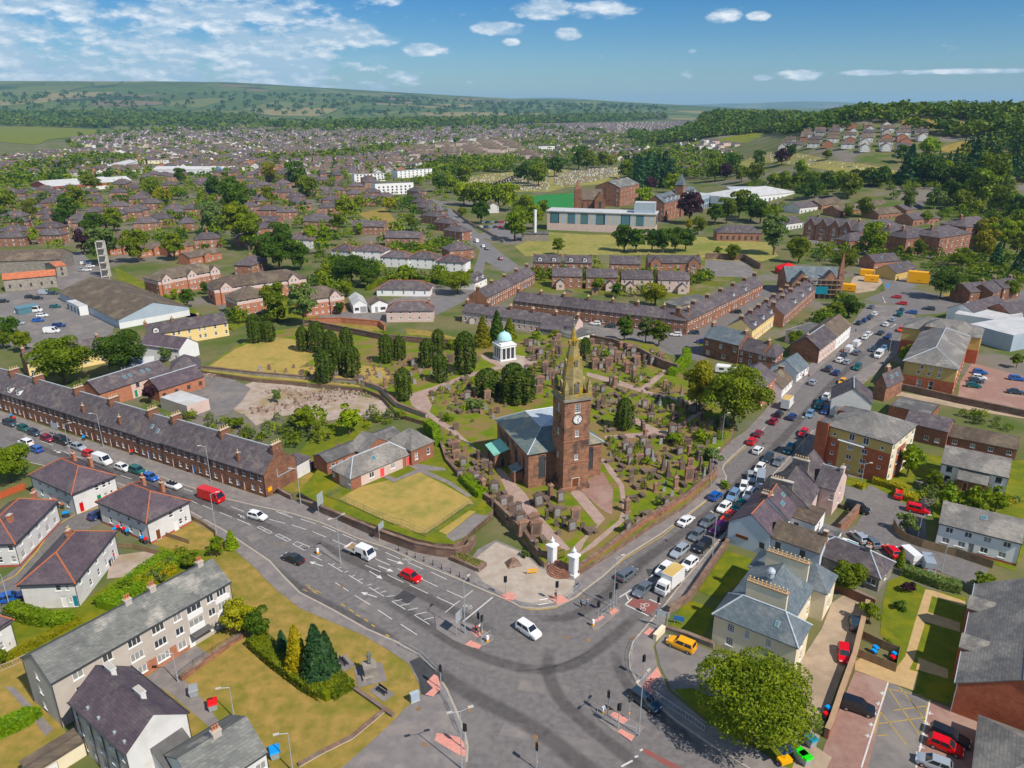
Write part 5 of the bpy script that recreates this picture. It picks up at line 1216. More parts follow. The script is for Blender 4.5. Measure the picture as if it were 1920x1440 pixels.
def build_church():
 he=8.0
 A,B=G(991,851,CZ+he),G(1128.5,828,CZ+he);u=(B-A).normalized();ang=math.atan2(u.y,u.x)
 L,D=(B-A).length,19.0
 t=thing('parish_church', 'red sandstone parish church with clock tower and lichened octagonal spire', 'church',(A.x,A.y,CZ),ang)
 mb=MB();ops={'F':[(.18,2.0,1.5,4.6, 'g', 'lattice'),(.84,2.0,1.5,4.6, 'g', 'lattice')], 'L':[(.14,2.2,1.2,3.8, 'g', 'lattice'),(.36,2.2,1.2,3.8, 'g', 'lattice'),(.62,2.2,1.2,3.8, 'g', 'lattice'),(.86,2.2,1.2,3.8, 'g', 'lattice')], 'R':[(x,2.2,1.2,3.8, 'g', 'lattice') for x in (.15,.38,.62,.85)]}
 ops=norm_ops(ops,L,D)
 for s,(o,d,nn,ln) in {'F':((0,0,0),(1,0,0),(0,-1,0),L), 'R':((L,0,0),(0,1,0),(1,0,0),D), 'B':((L,D,0),(-1,0,0),(0,1,0),L), 'L':((0,D,0),(0,-1,0),(-1,0,0),D)}.items():
  wall_side(mb,o,d,nn,ln,he,ops.get(s,[]), 'sandstone_church',.25)
 mb.box((-.15,-.15,he-.35),(L+.15,D+.15,he-.002), 'sandstone_church',bottom=True,top=False)
 mb.build('wall',t);openings(t,L,D,ops,True)
 # round heads over the tall windows
 for (sx,sy,rz,ln,sd) in ((0,0,0,L, 'F'),(0,D,RAD(-90),D, 'L'),(L,0,RAD(90),D, 'R')):
  for q in ops[sd]:
   r=MB();w=q[2]/2;pts=[(-w,0)]+[(w*math.cos(k*math.pi/8),w*math.sin(k*math.pi/8)) for k in range(9)][::-1]
   for k in range(len(pts)-1):r.face([(0,-.02,0),(pts[k+1][0],-.02,pts[k+1][1]),(pts[k][0],-.02,pts[k][1])][::-1], 'pane')
   for k in range(1,len(pts)-1):r.tube((pts[k][0],-.03,pts[k][1]),(pts[k+1][0],-.03,pts[k+1][1]),.09,.09, 'sandstone',4)
   o=r.build('window_head',t);c,s=math.cos(rz),math.sin(rz)
   o.location=(sx+c*q[0],sy+s*q[0],q[1]+q[3]);o.rotation_euler=(0,0,rz)
 # hipped roof with a low lead-covered crown
 r=MB();ov=.45;k=4.9;z0,z1,z2=he+.05,he+3.3,he+4.0
 c0=[(-ov,-ov,z0),(L+ov,-ov,z0),(L+ov,D+ov,z0),(-ov,D+ov,z0)]
 c1=[(k,k,z1),(L-k,k,z1),(L-k,D-k,z1),(k,D-k,z1)]
 for i in range(4):j=(i+1) % 4;slab(r,[c0[i],c0[j],c1[j],c1[i]],.15, 'slate_church')
 ro=r.build('roof',t)
 q=MB();m0,m1=(L/2,k+2.0,z2),(L/2,D-k-2.0,z2)
 for p in ([c1[0],c1[1],m0],[c1[1],c1[2],m1,m0],[c1[2],c1[3],m1],[c1[3],c1[0],m0,m1]):q.face(p, 'lead')
 q.build('lead_crown',ro)
 q=MB()
 for a,b in list(zip(c0,c1))+list(zip(c1,c1[1:]+c1[:1])):q.tube(a,b,.14,.14, 'lead',5)
 q.build('hip_flashing',ro)
 # green copper porch on the left and a low vestry
 p=link('porch',None,t,(-3.4,11.2,0));q=MB()
 wall_side(q,(0,0,0),(1,0,0),(0,-1,0),3.38,3.6,[(1.9,.1,1.0,2.2)], 'sandstone_church');wall_side(q,(0,5.5,0),(0,-1,0),(-1,0,0),5.5,3.2,[(1.4,1.0,.6,1.4),(4.0,1.0,.6,1.4)], 'sandstone_church');q.face([(3.38,5.5,0),(0,5.5,0),(0,5.5,3.2),(3.38,5.5,3.6)], 'sandstone_church')
 q.build('porch_wall',p);q=MB();slab(q,[(-.3,-.3,3.3),(3.38,-.3,4.3),(3.38,5.8,4.3),(-.3,5.8,3.3)],.15, 'copper');q.build('porch_roof',p)
 link('door',window_mesh(1.0,2.2, 'd:arch', 'door')[0],p,(1.9,0,.1));link('window',joined_window(.6,1.4, 'g', 'two'),p,(0,4.1,1.0),RAD(-90));link('window',joined_window(.6,1.4, 'g', 'two'),p,(0,1.5,1.0),RAD(-90))
 p=link('vestry',None,t,(-1.9,3.2,0));q=MB();q.box((0,0,0),(1.88,3.0,2.6), 'sandstone_church');q.build('vestry_wall',p);q=MB();slab(q,[(-.2,-.2,2.65),(1.88,-.2,3.3),(1.88,3.2,3.3),(-.2,3.2,2.65)],.12, 'slate_blue');q.build('vestry_roof',p)
 link('door',window_mesh(.9,2.0, 'd:red', 'door')[0],p,(0,1.2,.1),RAD(-90))
 # ---- tower
 W0=5.7;x0,y0=6.0,-4.1;h=20.2
 tw=link('tower',None,t,(x0,y0,0))
 q=MB();faces={'F':((0,0,0),(1,0,0),(0,-1,0)), 'R':((W0,0,0),(0,1,0),(1,0,0)), 'B':((W0,W0,0),(-1,0,0),(0,1,0)), 'L':((0,W0,0),(0,-1,0),(-1,0,0))}
 fo={'F':[(2.85,.1,1.7,2.8),(2.85,7.0,.8,1.3),(2.85,12.2,.8,1.4),(2.85,17.4,1.2,1.9)], 'L':[(2.85,17.0,1.0,1.9),(2.85,12.2,.7,1.3),(2.85,7.0,.7,1.2)], 'R':[(2.85,17.4,1.2,1.9),(2.85,12.2,.8,1.4)], 'B':[]}
 for s,(o,d,nn) in faces.items():wall_side(q,o,d,nn,W0,h,fo[s], 'sandstone_church',.3)
 q.box((-.3,-.3,0),(W0+.3,W0+.3,.9), 'sandstone_church',bottom=False);q.build('tower_wall',tw)
 q=MB()
 for zz in (6.3,11.2):q.box((-.12,-.12,zz),(W0+.12,W0+.12,zz+.25), 'sandstone');q.build('string_course',tw);q=MB()
 q.box((-.35,-.35,h-.2),(W0+.35,W0+.35,h+.25), 'stone_grey');q.build('cornice',tw)
 link('door',window_mesh(1.7,2.8, 'd:brown', 'door')[0],tw,(2.85,-.1,.1))
 for s,rz,(ox,oy) in (('F',0,(0,0)),('R',RAD(90),(W0,0)),('L',RAD(-90),(0,W0))):
  for i,f in enumerate(fo[s]):
   if s=='F' and i==0:continue
   o=link('window',joined_window(f[2],f[3], 'w', 'lattice'),tw,(ox+math.cos(rz)*f[0],oy+math.sin(rz)*f[0],f[1]),rz)
  # clock
  c=link('clock',None,tw,(ox+math.cos(rz)*2.85+math.sin(rz)*.10,oy+math.sin(rz)*2.85-math.cos(rz)*.10,16.0),rz)
  q=MB();R_=1.02
  n=24
  q.face([(R_*math.cos(2*math.pi*k/n),0,R_*math.sin(2*math.pi*k/n)) for k in range(n)], 'stone_white' if s != 'L' else 'frame_dark');q.build('clock_face',c)
  q=MB()
  for k in range(n):q.tube((R_*math.cos(2*math.pi*k/n),0,R_*math.sin(2*math.pi*k/n)),(R_*math.cos(2*math.pi*(k+1)/n),0,R_*math.sin(2*math.pi*(k+1)/n)),.09,.09, 'frame_dark',4,False)
  q.build('clock_rim',c)
  dc='frame_dark' if s != 'L' else 'paint_yellow_gloss'
  for k in range(12):
   q=MB();a=k*math.pi/6;q.box((-.045,-.03,.68),(.045,-.01,.92),dc);o=q.build('hour_mark',c);o.rotation_euler=(0,a,0)
  for ln_,a,wd in ((.78,RAD(40),.045),(.52,RAD(160),.06)):
   q=MB();q.box((-wd,-.06,-.12),(wd,-.04,ln_),dc);o=q.build('clock_hand',c);o.rotation_euler=(0,a,0)
 # parapet and corner pinnacles
 q=MB()
 for a,b in (((-.1,-.1),(W0+.1,.25)),((-.1,W0-.25),(W0+.1,W0+.1)),((-.1,.25),(.25,W0-.25)),((W0-.25,.25),(W0+.1,W0-.25))):q.box((a[0],a[1],h+.25),(b[0],b[1],h+1.1), 'sandstone_spire')
 q.build('parapet',tw)
 for cx,cy in ((.35,.35),(W0-.35,.35),(W0-.35,W0-.35),(.35,W0-.35)):
  q=MB();q.box((cx-.42,cy-.42,h+.25),(cx+.42,cy+.42,h+2.3), 'sandstone_spire');q.taper((cx,cy),(.5,.5),(.04,.04),h+2.3,h+4.2, 'sandstone_spire');q.build('pinnacle',tw)
 # spire
 c=W0/2;sp=link('spire',None,tw,(c,c,h+.25));q=MB()
 q.lathe([(2.55,0),(2.45,2.4),(.16,14.2)], 'sandstone_spire',8,ph=math.pi/8);q.build('spire_stone',sp)
 for k in range(4):
  a=k*math.pi/2
  for zz,w,hh in ((1.0,.75,2.0),(6.4,.5,1.0),(10.6,.36,.7)):
   rr=(2.45-(zz+hh-2.4)*2.29/11.8 if zz>2 else 2.45)*math.cos(math.pi/8)
   q=MB();r0=rr-.25;r1=rr+(.35 if zz>2 else .25)
   q.box((-w/2-.12,-r1,zz),(w/2+.12,-r0,zz+hh), 'sandstone_spire');q.face([(-w/2,-r1-.005,zz+.1),(w/2,-r1-.005,zz+.1),(w/2,-r1-.005,zz+hh-.1),(-w/2,-r1-.005,zz+hh-.1)], 'frame_dark')
   for lv in range(int(hh/.25)):q.box((-w/2,-r1-.06,zz+.15+lv*.25),(w/2,-r1-.01,zz+.22+lv*.25), 'stone_grey')
   slab(q,[(-w/2-.2,-r1-.1,zz+hh),(0,-r1-.1,zz+hh+w*.7),(0,-r0+.3,zz+hh+w*.7),(-w/2-.2,-r0+.3,zz+hh)][::-1],.08, 'sandstone_spire');slab(q,[(w/2+.2,-r1-.1,zz+hh),(0,-r1-.1,zz+hh+w*.7),(0,-r0+.3,zz+hh+w*.7),(w/2+.2,-r0+.3,zz+hh)],.08, 'sandstone_spire')
   o=q.build('lucarne',sp);o.rotation_euler=(0,0,a)
 q=MB();q.lathe([(.22,14.1),(.30,14.4),(.12,14.6),(.08,15.2),(.26,15.45),(.06,15.7),(.03,16.4)], 'stone_grey',8);q.build('finial',sp)
 return t
build_church()
def mausoleum():
 c=G(946,672,CZ);t=thing('domed_mausoleum', 'white domed mausoleum with green copper dome among the churchyard trees', 'mausoleum',(c.x,c.y,CZ),RAD(28));w=2.3
 q=MB();q.box((-w-.5,-w-.5,0),(w+.5,w+.5,.5), 'stone_white');q.build('podium',t)
 q=MB();q.box((-w,-w,.5),(w,w,4.2), 'frame_dark')
 q.build('glazed_wall',t)
 for k in range(4):
  a=k*math.pi/2
  for sx in (-w,-.8,.8,w):
   q=MB();q.tube((sx*.97,-w-.15,.5),(sx*.97,-w-.15,4.2),.26,.24, 'stone_white',8);o=q.build('column',t);o.rotation_euler=(0,0,a)
 q=MB();q.box((-w-.45,-w-.45,4.2),(w+.45,w+.45,4.9), 'stone_white');q.box((-w-.6,-w-.6,4.9),(w+.6,w+.6,5.1), 'stone_white');q.box((-w,-w,5.1),(w,w,5.6), 'stone_white',bottom=False);q.build('entablature',t)
 q=MB();q.lathe([(2.15,5.6),(2.15,6.4)], 'stone_white',16);q.build('drum',t)
 q=MB();q.lathe([(2.35,6.4),(2.3,6.6)]+[(2.2*math.cos(a*math.pi/16),6.6+2.2*math.sin(a*math.pi/16)) for a in range(1,8)]+[(.12,8.85),(.1,9.2)], 'copper_dome',18);q.build('dome',t,True)
mausoleum()
# ---- gate piers, gates and steps
def gate():
 ang=math.atan2((G(1074,1078)-G(1033,1058)).y,(G(1074,1078)-G(1033,1058)).x)
 for (px,py),lab in (((1035,1060), 'left white stone gate pier with urn finial at the churchyard steps'),((1075,1080), 'right white stone gate pier with urn finial at the churchyard steps')):
  c=G(px,py,.0);t=thing('gate_pier',lab, 'gate pier',(c.x,c.y,.0),ang, 'churchyard gate piers')
  q=MB();q.box((-.75,-.75,0),(.75,.75,.6), 'stone_white');q.build('plinth',t)
  q=MB();q.box((-.6,-.6,.6),(.6,.6,4.0), 'stone_white');q.box((-.42,-.64,1.0),(.42,-.601,3.7), 'stone_white');q.build('shaft',t)
  q=MB();q.box((-.85,-.85,4.0),(.85,.85,4.3), 'stone_white');q.taper((0,0),(.75,.75),(.25,.25),4.3,4.75, 'stone_white');q.build('capital',t)
  q=MB();q.lathe([(.2,4.75),(.42,5.0),(.36,5.3),(.12,5.5),(.05,5.9)], 'stone_white',10);q.build('urn',t,True)
 a,b=G(1041,1062,.0),G(1069,1076,.0);w=(b-a).length
 t=thing('entrance_steps', 'curved sandstone steps leading up to the churchyard gate', 'steps',(a.x,a.y,.0),ang)
 for k in range(7):
  q=MB();z0,z1=.13+k*.153,.13+(k+1)*.153;r=3.1-k*.42
  pts=[(-.9,.6),(w+.9,.6)]+[(w/2+(w/2+.9)*math.cos(s),-r*math.sin(s)) for s in np.linspace(0,math.pi,11)]
  q.prism(pts,z0,z1, 'sandstone');q.build('step',t)
 t=thing('iron_gate', 'black iron gates standing open between the white gate piers', 'gate',(a.x,a.y,1.2),ang)
 for sx,rz in ((.2,RAD(70)),(w-.2,RAD(110))):
  lf=link('gate_leaf',None,t,(sx,.5,0),rz)
  for k in range(8):q=MB();q.tube((k*.2,0,.05),(k*.2,0,2.0),.02,.02, 'iron_black',4);q.build('bar',lf)
  q=MB();q.box((0,-.03,.25),(1.4,.03,.32), 'iron_black');q.box((0,-.03,1.7),(1.4,.03,1.77), 'iron_black');q.build('rail',lf)
gate()
# ---- boundary walls
def stone_wall(label,pts,h,z=.0,t=.55,m='wall_stone',name='stone_wall',cap='wall_stone',group=None,zpx=None):
 P=pxs(pts,z if zpx is None else zpx);o0=P[0]
 root=thing(name,label, 'wall',(o0.x,o0.y,z),0,group)
 q,c=MB(),MB()
 L_,R_=[],[]
 for i,p in enumerate(P):
  d=(P[min(i+1,len(P)-1)]-P[max(i-1,0)]).normalized();n=Vector((-d.y,d.x,0))*t/2
  L_.append(p+n-o0);R_.append(p-n-o0)
 hs=h if isinstance(h,list) else [h]*len(P)
 for i in range(len(P)-1):
  a,b,cc,dd=R_[i],R_[i+1],L_[i+1],L_[i];h0,h1=hs[i],hs[i+1]
  q.face([(a.x,a.y,0),(b.x,b.y,0),(b.x,b.y,h1),(a.x,a.y,h0)],m);q.face([(cc.x,cc.y,0),(dd.x,dd.y,0),(dd.x,dd.y,h0),(cc.x,cc.y,h1)],m)
  q.face([(a.x,a.y,h0),(b.x,b.y,h1),(cc.x,cc.y,h1),(dd.x,dd.y,h0)],m)
  k=.08
  e=(b-a).normalized();nn=Vector((-e.y,e.x,0))*k
  a2,b2,c2,d2=a-nn,b-nn,cc+nn,dd+nn
  for ft,zz0,zz1 in (('t',.18,.18),):
   c.face([(a2.x,a2.y,h0+.16),(b2.x,b2.y,h1+.16),(c2.x,c2.y,h1+.16),(d2.x,d2.y,h0+.16)],cap)
   c.face([(a2.x,a2.y,h0+.004),(b2.x,b2.y,h1+.004),(b2.x,b2.y,h1+.16),(a2.x,a2.y,h0+.16)],cap);c.face([(c2.x,c2.y,h1+.004),(d2.x,d2.y,h0+.004),(d2.x,d2.y,h0+.16),(c2.x,c2.y,h1+.16)],cap)
 for s,i in ((1,0),(-1,len(P)-1)):
  a,dd=R_[i],L_[i];pts4=[(dd.x,dd.y,0),(a.x,a.y,0),(a.x,a.y,hs[i]),(dd.x,dd.y,hs[i])]
  q.face(pts4 if s==1 else pts4[::-1],m)
 q.build('masonry',root);c.build('coping',root)
 return root
stone_wall('brown stone retaining wall below the hall lawn along the left road',[(560,940),(605,962),(705,1007),(780,1035),(820,1043),(855,1047),(876,1040),(890,1020)],[.6,1.5,1.85,1.9,1.9,1.9,1.85,1.7],t=.5)
stone_wall('low dark wall between the terrace gable and the hall lane',[(522,924),(536,932),(548,938)],1.1)
stone_wall('red sandstone churchyard wall along the right-hand road',[(1082,1078),(1140,1038),(1172,1016),(1210,991),(1285,946),(1328,909),(1341,894),(1334,880)],[1.7,1.8,2.2,2.6,2.3,2.2,1.9,1.4],m='sandstone')
stone_wall('churchyard wall between the gate and the hall garden',[(1030,1055),(1012,1052),(985,1015),(955,985),(925,955),(886,930),(860,902),(838,876),(828,845),(828,815)],[1.9,1.9,2.2,2.3,2.3,2.3,2.3,2.2,2.2,2.0])
stone_wall('long grey churchyard wall above the waste ground',[(800,792),(745,772),(716,742),(680,729),(555,717),(480,711),(378,698)],[2.3,2.6,2.6,2.4,2.2,2.2,2.0],m='rubble_grey')
stone_wall('hedged wall at the back of the churchyard',[(580,612),(720,640),(840,650),(890,662)],2.4)
stone_wall('red brick wall beyond the churchyard lawn',[(582,607),(640,606),(712,612),(722,620)],2.0,m='brick_orange',name='brick_wall',cap='brick_red')
stone_wall('memorial wall along the east side of the churchyard',[(1106,642),(1150,650),(1200,668),(1240,690),(1270,700)],2.6,z=CZ)
stone_wall('sandstone wall in front of the corner villa along the pavement',[(1364,1022),(1335,1062),(1304,1108),(1290,1128),(1252,1150)],1.2)
stone_wall('low cream wall beside the yellow car',[(1227,1202),(1244,1184)],1.0,m='render_cream',cap='render_cream')
stone_wall('low wall between villa lawn and forecourt',[(1246,1182),(1290,1196),(1338,1215)],.8,m='stone_grey')
stone_wall('brick wall between the drive and the flats car park',[(1625,1140),(1612,1190),(1600,1240),(1575,1310),(1555,1370),(1548,1385)],1.5,m='brick_brown',name='brick_wall',cap='margin_tan')
stone_wall('red wall at the back of the cottage garden by the drive',[(1560,1105),(1595,1120),(1640,1140)],1.6,m='sandstone')
stone_wall('stone wall along the office car park lane',[(1668,727),(1720,738),(1800,757),(1920,782)],1.8)
stone_wall('brown stone wall behind the tarmac yard',[(1322,486),(1345,486),(1395,488),(1425,505)],3.0)
stone_wall('stone wall beside the hill street car park',[(850,395),(880,420),(905,432),(945,455)],1.4,m='rubble_grey')
stone_wall('garden wall behind the terrace gable',[(568,888),(600,870),(632,850),(636,842)],1.5)
stone_wall('sandstone wall of the court beside the pub yard',[(1571,1003),(1590,985),(1607,965)],2.2,m='sandstone')
# ---- gravestones
def slab_head(w,h,t,m,top='round',base=True):
 q=MB();z0=.0
 if base:q.box((-w/2-.12,-t/2-.12,0),(w/2+.12,t/2+.12,.22),m);z0=.22
 n=5;prof=[(-w/2,z0),(w/2,z0)]
 if top=='round':prof+=[(w/2*math.cos(a),h-w/2*.6+w/2*.6*math.sin(a)) for a in np.linspace(0,math.pi,n+1)]
 elif top=='peak':prof+=[(w/2,h*.85),(0,h),(-w/2,h*.85)]
 else:prof+=[(w/2,h),(-w/2,h)]
 k=len(prof);i=len(q.v);mi=q.mi(m)
 q.v+=[(x,-t/2,z) for x,z in prof]+[(x,t/2,z) for x,z in prof]
 q.f.append(tuple(i+j for j in range(k)));q.m.append(mi);q.f.append(tuple(i+k+j for j in range(k))[::-1]);q.m.append(mi)
 for j in range(k):q.f.append((i+(j+1) % k,i+j,i+k+j,i+k+(j+1) % k));q.m.append(mi)
 return q
def aedicule(w,h,d,m,panel):
 q=MB();q.box((-w/2-.1,-d/2-.1,0),(w/2+.1,d/2+.1,.35),m)
 q.box((-w/2,-d/2,.35),(w/2,d/2,h*.78),m);q.box((-w/2-.12,-d/2-.12,h*.78),(w/2+.12,d/2+.12,h*.86),m)
 q.face([(-w/2,-d/2,h*.86),(w/2,-d/2,h*.86),(0,-d/2,h)],m);q.face([(w/2,d/2,h*.86),(-w/2,d/2,h*.86),(0,d/2,h)],m)
 q.face([(-w/2,d/2,h*.86),(-w/2,-d/2,h*.86),(0,-d/2,h),(0,d/2,h)],m);q.face([(w/2,-d/2,h*.86),(w/2,d/2,h*.86),(0,d/2,h),(0,-d/2,h)],m)
 q.box((-w*.34,-d/2-.03,.5),(w*.34,-d/2-.002,h*.72),panel)
 return q
def table(w,l,m):
 q=MB();q.box((-w/2+.12,-l/2+.12,0),(w/2-.12,l/2-.12,.62),m);q.box((-w/2,-l/2,.62),(w/2,l/2,.78),m);return q
def pillar(w,h,m):
 q=MB();q.box((-w*.8,-w*.8,0),(w*.8,w*.8,.4),m);q.box((-w/2,-w/2,.4),(w/2,w/2,h*.8),m);q.box((-w*.68,-w*.68,h*.8),(w*.68,w*.68,h*.88),m);q.taper((0,0),(w*.5,w*.5),(.05,.05),h*.88,h,m);return q
def obelisk(w,h,m):
 q=MB();q.box((-w*.9,-w*.9,0),(w*.9,w*.9,.35),m);q.box((-w*.65,-w*.65,.35),(w*.65,w*.65,h*.28),m);q.taper((0,0),(w*.42,w*.42),(w*.2,w*.2),h*.28,h*.94,m);q.taper((0,0),(w*.2,w*.2),(.02,.02),h*.94,h,m);return q
TOMBS={}
def tomb_kind(k,label,meshes):TOMBS[k]=(label,[m.mesh('gravestone') for m in meshes])
tomb_kind('head', 'weathered brown upright headstone among the churchyard graves',[slab_head(.85,1.5,.16, 'tomb_brown'),slab_head(.75,1.2,.15, 'tomb_brown', 'peak'),slab_head(.9,1.7,.18, 'tomb_brown'),slab_head(.8,1.3,.16, 'tomb_brown', 'flat'),slab_head(.8,1.45,.16, 'tomb_red', 'peak')])
tomb_kind('grey', 'pale grey upright headstone among the churchyard graves',[slab_head(.8,1.5,.16, 'tomb_grey'),slab_head(.85,1.3,.16, 'tomb_grey', 'flat')])
tomb_kind('wall', 'large pedimented sandstone memorial among the churchyard graves',[aedicule(1.6,2.9,.55, 'tomb_brown', 'tomb_grey'),aedicule(1.9,3.2,.6, 'tomb_red', 'tomb_brown'),aedicule(1.5,2.5,.5, 'tomb_brown', 'tomb_brown'),aedicule(1.7,2.8,.55, 'tomb_brown', 'tomb_grey')])
tomb_kind('table', 'dark flat-topped table tomb among the churchyard graves',[table(1.05,2.0, 'tomb_brown'),table(.95,1.9, 'tomb_brown'),table(1.2,2.1, 'tomb_brown')])
tomb_kind('pillar', 'square pillar monument with pyramid cap among the churchyard graves',[pillar(.75,2.8, 'tomb_brown'),pillar(.85,3.3, 'tomb_red'),pillar(.7,2.4, 'tomb_brown')])
tomb_kind('obelisk', 'tall stone obelisk among the churchyard graves',[obelisk(.9,4.2, 'tomb_brown'),obelisk(.7,3.2, 'tomb_grey'),obelisk(.6,2.8, 'tomb_red')])
TNAME={'head': 'headstone', 'grey': 'headstone', 'wall': 'wall_memorial', 'table': 'table_tomb', 'pillar': 'pillar_monument', 'obelisk': 'obelisk'}
TCAT={'head': 'gravestone', 'grey': 'gravestone', 'wall': 'memorial', 'table': 'tomb', 'pillar': 'monument', 'obelisk': 'obelisk'}
GANG=math.atan2((G(1128.5,828)-G(991,851)).y,(G(1128.5,828)-G(991,851)).x)
def inpoly(x,y,poly):
 r=False;j=len(poly)-1
 for i in range(len(poly)):
  a,b=poly[i],poly[j]
  if (a[1]>y) != (b[1]>y) and x<(b[0]-a[0])*(y-a[1])/(b[1]-a[1])+a[0]:r=not r
  j=i
 return r
GR=[]
TAKEN=[]
def grave(px,py,kind,jitter=True,ang=None):
 p=G(px,py,CZ);
 GR.append((math.hypot(p.x,p.y),p,kind,ang))
FREE=[PATHS[i] for i in range(len(PATHS))]+[[(930,880),(985,920),(1040,910),(1105,905),(1140,850),(1128,790),(1000,740),(925,780)],[(905,860),(930,890),(960,880),(925,800)],[(1018,1000),(1045,1060),(1080,1070),(1075,1030)],[(925,655),(990,655),(990,695),(925,695)]]
def scatter(poly,du,dv,mix_,ang=GANG,jit=.3,skip=.12,seed=1):
 rr=random.Random(seed);P=pxs(poly,CZ);xs=[p.x for p in P];ys=[p.y for p in P]
 cx,cy=sum(xs)/len(xs),sum(ys)/len(ys);R_=max(math.hypot(p.x-cx,p.y-cy) for p in P)
 pl=[(p.x,p.y) for p in P];fr=[[(p.x,p.y) for p in pxs(f,CZ)] for f in FREE]
 c,s=math.cos(ang),math.sin(ang);kinds=[k for k,n in mix_ for _ in range(n)]
 u=-R_
 while u<R_:
  v=-R_
  while v<R_:
   a,b=u+rr.uniform(-jit,jit)*du,v+rr.uniform(-jit,jit)*dv;x,y=cx+a*c-b*s,cy+a*s+b*c
   v+=dv
   if rr.random()<skip or not inpoly(x,y,pl) or any(inpoly(x,y,f) for f in fr):continue
   GR.append((math.hypot(x,y),Vector((x,y,CZ)),rr.choice(kinds),None))
  u+=du
MIXA=(('head',6),('grey',1),('wall',2),('table',7),('pillar',2),('obelisk',1))
MIXB=(('table',6),('head',3),('wall',2),('pillar',1))
scatter([(1130,820),(1165,815),(1330,765),(1370,800),(1325,850),(1338,885),(1290,935),(1215,985),(1175,1005),(1170,950),(1165,900),(1130,860)],2.4,2.6,MIXA,seed=1,skip=.18)
scatter([(985,930),(1045,915),(1110,990),(1120,1000),(1080,1020),(1062,1030),(1020,975)],2.2,2.5,MIXB,seed=2)
scatter([(1090,780),(1095,730),(1200,700),(1330,760),(1250,805),(1130,815)],2.5,2.8,(('head',6),('grey',1),('table',4),('pillar',2),('obelisk',1),('wall',1)),seed=3)
scatter([(1085,655),(1110,645),(1240,670),(1265,690),(1200,690),(1180,710),(1100,690)],2.6,2.6,(('wall',6),('pillar',2),('head',2),('grey',1)),seed=4,skip=.08)
scatter([(985,640),(1050,635),(1055,700),(1035,740),(1000,745),(970,700)],2.8,2.9,(('wall',4),('head',3),('pillar',2),('table',2),('grey',1)),seed=5)
scatter([(790,740),(850,715),(920,700),(985,705),(1030,745),(960,765),(925,785),(870,800),(800,760)],2.7,2.9,(('head',4),('table',4),('pillar',1),('wall',1),('grey',1)),seed=6)
scatter([(690,690),(790,665),(920,665),(860,705),(770,735),(720,730),(640,722),(560,712)],3.0,3.2,(('head',7),('pillar',1),('wall',1),('grey',1)),seed=7,skip=.2)
scatter([(480,690),(500,640),(600,640),(690,650),(720,665),(680,690),(560,710),(480,706)],3.6,4.2,(('head',8),('grey',1)),seed=8,skip=.35)
scatter([(832,820),(848,815),(900,860),(960,940),(1020,1010),(1015,1045),(960,980),(885,925),(838,870)],2.1,2.4,(('wall',4),('table',4),('head',3),('pillar',1)),seed=9,skip=.05)
scatter([(800,770),(830,800),(840,820),(870,810),(840,790)],2.2,2.6,MIXB,seed=10)
for px,py in ((1268,905),(1303,895),(1330,890)):grave(px,py, 'obelisk')
for px in range(6):grave(1176+px*18,1000-px*12, 'wall',ang=math.atan2((G(1285,944)-G(1140,1036)).y,(G(1285,944)-G(1140,1036)).x))
LANDMARKS=[(G(x,y,CZ),l) for x,y,l in ((1225,960, 'beside the wall of the right-hand road'),(1280,900, 'near the tall obelisk by the road corner'),(1160,870, 'right of the church tower'),(1060,970, 'on the grass before the tower door'),(1180,780, 'by the dark yew right of the tower'),(1290,780, 'near the path to the leafy street tree'),(1150,680, 'in the far rows by the garage court'),(1230,680, 'in the far rows beside the bright hedge'),(1020,680, 'between mausoleum and spire'),(940,730, 'by the round dark yews behind the church'),(850,740, 'near the red path behind the church'),(760,700, 'among the columnar yews'),(640,690, 'in the rows left of the columnar yews'),(530,670, 'on the dry lawn at the left of the churchyard'),(850,840, 'beside the left path near the green porch'),(910,915, 'in the walled strip beside the hall lawn'),(985,1000, 'in the walled strip above the forecourt'),(820,790, 'near the hall corner of the churchyard'))]
def place_graves():
 GR.sort(key=lambda g:g[0]);used=[];rr=random.Random(5);count={};rest=MB()
 for d,p,kind,ang in GR:
  if any((p.x-q.x)**2+(p.y-q.y)**2<1.15 for q in used[-160:]):continue
  used.append(p);lab,ms=TOMBS[kind];me=rr.choice(ms);s=rr.uniform(.72,1.12)
  a=(GANG if ang is None else ang)+(rr.gauss(0,.09) if kind != 'table' else rr.choice((0,math.pi/2))+rr.gauss(0,.06))
  key=kind
  count[key]=count.get(key,0)+1
  if count[key]<=230:
   o=link(TNAME[kind],me,None,(p.x,p.y,CZ),a);o.scale=(s,s,s*rr.uniform(.85,1.15));o.rotation_euler=(rr.gauss(0,.035),rr.gauss(0,.03),a)
   lm=min(LANDMARKS,key=lambda m:(m[0].x-p.x)**2+(m[0].y-p.y)**2)[1]
   tag(o,lab.replace('among the churchyard graves',lm),TCAT[kind],{'head': 'brown headstones of the churchyard', 'grey': 'grey headstones of the churchyard', 'wall': 'pedimented memorials of the churchyard', 'table': 'table tombs of the churchyard', 'pillar': 'pillar monuments of the churchyard', 'obelisk': 'obelisks of the churchyard'}[kind])
 return used
GRAVES=place_graves()
# ------------------------------------------------------------------ buildings beyond
U=[.9,3.3];V3=[.9,3.4,5.9]
def mid(name,label,cat,p1,p2,D,he,hr,roof,wall,rmat,F=None,R=None,Lw=None,**k):
 w={}
 if F:w['F']=F
 if R:w['R']=R
 if Lw:w['L']=Lw
 return house(name,label,cat,p1,p2,None,he,hr,roof,wall,rmat,D=D,win=w,near=False,**k)
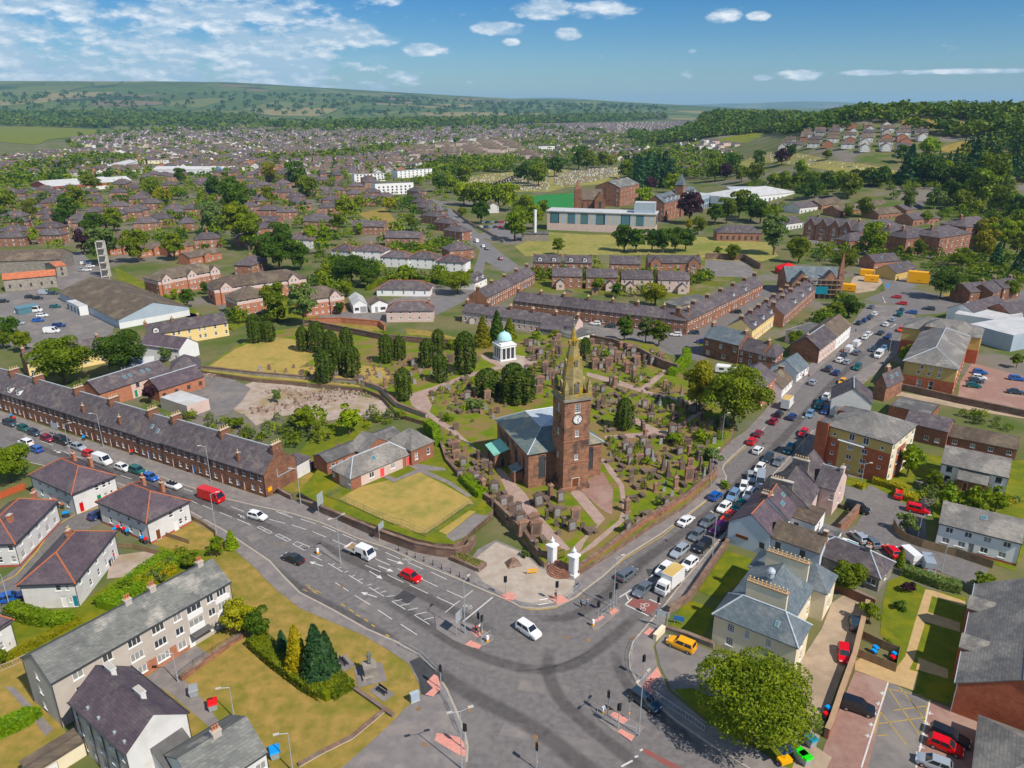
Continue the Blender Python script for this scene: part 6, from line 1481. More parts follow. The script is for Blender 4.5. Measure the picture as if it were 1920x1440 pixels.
# left: workshops, yellow houses, supermarket
mid('workshop_range', 'pink and brick workshop range with four skylights behind the left terrace', 'workshop',(186,737),(317,695),8.5,4.6,7.2, 'gx',zones([9.0],[],lambda x,z: 'brick_orange' if x<9 else 'render_pink'), 'slate',W(1,[.9],1.2,1.2,lo=.2,hi=1)+[Dr(.27, 'green',2.0,2.0),Dr(.48, 'green'),(.42,.9,1.6,1.2, 'k', 'two'),(.52,2.9,1.0,1.2, 'k', 'two'),(.75,2.9,1.0,1.2, 'k', 'two')],sky=[(.42,.5, 'F',.8,1.2),(.50,.5, 'F',.8,1.2),(.68,.5, 'F',.8,1.2),(.76,.5, 'F',.8,1.2)],ridge='lead')
mid('brick_workshop', 'red brick workshop with purple slate roof beside the white flat shed', 'workshop',(297,731),(382,704),7.0,3.6,6.0, 'gx', 'brick_orange', 'slate_purple',W(4,[1.2],1.0,1.0, 'k', 'two'),W(2,[1.0],1.0,1.0),ridge='lead')
house('flat_shed', 'white flat-roofed shed on the yard behind the left terrace', 'shed',(299,745),(350,762),(387,746),3.2,3.2, 'flat',{'*': 'render_grey', 'R': 'render_pink'}, 'sheet_roof',near=False)
mid('stone_barn', 'grey stone barn with dark slate roof at the end of the workshops', 'barn',(320,694),(374,688),9,4.0,6.8, 'hx', 'stone_grey', 'slate')
mid('sheet_shed', 'pale sheet-roofed shed by the two big trees', 'shed',(228,692),(290,684),10,3.2,4.4, 'gx', 'stone_grey', 'sheet_roof')
for i,(a,b,l) in enumerate((((278,628),(330,620), 'yellow terraced house with dormer window below the supermarket roof'),((330,620),(378,612), 'yellow terraced house in the middle of the row below the supermarket'),((378,612),(427,604), 'yellow terraced house at the right end of the row by the hedge'))):
 mid('yellow_house',l, 'house',a,b,8.0,4.9,7.6, 'gx', 'render_yellow', 'slate',W(3,U,.9,1.3),W(1,U,.8,1.2),chim=[(.03,.5,.8,1.4,.9, 'sandstone',3)],group='yellow houses below the supermarket',dormers=[(.3, 'F',1.6,1.2, 'slate')] if i==0 else (),gov=.0)
mid('yellow_house', 'yellow house with brown stone gable left of the big tree', 'house',(50,680),(118,667),8.0,4.9,7.6, 'gx',{'*': 'render_yellow', 'L': 'sandstone_dark'}, 'slate',W(3,U,.9,1.3),chim=[(.04,.5,.8,1.4,.9, 'sandstone',3)],group='yellow houses by the big trees')
mid('yellow_house', 'yellow house half hidden between the two big trees', 'house',(118,667),(195,652),8.0,4.9,7.6, 'gx', 'render_yellow', 'slate',W(3,U,.9,1.3),chim=[(.96,.5,.8,1.4,.9, 'sandstone',3)],group='yellow houses by the big trees')
mid('gabled_house', 'house with long dark roof and blank white gable by the churchyard lawn', 'house',(335,656),(371,642),16,4.2,7.0, 'gy', 'render_bright', 'slate_purple',None,None,W(2,U,.9,1.2))
sm=house('supermarket', 'low supermarket with vast grey pitched roof and white walls', 'supermarket',None,None,None,3.4,7.6, 'gy',{'*': 'cladding_white', 'F':[(2.2, 'cladding_white'),(9, 'cladding_grey')], 'L': 'cladding_grey'}, 'tile_brown',frame=LS((222,600),(110,547),3.4,26.0),near=False)
attach(sm,-3.5,30,0,3.5,14,3.6,3.6, 'flat', 'cladding_white', 'sheet_roof',{'L':W(4,[.6],2.0,2.0, 'b', 'two')}, 'entrance_block')
def drill_tower():
 c=G(200,520);t=thing('drill_tower', 'tall open concrete drill tower beside the supermarket', 'tower',(c.x,c.y,0),RAD(15));h=17.0;w=1.6
 for x in (-w,w):
  for y in (-w,w):q=MB();q.box((x-.2,y-.2,0),(x+.2,y+.2,h), 'concrete');q.build('post',t)
 for k in range(6):q=MB();q.box((-w+.2,-w+.2,k*3.3+.4),(w-.2,w-.2,k*3.3+.65), 'concrete');q.build('floor_slab',t)
 q=MB();q.box((-w+.2,w-.15,.7),(w-.2,w+.1,h-.5), 'render_grey');q.build('back_wall',t)
drill_tower()
mid('stone_depot', 'grey stone depot with bright orange roof beside the car park', 'depot',(5,524),(104,515),7,5.6,7.4, 'gx', 'rubble_grey', 'tile_red',W(5,[1.6],.8,1.4, 'k'),over=.4)
mid('stone_depot', 'orange-roofed wing behind the stone depot', 'depot',(104,500),(124,497),12,5.2,6.4, 'gx', 'rubble_grey', 'tile_red',W(1,U,1.0,1.2, 'k'))
mid('stone_depot', 'big brown-roofed depot building at the left edge behind the orange roofs', 'depot',(-60,492),(112,486),18,6.0,9.5, 'gx', 'stone_grey', 'tile_brown')
mid('bus_shelter', 'glass-roofed trolley shelter in the supermarket car park', 'shelter',(33,580),(72,573),3.5,2.4,2.8, 'mono', 'pane_blue', 'pane_blue',over=.1)
# sheltered flats with white gablets
def gablet_flats(label,p1,p2,D,gab,n,he=7.0):
 o=mid('sheltered_flats',label, 'flats',p1,p2,D,he,he+3.2, 'hx',[(5.0, 'brick_orange'),(20, 'render_pink')], 'tile_brown',W(n,V3,.9,1.1),W(3,V3,.9,1.1),W(3,V3,.9,1.1),over=.4)
 L=o['size'][0]
 for g in gab:attach(o,g*L-2.2,-.8,0,4.4,3.0,he,he+2.2, 'gy',[(5.0, 'brick_orange'),(20, 'render_pink')], 'tile_brown',{'F':W(2,V3,.8,1.2,lo=.32,hi=.68)}, 'gabled_bay',near=False)
 return o
gablet_flats('brick sheltered flats with three white gables left of the small court',(296,526),(412,505),12,(.12,.52,.9),10)
gablet_flats('brick sheltered flats with white gables behind the round tree',(401,541),(574,520),13,(.12,.85),14)
gablet_flats('small brick flats block at the middle of the sheltered court',(444,563),(508,552),11,(),5)
gablet_flats('brick sheltered flats with one white gable near the garages',(572,562),(645,552),12,(.75,),6)
for a,b,l in (((205,466),(262,460), 'orange brick bungalow row behind the drill tower'),((262,470),(318,461), 'orange brick bungalow row above the round garden tree'),((315,468),(362,460), 'orange brick bungalow row right of the round garden tree'),((355,484),(415,472), 'orange brick bungalow row beside the tall green trees'),((205,448),(252,443), 'orange brick bungalow row with long grey roof at the back')):
 o=mid('brick_bungalows',l, 'bungalows',a,b,9,3.8,6.0, 'gx', 'brick_orange', 'tile_brown',W(5,[.9],1.1,1.1),W(1,[.9],1,1),group='orange brick bungalows')
 attach(o,o['size'][0]*.4,-1.6,0,4.5,2.0,3.8,5.2, 'gy', 'brick_orange', 'tile_brown',{'F':W(1,[.9],1.2,1.2)}, 'gabled_bay',near=False)
# garages, bungalow, cream house group
mid('garage', 'white garage with corrugated roof and grey roller door', 'garage',(662,572),(688,570),14,3.4,5.2, 'gy', 'render_bright', 'sheet_roof',[Dr(.72, 'grey',2.6,2.4),(.25,1.2,1.6,1.0, 'k', 'two')])
mid('garage', 'white garage with brown roof and small green sign', 'garage',(696,572),(727,569),9,3.2,4.8, 'gy', 'render_bright', 'tile_brown',[Dr(.3, 'grey',1.2,2.2),(.7,1.0,2.0,1.0, 'k', 'two')])
mid('long_bungalow', 'cream bungalow with dark hip roof and red ridge', 'bungalow',(706,542),(806,543),10,3.0,5.8, 'hx', 'render_bright', 'slate',W(5,[.9],.8,1.3),W(2,[.9],.9,1.1),ridge='ridge_red')
mid('cream_house', 'cream house with slate roof above the churchyard hedge', 'house',(724,583),(812,582),8,4.4,7.0, 'hx', 'render_pink', 'slate',W(5,U,.9,1.1),ridge='ridge_red',chim=[(.9,.5,.8,.8,.8, 'sandstone',2)])
for x0,x1,y,l in ((661,719,469, 'white semi-detached house nearest the tall trees'),(714,766,481, 'white semi-detached house with pink end wall'),(763,817,483, 'white semi-detached house with wide rear extension'),(817,871,490, 'white semi-detached house at the right of the white row'),(533,586,447, 'white hip-roofed villa beside the solar panel roof'),(621,658,468, 'low white gabled house left of the white row')):
 mid('white_semi',l, 'house',(x0,y),(x1,y+3),9,5.0,7.6, 'hx', 'render_bright', 'slate',W(4,U,.9,1.2),W(2,U,.9,1.2),chim=[(.5,.5,.9,.8,.8, 'brick_orange',2)],group='white houses above the bungalow',ridge='ridge_red')
mid('white_cottage', 'white cottage with two gabled dormers by the hill street', 'cottage',(890,530),(913,520),9,3.4,6.0, 'gx', 'render_bright', 'slate',W(3,[.9],.9,1.2),dormers=[(.3, 'F',1.4,1.4, 'slate'),(.75, 'F',1.4,1.4, 'slate')])
mid('slate_house', 'sandstone house with grey hip roof at the foot of the hill street', 'house',(842,470),(890,466),11,5.2,8.2, 'hx', 'sandstone_house', 'slate',W(3,U,.9,1.3),W(2,U,.9,1.2),chim=[(.5,.5,1.0,.8,.8, 'sandstone',3)])
# terraces round the green block
nth=['first', 'second', 'third', 'fourth', 'fifth', 'sixth', 'seventh', 'eighth', 'ninth', 'tenth', 'eleventh', 'twelfth', 'thirteenth', 'fourteenth']
def row(desc,pA,pB,n,he,hr,D,wall='sandstone',rmat='slate',**k):
 Lt=(G(*pA,he)-G(*pB,he)).length
 return terrace('terraced_house',[nth[i]+' house from the right in '+desc for i in range(n)],pA,pB,he,hr,D,[Lt*i/n for i in range(n+1)],wall,rmat,near=False,group='houses of '+desc,ridge=None,**k)
row('the long red terrace behind the spire',(962,563),(1287,601),7,5.3,8.0,8.0)
row('the red terrace up the side street',(1289,601),(1431,531),6,5.3,8.0,8.0,dorm=((1,.5, 'F',1.4,1.3, 'slate', 'flat'),(2,.5, 'F',1.4,1.3, 'slate', 'flat')))
row('the low grey-roofed row left of the spire',(866,583),(1078,613),5,4.4,6.8,7.0,wall='render_pink')
row('the terrace by the white dormered cottage',(912,558),(1003,512),4,5.0,7.6,8.0)
row('the cream dormered terrace near the main road',(1411,618),(1494,556),6,5.0,7.8,8.5,wall='render_yellow',dorm=tuple((i,.5, 'F',1.8,1.4, 'slate', 'flat') for i in range(6)))
row('the dormered terrace beside the scaffolded church',(1470,590),(1540,530),5,5.0,7.8,8.5,dorm=tuple((i,.5, 'F',1.8,1.4, 'slate', 'flat') for i in range(4)))
for i,(x0,x1,y,dm) in enumerate(((1035,1092,517,0),(1099,1159,519,0),(1165,1225,522,0),(1234,1294,524,0),(999,1052,491,1),(1057,1110,492,1),(1144,1202,494,0),(1215,1315,492,0))):
 o=mid('stone_villa',nth[i % 4]+' slate-roofed villa from left in the '+('front' if i<4 else 'back')+' row behind the long terrace', 'house',(x0,y),(x1,y+1),9,5.6,8.4, 'gx', 'sandstone_house' if i not in (2,3) else {'*': 'sandstone_house', 'F': 'render_pink'}, 'slate',W(4 if i<7 else 6,U,.9,1.4),W(1,U,.9,1.2),chim=[(.03,.5,.7,1.6,.9, 'sandstone',4),(.97,.5,.7,1.6,.9, 'sandstone',4)],dormers=[(.25, 'F',1.8,1.5, 'slate'),(.75, 'F',1.8,1.5, 'slate')] if dm else (),group='slate-roofed villas behind the long terrace',gov=.0)
 L=o['size'][0]
 if i<4:attach(o,L*(.62 if i % 2 else .15),-3.2,0,3.6,3.2,3.0,4.6, 'gy', 'render_pink', 'slate',{'F':W(1,[.9],1.4,1.2)}, 'rear_wing',near=False)
 if i==7:
  for f in (.05,.76):attach(o,L*f,-1.0,0,L*.19,3.0,5.8,8.2, 'gy', 'sandstone_house', 'slate',{'F':W(1,U,1.6,1.6,style='two')}, 'gabled_bay',near=False)
mid('rear_cottages', 'small grey cottages with slate roofs just left of the spire tip', 'cottage',(1012,615),(1052,620),6,3.0,4.8, 'gx', 'stone_grey', 'slate',W(2,[.9],.8,1.0))
mid('garage_row', 'white flat-roofed garages behind the spire', 'garage',(1080,632),(1115,623),12,2.6,3.0, 'mono', 'cladding_white', 'felt',W(4,[.1],2.0,2.1, 'd:garage', 'door'))
mid('lean_to', 'grey lean-to cabin in the gardens of the terrace block', 'shed',(1270,575),(1330,560),7,2.4,3.0, 'mono', 'stone_grey', 'felt')
for x,y,l,m in ((995,505, 'orange timber shed behind the back villas', 'timber_red'),(1283,560, 'dark red garden shed near the gold bush', 'timber_red'),(1110,545, 'small dark garden shed by the round tree', 'timber'),(1345,560, 'pale garden shed beside the terrace yard', 'concrete'),(1060,548, 'summer house in the villa gardens', 'timber'),(935,600, 'white greenhouse by the low grey row', 'cladding_white'),(880,598, 'grey shed at the left of the low row', 'concrete')):
 mid('garden_shed',l, 'shed',(x,y),(x+12,y),3,2.0,2.8, 'gy',m, 'felt')
# along the right-hand road, far side
k1=mid('corner_tenement', 'tall dark sandstone corner house with blue slate roof at the side street', 'house',(1320,631),(1386,647),9,6.4,9.6, 'gx', 'sandstone_dark', 'slate_blue',W(3,[3.9],.9,1.4)+W(2,[.9],1.2,1.3,lo=.15,hi=.6),chim=[(.04,.5,.8,2.0,.9, 'sandstone',4),(.96,.5,.8,2.0,.6, 'sandstone',4)],gov=0)
mid('sandstone_house', 'brown sandstone house with grey roof right of the corner tenement', 'house',(1387,654),(1430,664),8,5.0,7.8, 'gx', 'sandstone_dark', 'slate',W(3,U,.9,1.4),chim=[(.96,.5,.8,1.6,.9, 'sandstone',3)],gov=0)
mid('sandstone_house', 'brown sandstone house with hipped end beside the white cottage', 'house',(1431,665),(1455,669),9,4.8,7.2, 'hx', 'sandstone', 'slate',W(2,U,.9,1.4),W(3,U,.9,1.3),group=None)
def strt(name,label,p2,p3,he,hr,L,wall,rmat,n,rows,**k):
 return house(name,label, 'house',None,None,None,he,hr, 'gy',wall,rmat,frame=RS(p2,p3,he,L),win={'R':W(n,rows,.95,1.3)},near=False,gov=.05,**k)
o=strt('street_house', 'three-storey brick house with balconies beside the leafy street tree',(1429,728),(1457,704),5.8,8.6,10, 'brick_orange', 'slate',4,[.6,2.4,4.2],chim=[(.3,.1,.8,1.2,.6, 'sandstone',2)])
strt('street_house', 'low white cottage with brown roof beside the brick balcony house',(1467,728),(1487,708),3.0,5.2,7, 'render_bright', 'tile_brown',4,[.9],chim=[(.5,.95,1.6,.6,.8, 'sandstone',3)])
strt('street_house', 'white cottage with blue slate roof and little gables on the main road',(1495,699),(1517,684),3.0,6.0,8, 'render_bright', 'slate_blue',4,[.9])
strt('street_house', 'pink two-storey house with dark gable on the main road',(1537,655),(1569,631),4.8,8.0,9,{'*': 'render_pink', 'F': 'sandstone_dark'}, 'slate',6,U,ridge='lead',chim=[(.5,.05,.8,1.0,.7, 'sandstone',2)])
strt('street_house', 'white two-storey shop house at the end of the main road row',(1569,631),(1596,608),4.8,7.8,9, 'render_bright', 'tile_brown',6,U)
mid('rear_block', 'grey flat-roofed block behind the white shop house', 'annex',(1515,628),(1560,612),8,4.4,4.4, 'flat', 'render_pink', 'felt')
# near side of the right-hand road
r2=mid('gabled_house', 'pale house with broad white gable beside the red and ochre flats', 'house',(1560,746),(1635,756),9,5.0,8.4, 'gy', 'render_white', 'slate',[(.5,1.0,1.4,1.5, 'w', 'sash')],ridge='lead')
attach(r2,1.2,-2.6,0,5.5,2.6,2.4,3.0, 'mono', 'render_white', 'slate_blue',{}, 'lean_to',near=False)
mid('brown_house', 'brown house with skylights and big chimney behind the white gable', 'house',(1640,718),(1662,724),10,4.6,7.6, 'gy', 'sandstone', 'slate',None,None,None,sky=[(.4,.5, 'R',.9,1.4),(.7,.5, 'R',.9,1.4)],chim=[(.2,.5,.9,1.8,1.0, 'sandstone',5)])
of=house('care_office', 'large red brick and ochre building with grey hip roof and car park', 'office',(1697,675),(1795,691),(1827,632),8.6,11.8, 'hx',[(4.4, 'brick_red'),(20, 'render_ochre')], 'tile_grey',win={'F':W(3,[5.2],.9,.9,lo=.3,hi=.7)+W(3,[6.8],.9,1.1,lo=.35,hi=.7)+W(2,[.8],1.2,3.0,lo=.35,hi=.58), 'R':W(8,[1.0,5.2],1.2,1.3), 'L':W(8,[1.0,5.2],1.2,1.3)},near=False,over=.5,ridge='lead')
Lo,Do=of['size']
attach(of,-6,Do+.1,0,22,12,8.6,11.6, 'hx',[(4.4, 'brick_red'),(20, 'render_ochre')], 'tile_grey',{'L':W(2,[5.2],1,1.2), 'F':W(1,[5.2],1,1.2,lo=.1)}, 'rear_block',near=False)
attach(of,.5,Do-2,0,6.5,7,10.5,12.4, 'pyr',[(8.3, 'brick_red'),(9.6, 'frame_dark'),(20, 'brick_red')], 'tile_grey',{}, 'stair_tower',near=False)
mid('supermarket_shed', 'big pale grey clad warehouse beyond the office garden', 'warehouse',(1817,607),(1901,629),26,5.6,5.8, 'flat', 'cladding_grey', 'sheet_roof')
mid('supermarket_shed', 'low flat-roofed white store behind the grey warehouse', 'warehouse',(1790,588),(1905,605),24,4.6,4.7, 'flat', 'cladding_white', 'sheet_roof')
mid('long_white_shop', 'long white building with slate roof at the roundabout', 'shop',(1828,588),(1890,571),10,4.4,7.0, 'gx', 'render_bright', 'slate',W(6,U,.9,.9),None,W(1,U,1.2,1.2))
mid('car_port', 'open steel canopy beside the long white building', 'canopy',(1838,593),(1912,580),8,3.4,3.6, 'mono', 'frame_dark', 'sheet_roof')
mid('red_brick_house', 'dark red brick house at the right edge by the canopy', 'house',(1895,590),(1960,580),10,4.5,7.5, 'gx', 'brick_brown', 'slate')
for x0,x1,y0,y1,l in ((1820,1862,548,543, 'sandstone house with twin roofs beyond the dry verge'),(1862,1886,549,537, 'sandstone house end beside the twin-roofed house'),(1882,1915,541,535, 'low sandstone wing at the right behind the verge')):
 mid('sandstone_house',l, 'house',(x0,y0),(x1,y1),9,5.2,7.8, 'gx', 'sandstone_dark', 'slate',W(3,U,.9,1.3),W(2,U,.9,1.2),chim=[(.9,.5,.8,1.2,.9, 'sandstone',3)])
for p1,p2,l in (((1640,492),(1688,488), 'low brown house with dark slate roof near the roundabout trees'),((1680,512),(1720,503), 'tan bungalow with dark roof lights beside the yellow cabins')):
 mid('brown_bungalow',l, 'bungalow',p1,p2,10,3.6,6.6, 'gx', 'sandstone_house' if p1[0]<1650 else 'render_ochre', 'slate',W(2,[.9],1,1.1),None,sky=[(.4,.5, 'F',1,1.4)])
# church under scaffolding
ch=mid('scaffolded_church', 'sandstone church with blue slate roof and scaffolding by the main junction', 'church',(1476,528),(1576,530),16,6.0,11.0, 'gx', 'sandstone', 'slate_blue',W(5,[2.0],1.2,2.6, 'k', 'two'))
attach(ch,1.0,-4,0,8,4,6,11, 'gy', 'sandstone', 'slate',{'F':W(1,[2.5],3.0,3.0, 'k', 'three')}, 'gabled_bay',near=False);attach(ch,ch['size'][0]-10,-4,0,9,4,6,11.5, 'gy', 'sandstone', 'slate',{'F':W(1,[2.5],3.0,3.0, 'k', 'three')}, 'gabled_bay',near=False)
q=MB();q.taper((0,0),(1.0,1.0),(1.0,1.0),0,11, 'sandstone');q.taper((0,0),(1.0,1.0),(.1,.1),11,19, 'sandstone');o=q.build('spirelet',ch);o.location=(ch['size'][0]-1,-2,0)
sf=thing('scaffold', 'scaffold frame with blue netting on the sandstone church gable', 'scaffold',tuple(in_frame(ch,ch['size'][0]-14,-5.5)),ch.rotation_euler.z)
for k in range(7):
 for y in (0,1.2):q=MB();q.tube((k*2.2,y,0),(k*2.2,y,8.5),.06,.06, 'galvanised',4);q.build('standard',sf)
for zz in (2,4,6,8):q=MB();q.box((0,0,zz),(13.2,1.2,zz+.08), 'timber');q.build('platform',sf)
q=MB();q.box((.5,-.12,2.2),(7.5,-.06,5.4), 'paint_teal_gloss');q.build('netting',sf)
for px,py,s,l in ((1625,517,1, 'yellow site cabin nearest the road bend'),(1633,528,1, 'yellow site cabin in front at the road bend'),(1720,530,1, 'large yellow site cabin under the big tree'),(1590,545,0, 'small yellow cabin beside the scaffold')):
 c=G(px,py);t=thing('site_cabin',l, 'cabin',(c.x,c.y,0),RAD(-25), 'yellow site cabins')
 q=MB();q.box((-4.5 if px>1700 else -3,-1.8,.3),(4.5 if px>1700 else 3,1.8,5.2 if px>1700 else 3.0), 'paint_yellow_gloss');q.build('cabin_body',t);q=MB();q.box((-2.8,-1.7,0),(2.8,1.7,.3), 'frame_dark');q.build('base',t);link('window',joined_window(1.2,1.0, 'k', 'two'),t,(.5,-1.82,1.5))
c=G(1476,512);t=thing('red_marquee', 'bright red pointed marquee roof beside the scaffolded church', 'marquee',(c.x,c.y,0));q=MB();q.taper((0,0),(5,3.5),(5,3.5),0,2.6, 'paint_bright_red_gloss');q.build('side_wall',t);q=MB();q.taper((0,0),(5.2,3.7),(.3,.3),2.61,5, 'paint_bright_red_gloss');q.build('canopy',t)
# school campus
ac=house('modern_academy', 'long modern academy block with striped stone and teal glazed front', 'school',(1026,396),(1230,403),None,12.0,12.4, 'flat',zones(list(range(2,80,2)),[4.6],lambda x,z: 'render_pink' if z<4.6 else ('frame_dark' if any(a<x<b for a,b in ((2,8),(14,18),(22,27),(31,38),(48,54),(58,62))) and z<9 else ('cladding_grey' if int(x/2) % 2 else 'cladding_stone'))), 'sheet_roof',D=16,win={'F':[(x,4.8,5.0,6.6, 'b', 'lattice') for x in (5,16,24.5,34.5,51,60)]+[(51,.2,4.0,4.0, 'b', 'two'),(63,.8,1,2, 'k', 'sash')], 'R':[(.5,4.8,8,6, 'b', 'lattice')]},near=False)
La=ac['size'][0];attach(ac,La-14,2,0,13,9,19,19, 'flat', 'cladding_grey', 'sheet_roof',{}, 'plant_tower',near=False)
q=MB();q.box((-.6,-.6,12.0),(La+.6,16.6,12.5), 'sheet_roof');q.build('roof_slab',ac)
house('old_school', 'tall red sandstone school block with grey roof behind the academy', 'school',(1163,352),(1199,344),(1158,338),15,19.5, 'gx', 'sandstone', 'slate_lichen',win={'F':W(6,[1.5,5,8.5,12],1.1,1.8), 'L':W(2,[1.5,5,8.5,12],1.4,1.8)},D=22,near=False,chim=[(.5,.5,2,1.5,1.5, 'sandstone',3)])
cv=house('convent_school', 'long sandstone school range with dormers and turreted tower', 'school',(1246,381),(1312,362),None,13,18, 'gx', 'sandstone', 'slate_blue',D=14,win={'F':W(9,[1.5,5,8.5],1.2,1.8), 'L':W(3,[1.5,5,8.5],1.2,1.8)},dormers=[(.1+.11*i, 'F',2.2,2.2, 'slate') for i in range(8)],near=False)
Lc=cv['size'][0];attach(cv,Lc*.42,-1.5,0,6,6,22,22.5, 'flat', 'sandstone', 'slate_blue',{'F':W(1,[4,9,14,18],1.2,2)}, 'stair_turret',near=False)
q=MB();q.taper((0,0),(3.2,3.2),(.3,.3),22.5,30, 'slate_blue');q.build('turret_roof',cv).location=(Lc*.42+3,1.5,0)
attach(cv,Lc+.05,-2,0,22,12,11,11.4, 'flat', 'cladding_grey', 'sheet_roof',{'F':W(5,[1.0,5.0],3,2.6, 'b', 'three')}, 'modern_wing',near=False)
sc_=mid('ruined_chapel', 'sandstone chapel with stubby belfry spire behind the academy', 'chapel',(1088,374),(1130,374),16,9,16, 'gx', 'sandstone_dark', 'tile_brown',W(4,[2],1.2,4, 'k', 'two'))
attach(sc_,sc_['size'][0]*.62,-5,0,8,5.2,9,15, 'gy', 'sandstone_dark', 'tile_brown',{'F':W(1,[3],2,5, 'k', 'two')}, 'transept',near=False)
q=MB();q.box((-2.5,-2.5,0),(2.5,2.5,17), 'sandstone_dark');q.taper((0,0),(2.2,2.2),(.2,.2),17,24, 'sandstone');q.build('belfry',sc_).location=(-2,0,0)
c=G(1003,450);t=thing('boiler_house', 'low grey boiler house with tall white flue on the playing field', 'boiler house',(c.x,c.y,0));q=MB();q.box((-8,-4,0),(8,4,4.2), 'stone_grey');q.box((-8.3,-4.3,4.2),(8.3,4.3,4.6), 'felt');q.build('wall',t);q=MB();q.tube((0,0,4.6),(0,0,18),.9,.9, 'stone_white',10);q.build('flue',t)
mid('school_pavilion', 'long low brick pavilion with grey hip roof by the playing field', 'pavilion',(1345,436),(1430,437),12,5,8.5, 'hx', 'sandstone_house', 'slate',W(7,[1],1.4,2.0, 'k', 'two'))
# health buildings on the right
def inst(label,p1,p2,D,he,hr,roof,n,rows=(1.2,5.0,8.8),wall='sandstone'):return mid('hospital_range',label, 'hospital',p1,p2,D,he,hr,roof,wall, 'slate',W(n,list(rows),1.2,1.9),W(4,list(rows),1.2,1.9),chim=[(.2,.5,1.2,1.2,1.5, 'sandstone',3)])
o=inst('gabled sandstone range at the left of the hospital group',(1508,420),(1596,428),14,9,13, 'gx',9,(1,4,6.6))
for f in (.14,.4,.66,.9):attach(o,o['size'][0]*f-2.6,-.8,0,5.2,3,9,13, 'gy', 'sandstone', 'slate',{'F':W(1,[1,4,6.6],1.6,1.8,style='two')}, 'gabled_bay',near=False)
inst('long hipped hospital ward block with pale slate roof',(1612,434),(1694,424),14,8,12, 'hx',8,(1.2,4.8))
inst('hospital ward with paired pavilion ends',(1668,441),(1730,436),12,8,11.5, 'hx',6,(1.2,4.8));inst('square hospital pavilion with pyramid roof',(1700,447),(1760,441),14,9,13, 'hx',5,(1.2,5))
inst('tall corner hospital pavilion nearest the conifers',(1763,446),(1822,437),18,10,14, 'hx',6,(1,4,7));inst('rear hospital tower block with chimneys',(1812,426),(1872,420),16,12,16, 'hx',6)
mid('lodge', 'low brick lodge with brown hip roof before the hospital', 'lodge',(1703,463),(1762,468),12,3.6,6.5, 'hx', 'sandstone', 'tile_brown',W(5,[.9],1.1,1.4))
mid('gate_lodge', 'gabled stone lodge in front of the hospital ward', 'lodge',(1592,452),(1632,448),10,4.5,8, 'hx', 'sandstone', 'slate',W(4,[1],1.1,1.4))
mid('round_arena', 'wide grey curved-roof sports hall', 'sports hall',(1382,372),(1494,360),36,6,10.5, 'hx', 'cladding_white', 'sheet_roof',W(12,[1],2.4,2.6, 'b', 'two'))
mid('pink_hall', 'pink and white hall with blue-grey roof behind the sports hall', 'hall',(1374,358),(1440,358),20,8,9.5, 'mono', 'render_pink', 'lead')
for p1,p2,l in (((1541,386),(1582,378), 'brown mossy roofed ward left of the birch'),((1575,397),(1622,392), 'brown gabled ward with grey roof'),((1600,380),(1650,374), 'white flat-roofed clinic beyond the hospital'),((1625,388),(1668,384), 'long low brown ward by the clinic'),((1648,402),(1690,398), 'brown house behind the ward roofs'),((1700,395),(1742,387), 'ward beside the birch tree'),((1713,412),(1762,408), 'flat-roofed extension behind the hospital'),((1760,388),(1800,382), 'small brick ward among the dark trees'),((1755,366),(1806,358), 'grey cottage row at the wood edge'),((1500,390),(1538,386), 'pale shed beside the green'),((1475,420),(1505,416), 'small white cottage left of the gabled range'),((1870,352),(1895,348), 'white house at the wood edge'),((1880,378),(1930,370), 'red sandstone house at the right edge')):
 mid('ward_building',l, 'building',p1,p2,14,4.2,7.5, 'gx', 'render_white' if 'white' in l or 'pale' in l else 'sandstone_house', 'tile_brown' if 'brown' in l else 'slate',W(5,[.9],1.2,1.3, 'k', 'two'),group='low buildings round the hospital')
# sheds and large things further away
o=mid('white_warehouse', 'white ridged warehouse with maroon gable among the houses far left', 'warehouse',(57,345),(90,350),60,6,10, 'gy',[(3.2, 'cladding_white'),(20, 'margin_red')], 'sheet_roof');attach(o,14,30,0,22,50,6,9.5, 'gy', 'cladding_white', 'sheet_roof',{}, 'rear_bay',near=False)
mid('white_warehouse', 'long white depot with bright blue end far left', 'warehouse',(286,318),(400,318),26,5,8, 'gx',{'*': 'cladding_white', 'R': 'paint_bright_blue_gloss'}, 'sheet_roof')
mid('white_warehouse', 'white shed in the yard above the blue-ended depot', 'warehouse',(228,310),(258,302),20,5,7, 'gx', 'cladding_white', 'sheet_roof')
for p1,p2,he,l in (((703,345),(775,342),10, 'white flats with red panel beyond the housing estate'),((664,327),(722,325),8, 'cream maisonettes left of the white flats'),((745,321),(810,316),8, 'cream maisonettes above the white flats'),((1091,262),(1123,263),12, 'grey tower flats among the far trees'),((1010,275),(1040,274),9, 'low white flats left of the grey tower flats')):
 mid('far_flats',l, 'flats',p1,p2,12,he,he+.5, 'flat', 'render_bright' if 'white' in l else ('render_cream' if 'cream' in l else 'stone_grey'), 'felt',W(8,[1+2.6*i for i in range(int(he/2.6))],1.6,1.4, 'k', 'two'))
